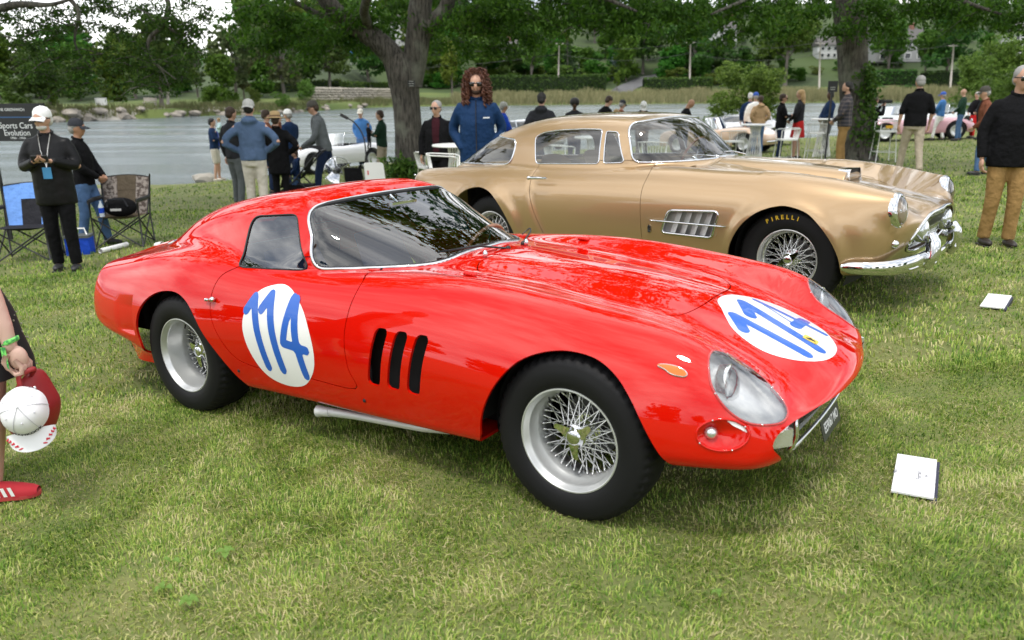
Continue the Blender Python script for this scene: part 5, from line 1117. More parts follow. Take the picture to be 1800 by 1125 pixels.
P(952, 16.0, 163, 80, 'person in charcoal hoodie with a crossbody strap seen from behind', top=CHAR, bottom=DJEAN, hair='black', arms=('pocket', 'pocket'), hood=True, vox=.019)
P(1010, 22.0, 175, -95, 'young person with afro and dark printed shirt behind the gold roof', top=CHAR, bottom=DJEAN, hair='black', hairstyle='afro', skin='dark', arms=('down', 'down'), vox=.027)
P(1060, 22.0, 167, 30, 'dark haired person in black seen past the gold roof', top=BLK, bottom=DJEAN, hair='brown', arms=('down', 'down'), vox=.027, headdown=.3, lean=.2)
P(1086, 23.0, 175, 40, 'man in navy cap and brown jacket bending behind the gold roof', top=BROWN, bottom=DJEAN, hair='grey', cap='navy', capm=bcap, arms=('front', 'front'), vox=.027, lean=.25)
P(1070, 21.0, 186, -60, 'fair haired person crouched low behind the gold roof', top=TANH, bottom=DJEAN, hair='blond', arms=('front', 'front'), vox=.03, lean=.5)
P(1130, 22.5, 175, -95, 'man in black with white topped cap bowing behind the gold roof', top=BLK, bottom=BLK, hair='black', cap='white', capm=wcap, arms=('front', 'front'), vox=.027, headdown=.6, lean=.25)
P(1203, 21.0, 172, 10, 'balding man in black jacket looking down past the gold windscreen', top=BLK, bottom=DJEAN, hair='brown', hairstyle='none', arms=('front', 'front'), headdown=.5, lean=.15, vox=.023, skin='tan')
P(1318, 28.0, 163, 60, 'white haired man in navy behind the tan hoodie', top=NAVY, bottom=DJEAN, hair='white', arms=('down', 'down'), vox=.03)
P(1327, 27.0, 163, 85, 'man in blue cap and white shirt beside the tan hoodie', top=WHITEC, bottom=JEAN, hair='grey', cap='blue', capm=lcap, arms=('down', 'front'), vox=.03)
P(1336, 25.0, 168, 90, 'person in tan hoodie and jeans seen from behind at the bar table', top=TANH, bottom=JEAN, hair='brown', hood=True, arms=('pocket', 'pocket'), vox=.023)
P(1375, 22.0, 165, -5, 'man in sunglasses and black jacket talking to the blond woman', top=BLK, bottom=DJEAN, hair='brown', glasses=True, arms=('down', 'hold'), vox=.019, bulk=1.1)
P(1406, 22.3, 158, 150, 'blond woman in long dark coat and red skirt facing the man in sunglasses', top=CHAR, bottom=RED_C, hair='blond', hairstyle='long', skirt=.55, arms=('front', 'down'), hem=.55, vox=.019)
P(1458, 24.0, 160, 185, 'dark haired man in blue jacket beside the plaid shirt', top=NAVY, bottom=GREY, hair='black', arms=('front', 'front'), skin='dark', vox=.023)
P(1487, 18.3, 144, 160, 'bearded man in plaid shirt and khaki trousers by the ivy clad trunk', top=PLAID, bottom=TANP, hair='black', arms=('front', 'down'), beard='black', vox=.015, bulk=1.1)
P(1536, 20.8, 170, 5, 'woman in black photographing with a long lens beside the ivy clad trunk', top=BLK, bottom=BLK, hair='brown', hairstyle='long', arms=('camera', 'camera'), vox=.023)
P(1612, 16.4, 133, 85, 'grey haired man in black jacket and khaki trousers walking away', top=BLK, bottom=KHAKI, hair='grey', arms=('down', 'down'), sleeve=.62, legs=((.22, .10), (-.22, -.10)), vox=.016, bulk=1.1)
P(1655, 29.0, 162, 130, 'man in denim jacket, red belt and white trousers by the pink car', top=MIDB, bottom=WHITEC, hair='grey', cap='blue', capm=lcap, arms=('front', 'front'), legs=((.14, .12), (-.14, -.12)), vox=.027)
P(1691, 28.0, 156, 150, 'bald man in dark green sweater and jeans in the crowd', top=GREEN, bottom=JEAN, hair='white', hairstyle='none', arms=('front', 'front'), vox=.027)
P(1715, 29.5, 162, 190, 'white haired man in black in the crowd', top=BLK, bottom=RED_C, hair='white', arms=('down', 'front'), vox=.03)
P(1728, 28.5, 160, 170, 'man in navy cap and charcoal top in the crowd', top=CHAR, bottom=WHITEC, hair='grey', cap='navy', capm=bcap, arms=('front', 'front'), vox=.03)
P(1736, 15.5, 152, 165, 'man in dark vest, rust sleeves and blue jeans leaning forward', top=BROWN, bottom=JEAN, hair='grey', cap='dark', capm=dcap, arms=('front', 'hip'), open_jacket=CHAR, lean=.12, legs=((.05, .12), (-.28, -.12)), vox=.019)
P(1789, 7.45, 116, -98, 'man in black zip jacket and tan corduroy trousers standing beyond the gold bumper', top=BLK, bottom=TANP, shoes=(.025, .018, .015), hair='grey', arms=('down', 'down'), glasses=True, vox=.012, hem=.80, bulk=1.12)
# children
def child(pos, face, H, label, **k): return person(pos, face, H, label, **k)
p_, h_ = stand(377, 23.1, 0, 1.7); child((p_[0]+.12, p_[1]-.1, p_[2]+.98), facing(-150), .82, 'blond toddler in pale top held by the man in blue vest', top=cloth('pale_aqua', (.45, .60, .62)), bottom=NAVY, hair='blond', arms=('hold', 'front'), vox=.03, hem=.84)
p_, h_ = stand(651, 19.8, 0, 1.7); child((p_[0]-.08, p_[1], p_[2]+.85), facing(-20), .62, 'baby in dark clothes held against the dark green jacket', top=CHAR, bottom=CHAR, hair='brown', arms=('hold', 'hold'), vox=.03)
STROLLER = stand(512, 15.7, 0, 1.7)[0]
finish_blobs()
# ================================================================== trees and plants
def leaf_mat(name, c0, c1, tr=.35, hue=.0):
    if name in _mats: return _mats[name]
    m = bpy.data.materials.new(name); m.use_nodes = True; t = m.node_tree; b = t.nodes['Principled BSDF']; b.inputs['Roughness'].default_value = .55; b.inputs['Specular IOR Level'].default_value = .25
    geo = t.nodes.new('ShaderNodeNewGeometry'); oi = t.nodes.new('ShaderNodeObjectInfo'); r = t.nodes.new('ShaderNodeValToRGB'); r.color_ramp.elements[0].color = (*c0, 1); r.color_ramp.elements[1].color = (*c1, 1)
    hs = t.nodes.new('ShaderNodeHueSaturation'); mr = t.nodes.new('ShaderNodeMapRange'); mr.inputs['To Min'].default_value = .5-hue; mr.inputs['To Max'].default_value = .5+hue
    mv = t.nodes.new('ShaderNodeMapRange'); mv.inputs['To Min'].default_value = 1-5*hue; mv.inputs['To Max'].default_value = 1+5*hue
    t.links.new(oi.outputs['Random'], mr.inputs[0]); t.links.new(mr.outputs[0], hs.inputs['Hue']); t.links.new(oi.outputs['Random'], mv.inputs[0]); t.links.new(mv.outputs[0], hs.inputs['Value'])
    t.links.new(geo.outputs['Random Per Island'], r.inputs[0]); t.links.new(r.outputs[0], hs.inputs['Color']); t.links.new(hs.outputs[0], b.inputs['Base Color'])
    ts = t.nodes.new('ShaderNodeBsdfTranslucent'); mxs = t.nodes.new('ShaderNodeMixShader'); mxs.inputs[0].default_value = tr; t.links.new(hs.outputs[0], ts.inputs[0]); t.links.new(b.outputs[0], mxs.inputs[1]); t.links.new(ts.outputs[0], mxs.inputs[2]); t.links.new(mxs.outputs[0], t.nodes['Material Output'].inputs[0])
    _mats[name] = m; return m
def raw_mesh(name, V, F4, m):
    """fast quad mesh"""
    me = bpy.data.meshes.new(name); V = np.asarray(V, float); F4 = np.asarray(F4, np.int32); k = F4.shape[1]
    me.vertices.add(len(V)); me.vertices.foreach_set('co', V.ravel()); me.loops.add(F4.size); me.loops.foreach_set('vertex_index', F4.ravel()); me.polygons.add(len(F4)); me.polygons.foreach_set('loop_start', np.arange(0, F4.size, k, dtype=np.int32)); me.update(calc_edges=True); me.materials.append(m); return me
def leaves(C, size, g, asp=.5, droop=.2, out=None):
    """one folded diamond leaf (4 corners) at every centre C"""
    n = len(C); L = size*g.uniform(.6, 1.4, n)[:, None]; a = g.normal(0, 1, (n, 3)); a[:, 2] -= droop
    if out is not None: a += out*.8
    a /= np.linalg.norm(a, axis=1, keepdims=True); b = np.cross(a, g.normal(0, 1, (n, 3))); b /= np.linalg.norm(b, axis=1, keepdims=True)+1e-9
    b[:, 2] *= .5; b /= np.linalg.norm(b, axis=1, keepdims=True)+1e-9
    V = np.stack([C-a*L*.5, C+b*L*asp*.5, C+a*L*.5, C-b*L*asp*.5], 1).reshape(-1, 3); F = np.arange(n)[:, None]*4+np.arange(4); return V, F
def lobes_cloud(lobes, n, g, shell=.55):
    """points clumped inside ellipsoid lobes [(cx,cy,cz,rx,ry,rz)]; denser near the skin, broken into twig clumps"""
    L = np.array(lobes, float); vol = np.cbrt(L[:, 3]*L[:, 4]*L[:, 5])**2; k = g.choice(len(L), max(8, n//14), p=vol/vol.sum()); d = g.normal(0, 1, (len(k), 3)); d /= np.linalg.norm(d, axis=1, keepdims=True)
    r = g.random(len(k))**(1/3.); r = np.where(g.random(len(k)) < shell, .72+.30*g.random(len(k)), r)
    cc = L[k, :3]+d*r[:, None]*L[k, 3:]; j = g.integers(0, len(cc), n); s = np.mean(L[:, 3:])*.13
    return cc[j]+g.normal(0, 1, (n, 3))*s*[1, 1, .6], d[j]
def proto_tree(kind, seed):
    """returns (crown mesh, trunk mesh) with base at origin, height 1"""
    g = np.random.default_rng(seed); lob = []
    if kind == 'round':
        for i in range(13):
            a = g.uniform(0, 2*PI); r = g.uniform(.05, .26); z = g.uniform(.38, .86); lob.append((r*math.cos(a), r*math.sin(a), z, *(g.uniform(.11, .19)*np.array([1, 1, .8]))))
        lob.append((0, 0, .6, .24, .24, .27)); n = 6500; sz = .044; m = leaf_mat('leaf_broad', (.05, .115, .016), (.16, .28, .045), .38, .03)
    elif kind == 'oak':
        for i in range(18):
            a = g.uniform(0, 2*PI); r = g.uniform(.05, .36); z = g.uniform(.25, .85); lob.append((r*math.cos(a), r*math.sin(a), z, *(g.uniform(.10, .20)*np.array([1, 1, .65]))))
        n = 7500; sz = .044; m = leaf_mat('leaf_dark', (.024, .065, .012), (.09, .165, .028), .34, .03)
    elif kind == 'bright':
        for i in range(12):
            a = g.uniform(0, 2*PI); r = g.uniform(.02, .25); z = g.uniform(.30, .9); lob.append((r*math.cos(a)*(1.1-z*.6), r*math.sin(a)*(1.1-z*.6), z, *(g.uniform(.09, .17)*np.array([1, 1, .9]))))
        n = 5200; sz = .044; m = leaf_mat('leaf_bright', (.085, .16, .018), (.21, .31, .045), .4, .025)
    elif kind == 'conifer':
        for i in range(26):
            z = .08+.88*i/26; r = (1-z)*.26+.02; a = g.uniform(0, 2*PI); lob.append((r*.5*math.cos(a), r*.5*math.sin(a), z, r*.9, r*.9, .05))
        n = 4200; sz = .03; m = leaf_mat('needle_dark', (.012, .035, .012), (.04, .075, .025), .15, .02)
    elif kind == 'spruce':
        for i in range(22):
            z = .05+.92*i/22; r = (1-z)*.36+.02; a = g.uniform(0, 2*PI); lob.append((r*.4*math.cos(a), r*.4*math.sin(a), z, r*.9, r*.9, .05))
        n = 3000; sz = .035; m = leaf_mat('needle_blue', (.05, .09, .085), (.13, .19, .17), .15, .02)
    elif kind == 'shrub':
        for i in range(10):
            a = g.uniform(0, 2*PI); r = g.uniform(.05, .36); z = g.uniform(.18, .75); lob.append((r*math.cos(a), r*math.sin(a), z, *(g.uniform(.16, .26)*np.array([1, 1, .9]))))
        n = 3600; sz = .06; m = leaf_mat('leaf_shrub', (.07, .13, .018), (.17, .25, .045), .35, .03)
    elif kind == 'grey':
        for i in range(14):
            a = g.uniform(0, 2*PI); r = g.uniform(.05, .30); z = g.uniform(.30, .92); lob.append((r*math.cos(a), r*math.sin(a), z, *(g.uniform(.08, .16)*np.array([1, 1, .8]))))
        n = 5000; sz = .042; m = leaf_mat('leaf_olive', (.05, .07, .022), (.14, .155, .06), .3, .03)
    elif kind == 'bush':
        for i in range(22):
            a = g.uniform(0, 2*PI); r = g.uniform(.05, .40); z = g.uniform(.12, .80); lob.append((r*math.cos(a)*(1.15-.5*z), r*math.sin(a)*(1.15-.5*z), z, *(g.uniform(.10, .18)*np.array([1, 1, .8]))))
        n = 15000; sz = .026; m = leaf_mat('leaf_bush', (.075, .14, .020), (.20, .29, .055), .38, .02)
    elif kind == 'wood':
        for i in range(26):
            z = g.uniform(.10, .90); a = g.uniform(0, 2*PI); r = g.uniform(.05, .34)*(1.1-.5*z); lob.append((r*math.cos(a), r*math.sin(a), z, *(g.uniform(.12, .20)*np.array([1, 1, .8]))))
        n = 8500; sz = .052; m = leaf_mat('leaf_wood', (.030, .088, .010), (.130, .255, .028), .38, .04)
    C, D = lobes_cloud(lob, n, g); C = C[C[:, 2] > .02]; V, F = leaves(C, sz, g, .62); cm = raw_mesh(kind+'_crown', V, F, m)
    tb = MB(); h = {'shrub': .3, 'bush': .4, 'conifer': .9, 'spruce': .9}.get(kind, .62); w0 = {'shrub': .012, 'conifer': .016}.get(kind, .024)
    bend = g.normal(0, .02, 2); tb.tube([(0, 0, -.02), (0, 0, .05), (bend[0], bend[1], h*.5), (bend[0]*1.5, bend[1]*1.5, h)], [w0*1.5, w0, w0*.75, w0*.3], 7)
    if kind in ('round', 'oak', 'bright', 'grey'):
        for l in lob[:9]: tb.tube([(bend[0], bend[1], h*g.uniform(.35, .7)), (l[0]*.5, l[1]*.5, l[2]*.8), (l[0], l[1], l[2])], [w0*.5, w0*.35, w0*.12], 5)
    V, F = tb.arrays(); me = bpy.data.meshes.new('trunk'); me.from_pydata(V.tolist(), [], F); me.shade_smooth(); me.materials.append(mat('bark_grey', (.10, .085, .07), .9, noise=(8, (.17, .15, .13), .2), bump=(14, .6, .05)))
    return cm, me
PROTO = {k: [proto_tree(k, s) for s in ss] for k, ss in {'round': (1, 2, 3), 'oak': (4, 5, 6), 'bright': (7, 8), 'conifer': (9, 10), 'spruce': (11,), 'shrub': (12, 13), 'grey': (14, 15), 'wood': (16, 17, 18), 'bush': (19, 20)}.items()}
_ti = [0]
def tree(kind, base, h, label, w=1.0, name=None, cat='tree', group=None, lean=0.):
    _ti[0] += 1; cm, tm = PROTO[kind][_ti[0] % len(PROTO[kind])]
    o = empty(name or ('shrub' if kind == 'shrub' else 'tree'), base, random.uniform(0, 6.28), label, cat, group); o.scale = (h*w, h*w, h); o.rotation_euler[0] = lean
    for nm, me in (('crown', cm), ('trunk', tm)): c = bpy.data.objects.new(nm, me); COL.objects.link(c); c.parent = o
    return o
def tree_px(kind, px, py_base, py_top, label, w=1.0, dist=None, **k):
    """a tree on the far bank whose foot and top are read from the picture; dist (metres past the foot's row) where the foot is hidden"""
    b = bank_at(px, py_base) if dist is None else None
    if dist is not None:
        d = ray(px, 170); y = dist; x = d[0]/d[1]*y; b = np.array([x, y, bank_h(x, y)])
    top = at_y(px, py_top, b[1]); h = top[2]-b[2]; return tree(kind, b, max(h, 1.0), label, w, **k)
WOOD_G = 'trees on the far hillside'
# back wall of the wood, ranks up the hill and along the park
rr_ = random.Random(5); kinds = ['wood', 'wood', 'round', 'oak', 'wood', 'conifer', 'wood', 'grey']
ranks = [(-60, 420, 9, 135, 20, 75), (-140, 560, 9, 165, -10, 40)]
for px in range(-90, 520, 34):   # park at the left
    d = 118+rr_.uniform(-8, 26); tree_px(rr_.choice(['wood', 'wood', 'round', 'grey']), px+rr_.uniform(-14, 14), 0, rr_.uniform(18, 75)+(25 if 300 < px < 420 else 0), 'tall leafy tree in the wood edging the park across the water', rr_.uniform(.8, 1.15), dist=d, group='trees edging the far park')
for px in range(430, 1900, 46):
    for rk, dd in enumerate((212, 236, 262, 292)):
        k = rr_.choice(kinds); d = dd+rr_.uniform(-9, 9); top = (rr_.uniform(52, 96), rr_.uniform(10, 55), rr_.uniform(-20, 25), rr_.uniform(-60, 0))[rk]
        if rk == 0 and (600 < px < 720 or 1090 < px < 1190 or 1390 < px < 1460): continue
        tree_px(k, px+rr_.uniform(-26, 26)+rk*20, 0, top, {'wood': 'dense mid green tree', 'oak': 'dark broad crowned tree', 'round': 'mid green rounded tree', 'conifer': 'dark narrow conifer', 'grey': 'olive green open tree'}[k]+(' at the foot of', ' low on', ' halfway up', ' high on')[rk]+' the wooded hill across the water', rr_.uniform(.85, 1.25) if k != 'conifer' else .8, dist=d, group=WOOD_G)
for i in range(34):    # lower trees filling the slope between the houses
    px = 860+i*28+rr_.uniform(-10, 10)
    if 1085 < px < 1165 or 1385 < px < 1450: continue
    k_ = rr_.choice(('wood', 'round', 'wood', 'oak')); tree_px(k_, px, 0, rr_.uniform(70, 112), 'leafy tree filling the slope between the hillside houses', rr_.uniform(1.0, 1.4), dist=206+rr_.uniform(-4, 12), group='trees between the hillside houses')
for i in range(46):    # undergrowth that closes the foot of the wood
    px = 440+i*30+rr_.uniform(-10, 10); k_ = rr_.choice(('wood', 'shrub', 'wood'))
    if 1085 < px < 1160: continue
    tree_px(k_, px, 0, rr_.uniform(104, 128) if px > 800 else rr_.uniform(112, 136), 'dark leafy undergrowth bush at the foot of the hillside wood', rr_.uniform(1.3, 2.0), dist=203+rr_.uniform(-4, 5), name='shrub', cat='shrub', group='undergrowth below the hillside wood')
# individual trees and shrubs one can pick out across the water
tree_px('oak', 285, 188, 15, 'largest dark tree standing in the far park near the wooden bench', .95)
tree_px('oak', 90, 196, 70, 'spreading dark yew like tree at the edge of the far park', 1.3)
tree_px('bright', 97, 196, 158, 'young lime green sapling between the sign and the far path', .7)
tree_px('shrub', 30, 196, 150, 'wide grey green bush beside the far path', 1.4)
tree_px('bright', 395, 178, 55, 'tall yellow green tree behind the far shore rocks', .8)
tree_px('grey', 430, 178, 100, 'olive brown cedar like tree beside the yellow green tree', .9)
for px, yb, yt, w, lb in ((368, 184, 145, .9, 'pale green feathery shrub beside the far hedge'), (388, 183, 162, 1.1, 'small lime shrub on the far bank grass'), (445, 182, 150, .9, 'upright green shrub near the far hedge end'), (496, 188, 158, 1.1, 'yellow green bush standing by the far rocks'), (536, 174, 136, 1.1, 'round leafy tree in front of the stone retaining wall'), (640, 176, 150, .8, 'low green bush at the foot of the stone wall')): tree_px('shrub', px, yb, yt, lb, w, cat='shrub')
tree_px('bright', 795, 172, 70, 'bright green leafy tree beside the forked trunk', .85)
tree_px('round', 935, 164, 18, 'tall pale leaved tree with slender trunk above the clipped hedge', .62)
for px, yb, yt in ((957, 163, 130), (1028, 163, 124), (1084, 160, 124)): tree_px('bright', px, yb, yt, 'small cone shaped lime green tree planted along the far road', .85, group='small lime green trees in a row')
tree_px('spruce', 1078, 140, 92, 'blue spruce beside the far driveway', .8)
tree_px('conifer', 1000, 150, 60, 'dark conifer behind the clipped hedge', .8)
tree_px('oak', 1130, 130, 20, 'broad dark tree shading the driveway', 1.0)
tree_px('oak', 1225, 140, 25, 'broad dark tree above the driveway hedge', 1.0)
tree_px('round', 1380, 150, -10, 'large mid green tree beside the ivy clad trunk across the water', .9)
tree_px('round', 1560, 140, 15, 'large tree in front of the hillside house', .9)
tree_px('round', 1625, 145, 40, 'rounded tree beside the hillside house', .8)
tree_px('oak', 1660, 150, 10, 'dark tree behind the leaning utility pole', .9)
for px in (480, 520, 580, 650): tree_px('oak', px, 160, rr_.uniform(20, 60), 'dense dark tree above the far hedge and stone wall', .9, group='trees above the stone wall')
# big shrubs on this side of the water
for px, yb, yt, w, lb, dd in ((1312, 250, 92, 1.0, 'large round bush at the water edge behind the white car', 34.), (1770, 240, 42, .95, 'taller leafy bright tree standing behind the crowd', 44.), (1722, 235, 70, .8, 'lower leafy bright tree beside the taller one behind the crowd', 47.)):
    d = ray(px, 200); x = d[0]/d[1]*dd; b = np.array([x, dd, max(lawn_z(x, dd)-.3, -1.2)]); tp = at_y(px, yt, dd)[2]; tree('bush', b, (tp-b[2])*1.04, lb, w, 'bush', 'bush')
# trees behind the photographer: they close the park off and show in the paintwork
for i in range(13):
    a = rad(95+i*14.2); r = 30+4*math.sin(i*2.3); x, y = r*math.sin(a)*1.2, r*math.cos(a); tree(['wood', 'round', 'wood'][i % 3], (x, y, -.1), 7.5+1.8*math.sin(i*1.7), 'park tree on the lawn behind the photographer', 1.0, group='park trees behind the lawn')
# ---------------- foreground trees
BARK = mat('bark_foreground', (.16, .135, .11), .95, noise=(3.5, (.30, .27, .235), .2))
def bark_mat():
    m = bpy.data.materials.new('bark_furrowed'); m.use_nodes = True; t = m.node_tree; b = t.nodes['Principled BSDF']; b.inputs['Roughness'].default_value = .95
    co = t.nodes.new('ShaderNodeTexCoord'); mp = t.nodes.new('ShaderNodeMapping'); mp.inputs['Scale'].default_value = (15, 15, 2.2); n = t.nodes.new('ShaderNodeTexNoise'); n.inputs['Scale'].default_value = 1.6; n.inputs['Detail'].default_value = 8; n.inputs['Roughness'].default_value = .62
    n2 = t.nodes.new('ShaderNodeTexNoise'); n2.inputs['Scale'].default_value = 1.7; n2.inputs['Detail'].default_value = 5
    r = t.nodes.new('ShaderNodeValToRGB'); e = r.color_ramp.elements; e[0].position = .36; e[0].color = (.024, .021, .018, 1); e[1].position = .66; e[1].color = (.145, .13, .11, 1)
    r2 = t.nodes.new('ShaderNodeValToRGB'); r2.color_ramp.elements[0].position = .55; r2.color_ramp.elements[1].position = .68; r2.color_ramp.elements[0].color = (0, 0, 0, 1); mx = t.nodes.new('ShaderNodeMix'); mx.data_type = 'RGBA'; mx.inputs[7].default_value = (.24, .25, .20, 1)
    ml = t.nodes.new('ShaderNodeMath'); ml.operation = 'MULTIPLY'; ml.inputs[1].default_value = .55
    bp = t.nodes.new('ShaderNodeBump'); bp.inputs['Strength'].default_value = .9; bp.inputs['Distance'].default_value = .06
    L_ = t.links.new; L_(co.outputs['Object'], mp.inputs[0]); L_(mp.outputs[0], n.inputs['Vector']); L_(co.outputs['Object'], n2.inputs['Vector']); L_(n.outputs['Fac'], r.inputs[0]); L_(n2.outputs['Fac'], r2.inputs[0]); L_(r2.outputs[0], ml.inputs[0]); L_(ml.outputs[0], mx.inputs[0]); L_(r.outputs[0], mx.inputs[6]); L_(mx.outputs[2], b.inputs['Base Color']); L_(n.outputs['Fac'], bp.inputs['Height']); L_(bp.outputs[0], b.inputs['Normal'])
    return m
BARK = bark_mat()
LEAFF = leaf_mat('leaf_overhead', (.022, .072, .006), (.085, .185, .017), .45)
def limb(mb, pts, r, n=14, rough=.0):
    P = smooth_poly(pts, 7, False); R_ = np.interp(np.linspace(0, 1, len(P)), np.linspace(0, 1, len(r)), r); mb.tube(P, R_, n); return P
def spray_crown(parent, tips, n, size, g, spread, name='crown', droop=.5, m=None, down=.6):
    """leaf sprays strung along drooping twigs that start at the given tips"""
    C = []; tw = MB(); tips = np.array(tips)
    for p in tips:
        for k in range(3):
            a = g.uniform(0, 2*PI); L_ = spread*g.uniform(.5, 1.3); q = p+np.array([math.cos(a)*L_, math.sin(a)*L_, g.uniform(-down, .35)*L_]); mid = (p+q)/2+[0, 0, .12*L_]
            tw.tube([p, mid, q], [.012, .008, .003], 4, caps=False)
            u_ = g.random(n); c = np.outer((1-u_)**2, p)+np.outer(2*u_*(1-u_), mid)+np.outer(u_**2, q); C.append(c+g.normal(0, 1, (n, 3))*spread*[.16, .16, .10])
    C = np.vstack(C); V, F = leaves(C, size, g, .42, droop); me = raw_mesh(name, V, F, m or LEAFF); o = bpy.data.objects.new(name, me); COL.objects.link(o); o.parent = parent
    tw.build('twigs', BARK, parent, 180, {'kind': 'stuff'})
g6 = np.random.default_rng(66)
def W(px, py, y): return at_y(px, py, y)
D1 = 19.0
t1 = empty('tree', (0, 0, 0), 0, 'large forked tree with grey furrowed bark and a small black name plate', 'tree'); tm = MB(); b0 = W(722, 318, D1)
limb(tm, [W(724, 330, D1), W(722, 300, D1), W(718, 230, D1), W(714, 180, D1), W(708, 130, D1), W(700, 100, D1+.05)], [.52, .38, .325, .32, .365, .33], 20)
tips = []
for pts, r in (([W(704, 150, D1), W(690, 100, D1), W(650, 62, D1-.1), W(606, 35, D1-.3), W(572, -2, D1-.6), W(530, -60, D1-1), W(470, -150, D1-1.6)], [.28, .27, .24, .20, .18, .14, .07]),
               ([W(722, 150, D1), W(730, 100, D1), W(735, 60, D1), W(738, 20, D1), W(742, -40, D1), W(730, -160, D1+.5)], [.27, .28, .28, .27, .23, .10]),
               ([W(736, 70, D1), W(760, 40, D1), W(780, 20, D1), W(800, -20, D1-.2), W(860, -90, D1-.8), W(960, -150, D1-1.5)], [.18, .18, .17, .16, .13, .06]),
               ([W(606, 35, D1-.3), W(560, 25, D1-.6), W(520, 5, D1-1), W(470, -10, D1-1.5)], [.09, .07, .05, .02]),
               ([W(860, -60, D1-.8), W(960, -15, D1-1.6), W(1040, -10, D1-2.2), W(1120, 20, D1-2.8)], [.09, .07, .05, .02]),
               ([W(650, 50, D1-.1), W(640, 20, D1-1), W(650, -30, D1-2.4), W(640, -120, D1-4)], [.12, .10, .08, .03]),
               ([W(742, -10, D1), W(800, -60, D1+1), W(900, -120, D1+2.5)], [.14, .10, .04])):
    P = limb(tm, pts, r, 12); tips += [P[i] for i in range(len(P)//3, len(P), 3)]
tm.build('trunk', BARK, t1, 180)
# twiggy secondary limbs and hanging foliage in the upper band of the picture
ft = []
for px, py, dz in ((630, 40, -1.6), (655, 30, -1.7), (600, 62, -1.5), (470, 8, -2), (500, 30, -1.5), (455, 30, -1.5), (515, 55, -1.2), (490, 50, .3), (820, 75, .5), (905, 45, .2), (930, 60, .5), (1020, 5, -1), (1130, 8, -1.6), (540, 45, -1), (575, 70, -1), (620, 60, -.8), (650, 20, -.5), (600, 10, -.6), (660, 80, -.2), (690, 30, .3), (700, 5, .2), (760, 60, .3), (800, 50, -.3), (830, 20, -.6), (870, 40, -.4), (900, 15, -.8), (940, 30, -1.2), (960, 5, -1), (1000, 25, -1.4), (1040, 40, -2), (1080, 20, -2), (1110, 45, -2.4), (850, 85, .6), (880, 5, .5), (770, 5, .6), (520, 70, .4), (480, 75, .6), (555, 90, .5), (1150, 30, -2.4), (1190, 15, -2.2), (1060, 5, -2), (980, 48, -1.5)):
    ft.append(W(px, py, D1+dz+(1.4 if 560 < px < 800 else 0)))
for i in range(90):
    a = g6.uniform(0, 2*PI); r = 7.5*math.sqrt(g6.random()); ft.append(np.array([b0[0]+r*math.cos(a), D1+r*math.sin(a), g6.uniform(4.2, 10)]))
spray_crown(t1, ft, 165, .12, g6, .9)
npl = MB().box(W(723, 147, D1-.47), (.17, .02, .13)).build('name_plate', mat('black_plate', (.015, .015, .015), .4), t1)
for k in range(3): MB().box(W(723, 143+4*k, D1-.483), (.10 if k != 1 else .12, .004, .014)).build('plate_text', mat('plate_grey', (.35, .35, .33), .6), npl)
D2 = 20.5
t2 = empty('tree', (0, 0, 0), 0, 'ivy clad leaning tree trunk beside the man in the plaid shirt', 'tree'); tm = MB(); tips2 = []
limb(tm, [W(1508, 300, D2), W(1508, 270, D2), W(1505, 200, D2), W(1500, 130, D2), W(1497, 60, D2), W(1492, 0, D2), W(1488, -60, D2)], [.62, .44, .37, .35, .37, .40, .34], 18)
for pts, r in (([W(1490, -20, D2), W(1470, -60, D2), W(1400, -120, D2-1.5)], [.26, .2, .06]), ([W(1490, 10, D2), W(1530, -30, D2), W(1620, -90, D2-1)], [.24, .18, .06]), ([W(1488, -50, D2), W(1500, -160, D2+1)], [.24, .08]), ([W(1420, -60, D2-1), W(1330, -10, D2-2.5), W(1250, 25, D2-3.4)], [.08, .05, .02]), ([W(1600, -60, D2-1), W(1680, -5, D2-2.5), W(1760, 25, D2-3.5)], [.08, .05, .02])): limb(tm, pts, r, 10)
tm.build('trunk', BARK, t2, 180)
ft = [W(px, py, D2+dz) for px, py, dz in ((1230, 15, -3), (1270, 30, -3), (1310, 8, -2.6), (1350, 22, -2.4), (1390, 10, -2), (1430, 28, -1.6), (1450, 5, -1), (1540, 12, -1), (1570, 30, -1.4), (1600, 8, -1.6), (1640, 22, -2), (1680, 6, -2.2), (1710, 30, -2.6), (1745, 12, -3), (1780, 28, -3), (1800, 8, -3), (1330, 50, -2.6), (1400, 45, -2), (1560, 55, -1.2), (1760, 45, -3), (1450, 60, -.6), (1240, 45, -3), (1180, 30, -3))]
for i in range(60):
    a = g6.uniform(0, 2*PI); r = 7.5*math.sqrt(g6.random()); ft.append(np.array([9.2+r*math.cos(a), D2+r*math.sin(a), g6.uniform(4.4, 10)]))
spray_crown(t2, ft, 165, .12, g6, .9)
iv = [W(1520+g6.uniform(-14, 18), g6.uniform(120, 285), D2-.36+g6.uniform(-.06, .25)) for i in range(240)]
C = np.array(iv)[g6.integers(0, 240, 2600)]+g6.normal(0, .09, (2600, 3)); V, F = leaves(C, .10, g6, .7); o = bpy.data.objects.new('ivy', raw_mesh('ivy', V, F, leaf_mat('leaf_ivy', (.03, .09, .012), (.11, .20, .03), .3))); COL.objects.link(o); o.parent = t2
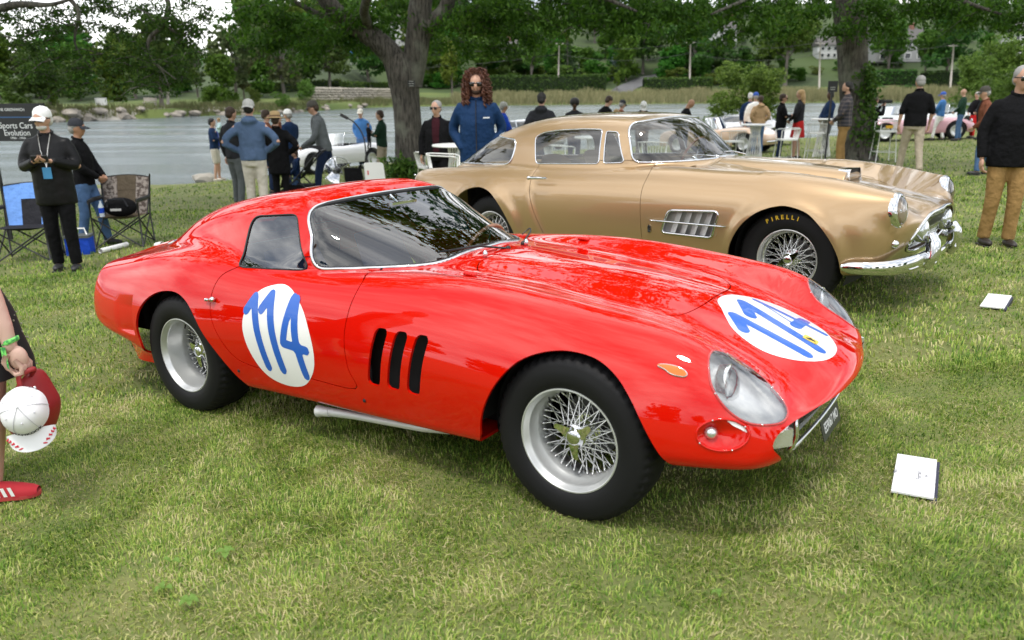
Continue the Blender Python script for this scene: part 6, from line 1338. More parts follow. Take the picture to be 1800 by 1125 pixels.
# branches reaching in from a tree standing beside the picture
t3 = empty('tree', (0, 0, 0), 0, 'overhanging dark branches reaching out above the black event sign', 'tree'); tm = MB(); D3 = 12.5
base3 = np.array([-10.5, 12.0, lawn_z(-10.5, 12.0)]); limb(tm, [base3-[0, 0, .2], base3+[0, 0, .4], base3+[.1, 0, 2], base3+[.3, 0, 4.5]], [.6, .42, .36, .30], 14)
for pts, r in (([base3+[.3, 0, 4.2], W(-100, 20, D3), W(30, 8, D3), W(90, 8, D3-.3), W(140, -8, D3-.5)], [.2, .09, .05, .03, .015]), ([base3+[.3, 0, 4.4], W(-60, -40, D3), W(120, -20, D3), W(210, -20, D3), W(290, -5, D3), W(288, 40, D3), W(262, 70, D3), W(268, 105, D3), W(310, 140, D3)], [.2, .12, .07, .05, .04, .035, .03, .02, .008]), ([W(110, -15, D3), W(138, 20, D3), W(132, 60, D3), W(135, 85, D3), W(160, 120, D3)], [.04, .03, .022, .015, .006]), ([W(262, 70, D3), W(255, 95, D3), W(285, 125, D3), W(300, 160, D3)], [.02, .015, .012, .004]), ([W(288, 40, D3), W(320, 60, D3), W(370, 30, D3)], [.02, .012, .005]), ([base3+[.3, 0, 4.5], base3+[1.5, -2, 7], base3+[3, -4, 8]], [.26, .16, .05]), ([base3+[.3, 0, 4.5], base3+[0, 3, 7.5]], [.2, .05])): limb(tm, pts, r, 7)
tm.build('trunk', BARK, t3, 180)
ft = [W(px, py, D3+g6.uniform(-.4, .4)) for px, py in ((10, 30), (35, 12), (60, 40), (90, 22), (120, 45), (150, 20), (170, 5), (30, 70), (60, 85), (85, 70), (110, 100), (75, 120), (95, 135), (125, 120), (140, 150), (55, 60), (215, 30), (240, 15), (262, 40), (300, 25), (330, 45), (355, 30), (200, 55), (225, 70), (250, 85), (200, 105), (215, 125), (240, 120), (270, 130), (300, 110), (320, 135), (295, 150), (255, 150), (335, 95), (350, 60), (180, 95), (310, 75), (190, 10), (320, 5))]
for i in range(26): a = g6.uniform(0, 2*PI); r = 3.5*math.sqrt(g6.random()); ft.append(base3+[1+r*math.cos(a), r*math.sin(a), g6.uniform(5.5, 9)])
spray_crown(t3, ft, 105, .062, g6, .48, m=leaf_mat('leaf_shade', (.022, .060, .009), (.075, .145, .020), .42))
# the upper canopies, above the picture: they shade the lawn behind the cars
def canopy(parent, c, r, z0, z1, n, size):
    g = np.random.default_rng(int(abs(c[0])*10)); L_ = []
    for k in range(26):
        a = g.uniform(0, 2*PI); q = r*math.sqrt(g.random()); z = g.uniform(z0, z1); L_.append((c[0]+q*math.cos(a), c[1]+q*math.sin(a), z+(1-q/r)*2.0, 1.9, 1.9, 1.0))
    C, D = lobes_cloud(L_, n, g); V, F = leaves(C, size, g, .6, .2); o = bpy.data.objects.new('upper_crown', raw_mesh('upper_crown', V, F, LEAFF)); COL.objects.link(o); o.parent = parent
canopy(t1, (b0[0], D1), 9.0, 6.5, 10.5, 7000, .30); canopy(t2, (9.2, D2), 8.5, 6.8, 10.5, 6500, .30); canopy(t3, (-9.8, 12.0), 5.0, 6.5, 9.5, 6000, .26)
# low plants at the tree feet
for px, py, w, n, lb in ((706, 300, .42, 700, 'leafy plants growing at the foot of the forked tree'), (640, 206, .0, 0, '')):
    if n:
        c0 = W(px, py, D1-.7); C = c0+g6.normal(0, 1, (n, 3))*[.22, .12, .16]; V, F = leaves(C, .16, g6, .35, -.6); pe = empty('plant', c0, 0, lb, 'plant'); ob = bpy.data.objects.new('foliage', raw_mesh('foliage', V-c0, F, leaf_mat('leaf_ivy', (.03, .09, .012), (.11, .20, .03), .3))); COL.objects.link(ob); ob.parent = pe
# ---------------- hedges, reeds, rocks, wall
def hedge(name, pts, hgt, wid, label, cat='hedge', kind='leaf_dark'):
    """clipped hedge following the bank between picture points"""
    P = np.array([bank_at(*p) for p in pts]); C = smooth_poly(P, 8, False); g = np.random.default_rng(len(pts)+int(pts[0][0])); n = int(np.linalg.norm(np.diff(C, axis=0), axis=1).sum()*hgt*26)+300
    i = g.integers(0, len(C)-1, n); f = g.random(n)[:, None]; B = C[i]*(1-f)+C[i+1]*f; hh = hgt*(1+.06*vnoise(B[:, 0], B[:, 1], 2.2, 4)); s = g.random(n); top = s < .3
    off = np.where(top, g.uniform(-.5, .5, n), -.5+.06*g.random(n))*wid; z = np.where(top, hh, g.random(n)*hh); Q = B+np.c_[0*off, off, z]+g.normal(0, .10, (n, 3)); V, F = leaves(Q, .42, g, .75); o = empty(name, C[0], 0, label, cat); me = raw_mesh('foliage', V-C[0], F, leaf_mat(kind, (.018, .05, .010), (.065, .125, .022), .3, .03)); c = bpy.data.objects.new('foliage', me); COL.objects.link(c); c.parent = o
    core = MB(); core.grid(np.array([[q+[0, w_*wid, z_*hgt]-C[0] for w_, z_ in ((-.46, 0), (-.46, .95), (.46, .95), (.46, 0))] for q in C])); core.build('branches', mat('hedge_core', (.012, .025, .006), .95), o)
leaf_mat('leaf_hedge', (.03, .085, .012), (.10, .18, .03), .3, .03)
hedge('hedge', [(862, 165), (960, 165), (1064, 163)], 3.9, 2.6, 'tall clipped dark green hedge behind the tall pale tree')
hedge('hedge', [(1130, 163), (1200, 163), (1250, 162)], 3.2, 2.6, 'clipped hedge beside the driveway', kind='leaf_hedge')
hedge('hedge', [(465, 166), (520, 160), (600, 156)], 1.6, 2.2, 'low clipped hedge above the stone wall', kind='leaf_hedge')
hedge('hedge', [(600, 160), (650, 160), (700, 158)], 1.6, 2.2, 'lighter hedge step above the stone wall by the forked tree', kind='leaf_hedge')
hedge('hedge', [(1525, 150), (1560, 148), (1605, 148)], 3.0, 3.0, 'rounded hedge beside the ivy clad trunk', kind='leaf_hedge')
hedge('hedge', [(1620, 152), (1680, 150), (1720, 150)], 3.0, 3.0, 'dark bushy hedge behind the leaning utility pole')
hedge('hedge', [(1540, 163), (1600, 162)], 1.2, 1.6, 'low clipped hedge along the far road', kind='leaf_hedge')
def reeds(x0, x1, n, d0, d1, hgt, name, label, cols):
    g = np.random.default_rng(int(abs(x0))+3); x = g.uniform(x0, x1, n); d = g.uniform(d0, d1, n); y = far_shore(x)+d; z = bank_h(x, y); H = hgt*g.uniform(.5, 1.2, n)*(.6+.6*vnoise(x, y, 2.5, 8)); b = np.stack([x, y, z-.05], 1); a = g.normal(0, .25, (n, 2)); w = .10
    tip = b+np.c_[a*H[:, None], H]; V = np.stack([b-[w/2, 0, 0], b+[w/2, 0, 0], tip+[w*.2, 0, 0], tip-[w*.2, 0, 0]], 1).reshape(-1, 3); F = np.arange(n)[:, None]*4+np.arange(4)
    o = bpy.data.objects.new(name, raw_mesh(name, V, F, leaf_mat('reed_'+name, *cols, .2))); COL.objects.link(o); tag(o, label, 'reeds', kind='stuff')
reeds(-12, 120, 26000, .3, 9, 1.9, 'reeds', 'pale reed bed along the far shore', ((.16, .17, .075), (.34, .31, .16)))
reeds(-75, -12, 9000, .5, 5, .9, 'shore_grass', 'rough grass along the rocky far shore', ((.09, .12, .04), (.22, .21, .10)))
rock_m = mat('shore_rock', (.15, .135, .115), .9, noise=(1.3, (.36, .32, .27), .2), bump=(5, .5, .1))
def rock(loc, r, m=rock_m, label=None, seed=0, group=None, sq=.6, name='rock'):
    g = np.random.default_rng(seed); b = bmesh.new(); bmesh.ops.create_icosphere(b, subdivisions=2, radius=1)
    for v in b.verts:
        k = 1+.30*mnoise.noise(v.co*1.1+Vector((seed*3.1, 1, 2)))+.12*mnoise.noise(v.co*3+Vector((seed, 5, 1))); v.co = Vector((v.co.x*k*r*g.uniform(.98, 1.02)*1.25, v.co.y*k*r, v.co.z*k*r*sq))
    me = bpy.data.meshes.new('rock'); b.to_mesh(me); b.free(); me.shade_smooth(); me.set_sharp_from_angle(angle=rad(28)); me.materials.append(m); o = bpy.data.objects.new(name, me); COL.objects.link(o); o.location = loc; o.rotation_euler = (0, 0, seed*1.3); return tag(o, label, 'rock', group)
rk = random.Random(8)
for i in range(46):
    px = rk.uniform(88, 660); x_ = at_z(px, float(np.interp(px, [0, 100, 200, 300, 400, 500, 620, 750], [217, 215, 211, 206, 203, 199, 190.5, 187])), WATER_Z); rock((x_[0], x_[1]+rk.uniform(-.2, 1.6), WATER_Z+rk.uniform(.0, .55)), rk.uniform(.35, .8), rock_m, 'weathered boulder in the row of rocks lining the far shore', i, 'rocks lining the far shore')
for px, py, r, lb in ((88, 202, .8, 'rounded tan boulder on the grass beside the far path'), (125, 203, 1.0, 'long pale boulder on the grass of the far bank'), (172, 199, .8, 'white topped boulder near the far information board'), (212, 197, .7, 'flat tan boulder on the far grass bank'), (246, 195, .6, 'small reddish boulder on the far grass bank'), (398, 187, 1.2, 'grey boulder on the far bank behind the blue hooded man'), (1180, 166, .8, 'white painted stone by the far road')): rock(bank_at(px, py)+[0, 0, .2], r, rock_m, lb, int(px), None, .55)
p_ = on_lawn(368, 316); rock(p_+[-.25, .3, .0], .33, mat('edge_rock', (.36, .33, .28), .9, noise=(3, (.5, .46, .4), .2), bump=(9, .5, .05)), 'pale boulder at the lawn edge behind the man holding a toddler', 77)
rock(on_lawn(160, 350)+[-.6, 1.6, -.1], .5, rock_m, 'flat pale stone at the lawn edge between the two camp chairs', 78, None, .3)
# dry stone retaining wall: every stone a piece
wl = empty('stone_wall', bank_at(610, 174), 0, 'rough dry stone retaining wall under the far hedge', 'wall'); wb = np.array(wl.location)
stone_meshes = []
for s_ in range(5):
    b = bmesh.new(); bmesh.ops.create_icosphere(b, subdivisions=1, radius=1)
    for v in b.verts: v.co *= 1+.25*mnoise.noise(v.co*1.3+Vector((s_*4., 0, 0)))
    me = bpy.data.meshes.new('stone'); b.to_mesh(me); b.free(); me.materials.append(mat('wall_stone', (.20, .18, .15), .9, noise=(.8, (.45, .41, .34), .2))); stone_meshes.append(me)
e0 = bank_at(548, 176); e1 = bank_at(690, 174); nst = 42
for row in range(5):
    for i in range(nst):
        f = (i+.5*(row % 2)+rk.uniform(-.15, .15))/nst; p = e0*(1-f)+e1*f; o = bpy.data.objects.new('stone', stone_meshes[rk.randrange(5)]); COL.objects.link(o); o.parent = wl; ln_ = np.linalg.norm(e1-e0)/nst*.58
        o.location = p-wb+[0, row*.25+rk.uniform(-.1, .1), .15+row*.44]; o.scale = (ln_*rk.uniform(.8, 1.2), .35, .27*rk.uniform(.8, 1.15)); o.rotation_euler = (rk.uniform(-.2, .2), rk.uniform(-.2, .2), rk.uniform(-.3, .3))
# ================================================================== furniture and small things
WHM = mat('white_powder_coat', (.78, .78, .76), .4); BLKM = mat('black_tube', (.02, .02, .022), .45)
def lawn_pt(px, D): p, _ = stand(px, D, 0, 1); return np.array(p)
def bar_table(px, D, label):
    o = empty('bar_table', lawn_pt(px, D), 0, label, 'table'); MB().lathe([(0, 1.06), (.36, 1.06), (.37, 1.05), (.37, 1.035), (.36, 1.03), (0, 1.03)], 36).build('table_top', WHM, o, 40)
    for k in range(20):
        a = 2*PI*k/20; MB().tube([(.24*math.cos(a), .24*math.sin(a), 0), (.11*math.cos(a+.5), .11*math.sin(a+.5), .85), (.13*math.cos(a+.6), .13*math.sin(a+.6), 1.03)], .008, 5).build('rod', WHM, o, 180)
    return o
def wire_stool(px, D, rz, label, seat=.72):
    o = empty('bar_stool', lawn_pt(px, D), rz, label, 'stool'); MB().prism(round_poly([(-.21, -.20), (.21, -.20), (.21, .20), (-.21, .20)], .05), seat-.03, seat).build('seat', WHM, o)
    for x in (-1, 1):
        for y in (-1, 1): MB().tube([(x*.19, y*.18, seat-.02), (x*.24, y*.23, 0)], .011, 6).build('leg', WHM, o, 180)
    b = seat+.22; MB().tube([(.20, -.20, seat), (.20, -.22, b-.02), (.14, -.23, b), (-.22, -.22, b+.02), (-.27, 0, b+.03), (-.22, .22, b+.02), (.14, .23, b), (.20, .22, b-.02), (.20, .20, seat)], .010, 6).build('arm_rail', WHM, o, 180)
    for k in range(9):
        t_ = -1+2*k/8; MB().tube([(-.20+.0*t_, t_*.17, seat-.01), (-.25-.02*(1-t_*t_), t_*.215, b+.02)], .007, 5).build('back_rod', WHM, o, 180)
    MB().tube([(.215, -.205, .25), (.215, .205, .25), (-.215, .205, .25), (-.215, -.205, .25)], .008, 5, closed=True).build('foot_rail', WHM, o, 180); return o
bar_table(800, 12.2, 'white bar table with rod base beside the man in navy softshell'); bar_table(1331, 19.5, 'white bar table with rod base in front of the tan hoodie')
bar_table(1452, 22.5, 'white bar table beside the plaid shirt man'); bar_table(872, 14.5, 'white bar table partly hidden behind the navy softshell man')
wire_stool(779, 11.6, rad(0), 'white wire stool pulled up to the table beside the forked tree', .70); wire_stool(1292, 19.2, rad(100), 'white wire armchair stool with its back to the gold car', .70); wire_stool(1388, 19.0, rad(180), 'white wire stool beside the rod base table', .70)
wire_stool(1562, 19.8, rad(175), 'white wire stool with a yellow item hanging on its back', .76); wire_stool(757, 13.6, rad(30), 'white wire stool half hidden by the forked trunk', .70)
wire_stool(1440, 21.5, rad(60), 'white wire stool near the dark haired man in blue', .72)
for px, D, rz, lb in ((985, 14.5, 20, 'white wire stool seen through the gold side window'), (1150, 14.0, 70, 'white wire stool seen through the gold windscreen')): wire_stool(px, D, rad(rz), lb, .70)
bar_table(1045, 14.8, 'white bar table seen through the gold side window')
MB().box(lawn_pt(1562, 19.6)+[.08, 0, .86], (.16, .05, .07)).build('yellow_bag', mat('yellow_cloth', (.75, .42, .03), .8), None, 30, {'label': 'yellow folded bag on the wire stool back', 'category': 'bag'})
# camp chairs
def camp_chair(px, py, rz, label, c1, c2, c3):
    o = empty('camp_chair', on_lawn(px, py), rz, label, 'chair')
    G = []
    for t_ in np.linspace(0, 1, 9): G.append([(u_*(.27+.05*t_), .20+.16*t_+.05*(1-u_*u_)*(.3+t_), .40+.52*t_-.03*u_*u_*t_) for u_ in np.linspace(-1, 1, 11)])
    G = np.array(G); MB().grid(G[:, 3:8]).build('back_panel', c2, o, 180); MB().grid(G[:, :4]).build('side_panel', c1, o, 180); MB().grid(G[:, 7:]).build('side_panel', c1, o, 180); MB().grid(G[5:, 3:8]-[0, .006, 0]).build('top_panel', c3, o, 180)
    MB().grid(np.array([[(u_*.28, -.24+.46*t_, .43-.05*math.sin(t_*PI)*(1-u_*u_)-.02*t_) for u_ in np.linspace(-1, 1, 9)] for t_ in np.linspace(0, 1, 7)])).build('seat_panel', c2, o, 180)
    for s in (-1, 1):
        MB().tube([(s*.32, .37, .93), (s*.30, .22, .42), (s*.31, .24, .0)], .011, 7).build('back_post', BLKM, o, 180); MB().tube([(s*.30, -.25, .64), (s*.30, -.25, .0)], .011, 7).build('front_post', BLKM, o, 180)
        MB().tube([(s*.31, .27, .64), (s*.33, 0, .645), (s*.30, -.29, .64)], .028, 8, flat=.35, up=(0, 0, 1)).build('arm_rest', BLKM, o, 180)
        MB().tube([(s*.30, -.25, .02), (-s*.29, -.24, .42)], .010, 6).tube([(s*.31, .24, .02), (-s*.29, .22, .41)], .010, 6).tube([(s*.30, -.25, .02), (s*.30, .22, .40)], .010, 6).tube([(s*.31, .24, .02), (s*.29, -.24, .42)], .010, 6).build('cross_leg', BLKM, o, 180)
    MB().tube(np.vstack([G[:, 0], G[-1, 1:], G[::-1, -1][1:]]), .009, 6).build('fabric_edge', BLKM, o, 180); return o
BLUF = cloth('chair_blue', (.16, .32, .72)); BLKF = cloth('chair_black', (.025, .025, .03)); OLVF = cloth('chair_brown', (.095, .075, .052)); CAMO = mat('camo_mesh', (.30, .26, .23), .9, noise=(22, (.08, .06, .05), .06)); DKBR = cloth('chair_dark', (.05, .038, .028))
camp_chair(56, 456, rad(12), 'blue and black folding camp chair beside the man with the phone', BLUF, BLKF, BLUF)
camp_chair(222, 432, rad(8), 'brown camouflage folding camp chair with a black bag on its seat', CAMO, OLVF, OLVF)
o = empty('bag', on_lawn(222, 432)+np.array([0, 0, .41]), .1, 'black duffel bag resting on the brown camp chair', 'bag'); MB().sphere((0, 0, .12), (.22, .12, .13), 16, 10).build('body', BLK, o, 180); MB().tube([(-.13, -.10, .14), (-.10, -.13, .24), (.10, -.13, .24), (.13, -.10, .14)], .012, 6).build('strap', CHAR, o, 180); MB().box((-.02, -.122, .10), (.14, .006, .03)).build('patch', mat('grey_print', (.45, .45, .45), .7), o)
o = empty('bottle', on_lawn(222, 432)+np.array([-.2, -.12, .42]), 0, 'clear water bottle with blue label on the brown camp chair', 'bottle'); MB().lathe([(0, 0), (.032, 0), (.033, .14), (.012, .19), (.012, .21), (0, .21)], 16).build('body', mat('bottle_clear', (.55, .62, .68), .15), o, 60); MB().lathe([(.034, .05), (.034, .12)], 16).build('label_band', BLUE, o, 60)
o = empty('cooler_bag', on_lawn(143, 446), .2, 'bright blue cooler bag on the grass behind the man with the phone', 'bag'); MB().prism(round_poly([(-.15, -.11), (.15, -.11), (.15, .11), (-.15, .11)], .03), 0, .22).build('body', BLUE, o); MB().prism(round_poly([(-.155, -.115), (.155, -.115), (.155, .115), (-.155, .115)], .03), .22, .25).build('lid', GREY, o); MB().tube([(-.1, 0, .25), (-.08, 0, .33), (.08, 0, .33), (.1, 0, .25)], .01, 6).build('strap', WHITEC, o, 180)
a_ = on_lawn(177, 446); b_ = on_lawn(224, 434); tag(MB().tube([a_+[0, 0, .035], b_+[0, 0, .035]], .033, 18, caps=False).tube([a_+[0, 0, .035], b_+[0, 0, .035]], .028, 18, caps=False).build('paper_roll', mat('white_paper', (.80, .80, .80), .7), None, 60), 'rolled white paper tube lying under the brown camp chair', 'paper roll')
tag(MB().lathe([(0, 0), (.03, 0), (.042, .10), (.040, .10), (.028, .004)], 18, frame(on_lawn(274, 436)+[0, 0, .04], (0, .2, 1), (.3, 1, 0), (1, -.3, .1))).build('paper_cup', mat('white_paper', (.80, .80, .80), .7), None, 40), 'crumpled white cup on the grass beside the brown camp chair', 'cup')
# phone and lanyard of the near man
pm_ = [o_ for o_ in bpy.data.objects if o_.get('label', '').startswith('man in white cap, sunglasses')][0]
bpy.context.view_layer.update(); Mw = pm_.matrix_world
ph = empty('phone', Mw@Vector((.345, 0, 1.255)), pm_.rotation_euler[2], 'smartphone in a dark case held by the man in leather jacket', 'phone'); MB().box((0, 0, 0), (.02, .155, .075), Matrix.Rotation(.5, 3, 'Y')).build('case', DARK, ph); MB().box((-.011, 0, .005), (.004, .145, .066), Matrix.Rotation(.5, 3, 'Y')).build('screen', mat('phone_screen', (.08, .09, .1), .1, 0, 1), ph)
la = empty('lanyard', (0, 0, 0), 0, parent=pm_); MB().tube([(.06, -.06, 1.49), (.15, -.035, 1.33), (.165, 0, 1.15)], .008, 6, flat=.3).tube([(.06, .06, 1.49), (.15, .035, 1.33), (.165, 0, 1.15)], .008, 6, flat=.3).build('strap', WHITEC, la, 180); MB().box((.172, 0, 1.09), (.004, .085, .12)).build('pass_card', mat('pass_blue', (.05, .25, .50), .5), la)
cm_ = [o_ for o_ in bpy.data.objects if o_.get('label', '').startswith('man with long auburn')][0]
MB().box((.175, .115, 1.29), (.004, .075, .014), Matrix.Rotation(.45, 3, 'Z')).build('chest_logo', mat('logo_white', (.75, .78, .8), .7), cm_); MB().tube([(.148, 0, .86), (.155, 0, 1.1), (.160, 0, 1.25), (.150, 0, 1.36), (.095, 0, 1.47)], .005, 5).build('zip', DARK, cm_, 180)
# cameras and lens
for lab, nm in (('woman in black photographing', 'camera'),):
    q = [o_ for o_ in bpy.data.objects if o_.get('label', '').startswith(lab)][0]; Mw = q.matrix_world; c = empty('camera_body', Mw@Vector((.18, 0, 1.62)), q.rotation_euler[2], 'black camera with a long lens held by the woman in black', 'camera'); MB().box((0, 0, 0), (.08, .14, .10)).build('body', DARK, c); MB().tube([(.04, 0, 0), (.30, 0, .0)], [.04, .045], 14).build('lens', DARK, c, 60)
# ---------------- sign boards
o = empty('sign_board', (0, 0, 0), 0, 'black event sign reading Sports Cars Evolution on posts at the water side', 'sign'); Ds = 11.4; c0 = W_ = at_y(38, 214, Ds); exs = np.array([.985, -.17, .0]); ezs = np.array([0, 0, 1.]); eys = np.cross(ezs, exs)
fr_ = frame(c0, exs, ezs, -eys)
MB().prism([(-.62, -.27), (.40, -.27), (.40, .25), (-.62, .25)], -.02, .02, fr_).build('panel', mat('sign_black', (.012, .013, .016), .5), o)
MB().prism([(-.62, .055), (.40, .055), (.40, .070), (-.62, .070)], .021, .024, fr_).build('blue_line', mat('sign_blue', (.03, .10, .25), .5), o)
SW = mat('sign_white', (.80, .82, .84), .6)
def off(fr, x, y, z): M = np.array(fr); M[:3, 3] = M[:3, 3]+M[:3, 0]*x+M[:3, 1]*y+M[:3, 2]*z; return M.tolist()
text_obj('Sports Cars', .118, SW, off(fr_, -.085, -.055, .023), 'lettering', o, xs=.95); text_obj('Evolution', .118, SW, off(fr_, -.085, -.155, .023), 'lettering', o, xs=.95); text_obj('1950s - 1960s', .045, SW, off(fr_, -.085, -.225, .023), 'lettering', o); text_obj('THE GREENWICH', .055, SW, off(fr_, -.12, .165, .023), 'lettering', o)
gz = float(lawn_z(c0[0], Ds))
for k in (-.55, .35): q = np.array(c0)+exs*k; MB().box((q[0], q[1]+.03, (gz+c0[2]+.2)/2), (.04, .03, c0[2]+.2-gz)).build('post', BLKM, o)
o = empty('sign_board', (0, 0, 0), 0, 'small black information sign on a stake beside the ivy clad trunk', 'sign'); c1 = at_y(1464, 152, 20.0); MB().box(c1, (.24, .02, .26)).build('panel', mat('sign_black', (.012, .013, .016), .5), o); MB().box((c1[0], c1[1]+.02, (c1[2]+lawn_z(c1[0], 20.))/2), (.04, .03, c1[2]-lawn_z(c1[0], 20.))).build('post', BLKM, o)
for k in range(2): MB().box(c1+[0, -.012, -.02-.05*k], (.12, .004, .02)).build('text_line', mat('plate_grey', (.35, .35, .33), .6), o)
# ---------------- placards in the grass
def placard(cs, label, txt):
    P = np.array([on_lawn(*c) for c in cs]); o = empty('placard', P.mean(0), 0, label, 'placard'); Q = P-P.mean(0); hs = [.035, .15, .15, .035]   # near edge low, far edge high
    Q = Q*1.0; ex = (Q[2]-Q[1]); ey = (Q[1]-Q[0]); ex /= np.linalg.norm(ex); wid = np.linalg.norm(P[2]-P[1]); dep = np.linalg.norm(P[1]-P[0])*.92
    ey = ey-ex*(ey@ex); ey /= np.linalg.norm(ey); tilt = .06; up = np.array(LN); ez = up*math.cos(tilt)-ey*math.sin(tilt); e2 = ey*math.cos(tilt)+up*math.sin(tilt); c = np.array([0, 0, .03]); M = frame(c, ex, e2, ez)
    MB().prism([(-wid/2, -dep/2), (wid/2, -dep/2), (wid/2, dep/2), (-wid/2, dep/2)], -.004, .004, M).build('card', mat('placard_white', (.82, .82, .83), .55), o)
    MB().prism([(-dep/2*math.cos(tilt), -.06), (dep/2*math.cos(tilt), -.06), (dep/2*math.cos(tilt), math.sin(tilt)*dep*.5), (-dep/2*math.cos(tilt), -math.sin(tilt)*dep*.5)], wid/2-.012, wid/2+.012, frame(c-[0, 0, .006], ey, up, ex)).build('stand', mat('placard_navy', (.02, .02, .045), .5), o)
    IN = mat('ink', (.18, .18, .22), .8)
    if txt:
        rot = lambda x, y, s_, b: text_obj(b, s_, IN, (np.array(off(M, x, y, .0048))@np.array([[0, -1, 0, 0], [1, 0, 0, 0], [0, 0, 1, 0], [0, 0, 0, 1]])).tolist(), 'lettering', o, extrude=.0002)
        rot(.015, 0, .026, 'Ferrari'); rot(.042, .0, .014, '250'); rot(-.07, .0, .018, '1963')
        MB().box((0, 0, 0), (.0016, .09, .0006)).build('pen_line', IN, o).matrix_local = Matrix(off(M, .075, 0, .005))
    return o
placard([(1558, 873), (1582, 812), (1651, 823), (1633, 888)], 'white show placard on a navy stand in the grass by the red nose', True)
placard([(1722, 545), (1736, 526), (1777, 530), (1763, 546)], 'white show placard lying in the grass by the gold coupe', False)
# ---------------- stroller, fan, folded gear
sp_ = lawn_pt(512, 15.6); st = empty('stroller', sp_, rad(180), 'black pushchair with a child in it', 'stroller'); SB = cloth('stroller_black', (.014, .014, .016))
MB().tube([(-.55, -.24, 1.02), (-.42, -.25, .92), (.0, -.25, .45), (.42, -.20, .16)], .016, 7).tube([(-.55, .24, 1.02), (-.42, .25, .92), (.0, .25, .45), (.42, .20, .16)], .016, 7).tube([(-.55, -.24, 1.02), (-.57, 0, 1.03), (-.55, .24, 1.02)], .018, 7).build('frame', BLKM, st, 180)
MB().tube([(-.05, -.25, .5), (-.38, -.27, .14)], .014, 6).tube([(-.05, .25, .5), (-.38, .27, .14)], .014, 6).build('rear_stay', BLKM, st, 180)
MB().grid(np.array([[(x, y, z+.05*y*y*8) for y in np.linspace(-.2, .2, 7)] for x, z in ((-.35, .92), (-.22, .62), (-.10, .48), (.12, .46), (.24, .50), (.30, .30))])).build('seat', SB, st, 180); MB().grid(np.array([[(-.36+.30*math.sin(a)*1.0, y, .86+.26*math.cos(a)-.2*y*y*4) for y in np.linspace(-.23, .23, 7)] for a in np.linspace(-.9, .6, 7)])).build('canopy', SB, st, 180); MB().prism(round_poly([(-.32, -.2), (.22, -.2), (.22, .2), (-.32, .2)], .06), .18, .36).build('basket', SB, st)
for x, y, r in ((-.38, -.29, .145), (-.38, .29, .145), (.42, 0, .12)):
    w_ = empty('wheel', (x, y, r), parent=st); MB().tube([(r*.86*math.cos(a), 0, r*.86*math.sin(a)) for a in np.linspace(0, 2*PI, 24, endpoint=False)], r*.15, 6, closed=True).build('tyre', TYRE, w_, 180); sm_ = MB()
    for k in range(5): sm_.tube([(0, 0, 0), (r*.8*math.cos(k*1.2566), 0, r*.8*math.sin(k*1.2566))], .010, 5)
    sm_.build('rim', BLKM, w_, 180)
child(np.array(sp_)+[-.0, 0, -.02], facing(-165), 1.04, 'child in navy hood and jeans riding in the black pushchair', top=NAVY, bottom=JEAN, hair='brown', hood=True, arms=('front', 'front'), legs=((.30, .09), (.28, -.09)), vox=.022)
finish_blobs()
fp = lawn_pt(586, 13.8); fn_ = empty('fan', fp, rad(-60), 'large round floor fan with chrome guard behind the red roof', 'fan')
fc = np.array([0, 0, .70]); gd = MB()
for r in (.24, .19, .14, .09, .05): gd.tube([(.05*(1-r/.24), r*math.cos(a), .70+r*math.sin(a)) for a in np.linspace(0, 2*PI, 36, endpoint=False)], .002 if r < .24 else .009, 5, closed=True)
for k in range(24): a = k*2*PI/24; gd.tube([(.06, .05*math.cos(a), .70+.05*math.sin(a)), (.0, .24*math.cos(a), .70+.24*math.sin(a))], .0015, 4)
gd.build('guard', CHROME, fn_, 180)
for k in range(3):
    a = k*2*PI/3; u1 = np.array([0, math.cos(a), math.sin(a)]); u2 = np.array([0, -math.sin(a), math.cos(a)]); MB().grid(np.array([[fc+u1*r_+u2*(w_*(.04+.08*r_/.22))+np.array([-.03+.05*w_, 0, 0]) for w_ in (-1, 0, 1)] for r_ in (.05, .12, .18, .22)])).build('blade', CHROME, fn_, 180)
MB().sphere(fc+[-.08, 0, 0], (.10, .08, .08), 14, 9).build('motor', BLKM, fn_, 180); MB().tube([(-.05, 0, .68), (-.05, 0, .05)], .02, 8).prism(round_poly([(-.25, -.22), (.18, -.22), (.18, .22), (-.25, .22)], .06), 0, .05).build('stand', BLKM, fn_)
gp = lawn_pt(640, 13.6); gb = empty('folding_panel', gp, rad(12), 'white padded case with red label leaning on a black folded panel', 'case'); MB().prism(round_poly([(-.20, 0), (.17, 0), (.20, .46), (-.13, .50)], .05), -.05, .05, frame((.14, 0, .34), (.96, .2, .1), (-.15, .05, 1), (.1, -1, .05))).build('white_case', WHM, gb); MB().box((.0, -.058, .66), (.02, .01, .07)).build('red_label', mat('label_red', (.6, .03, .03), .5), gb)
MB().prism([(-.40, .02), (-.06, .02), (-.12, .72), (-.42, .74)], -.02, .02, frame((.02, .06, 0), (1, 0, 0), (0, .12, 1), (0, -1, .12))).build('black_panel', BLK, gb); MB().tube([(-.42, .02, .74), (-.36, -.02, .0)], .012, 6).tube([(-.10, .02, .72), (.02, -.03, 0)], .012, 6).build('frame_leg', CHROME, gb, 180)
MB().tube(smooth_poly([(-.02, 0, .70), (-.02, 0, 1.10), (-.06, 0, 1.32), (-.18, 0, 1.50), (-.30, 0, 1.58)], 5, False), .012, 7).build('gooseneck', BLKM, gb, 180); MB().box((-.34, 0, 1.60), (.14, .06, .05), Matrix.Rotation(.5, 3, 'Y')).build('clamp', BLKM, gb)
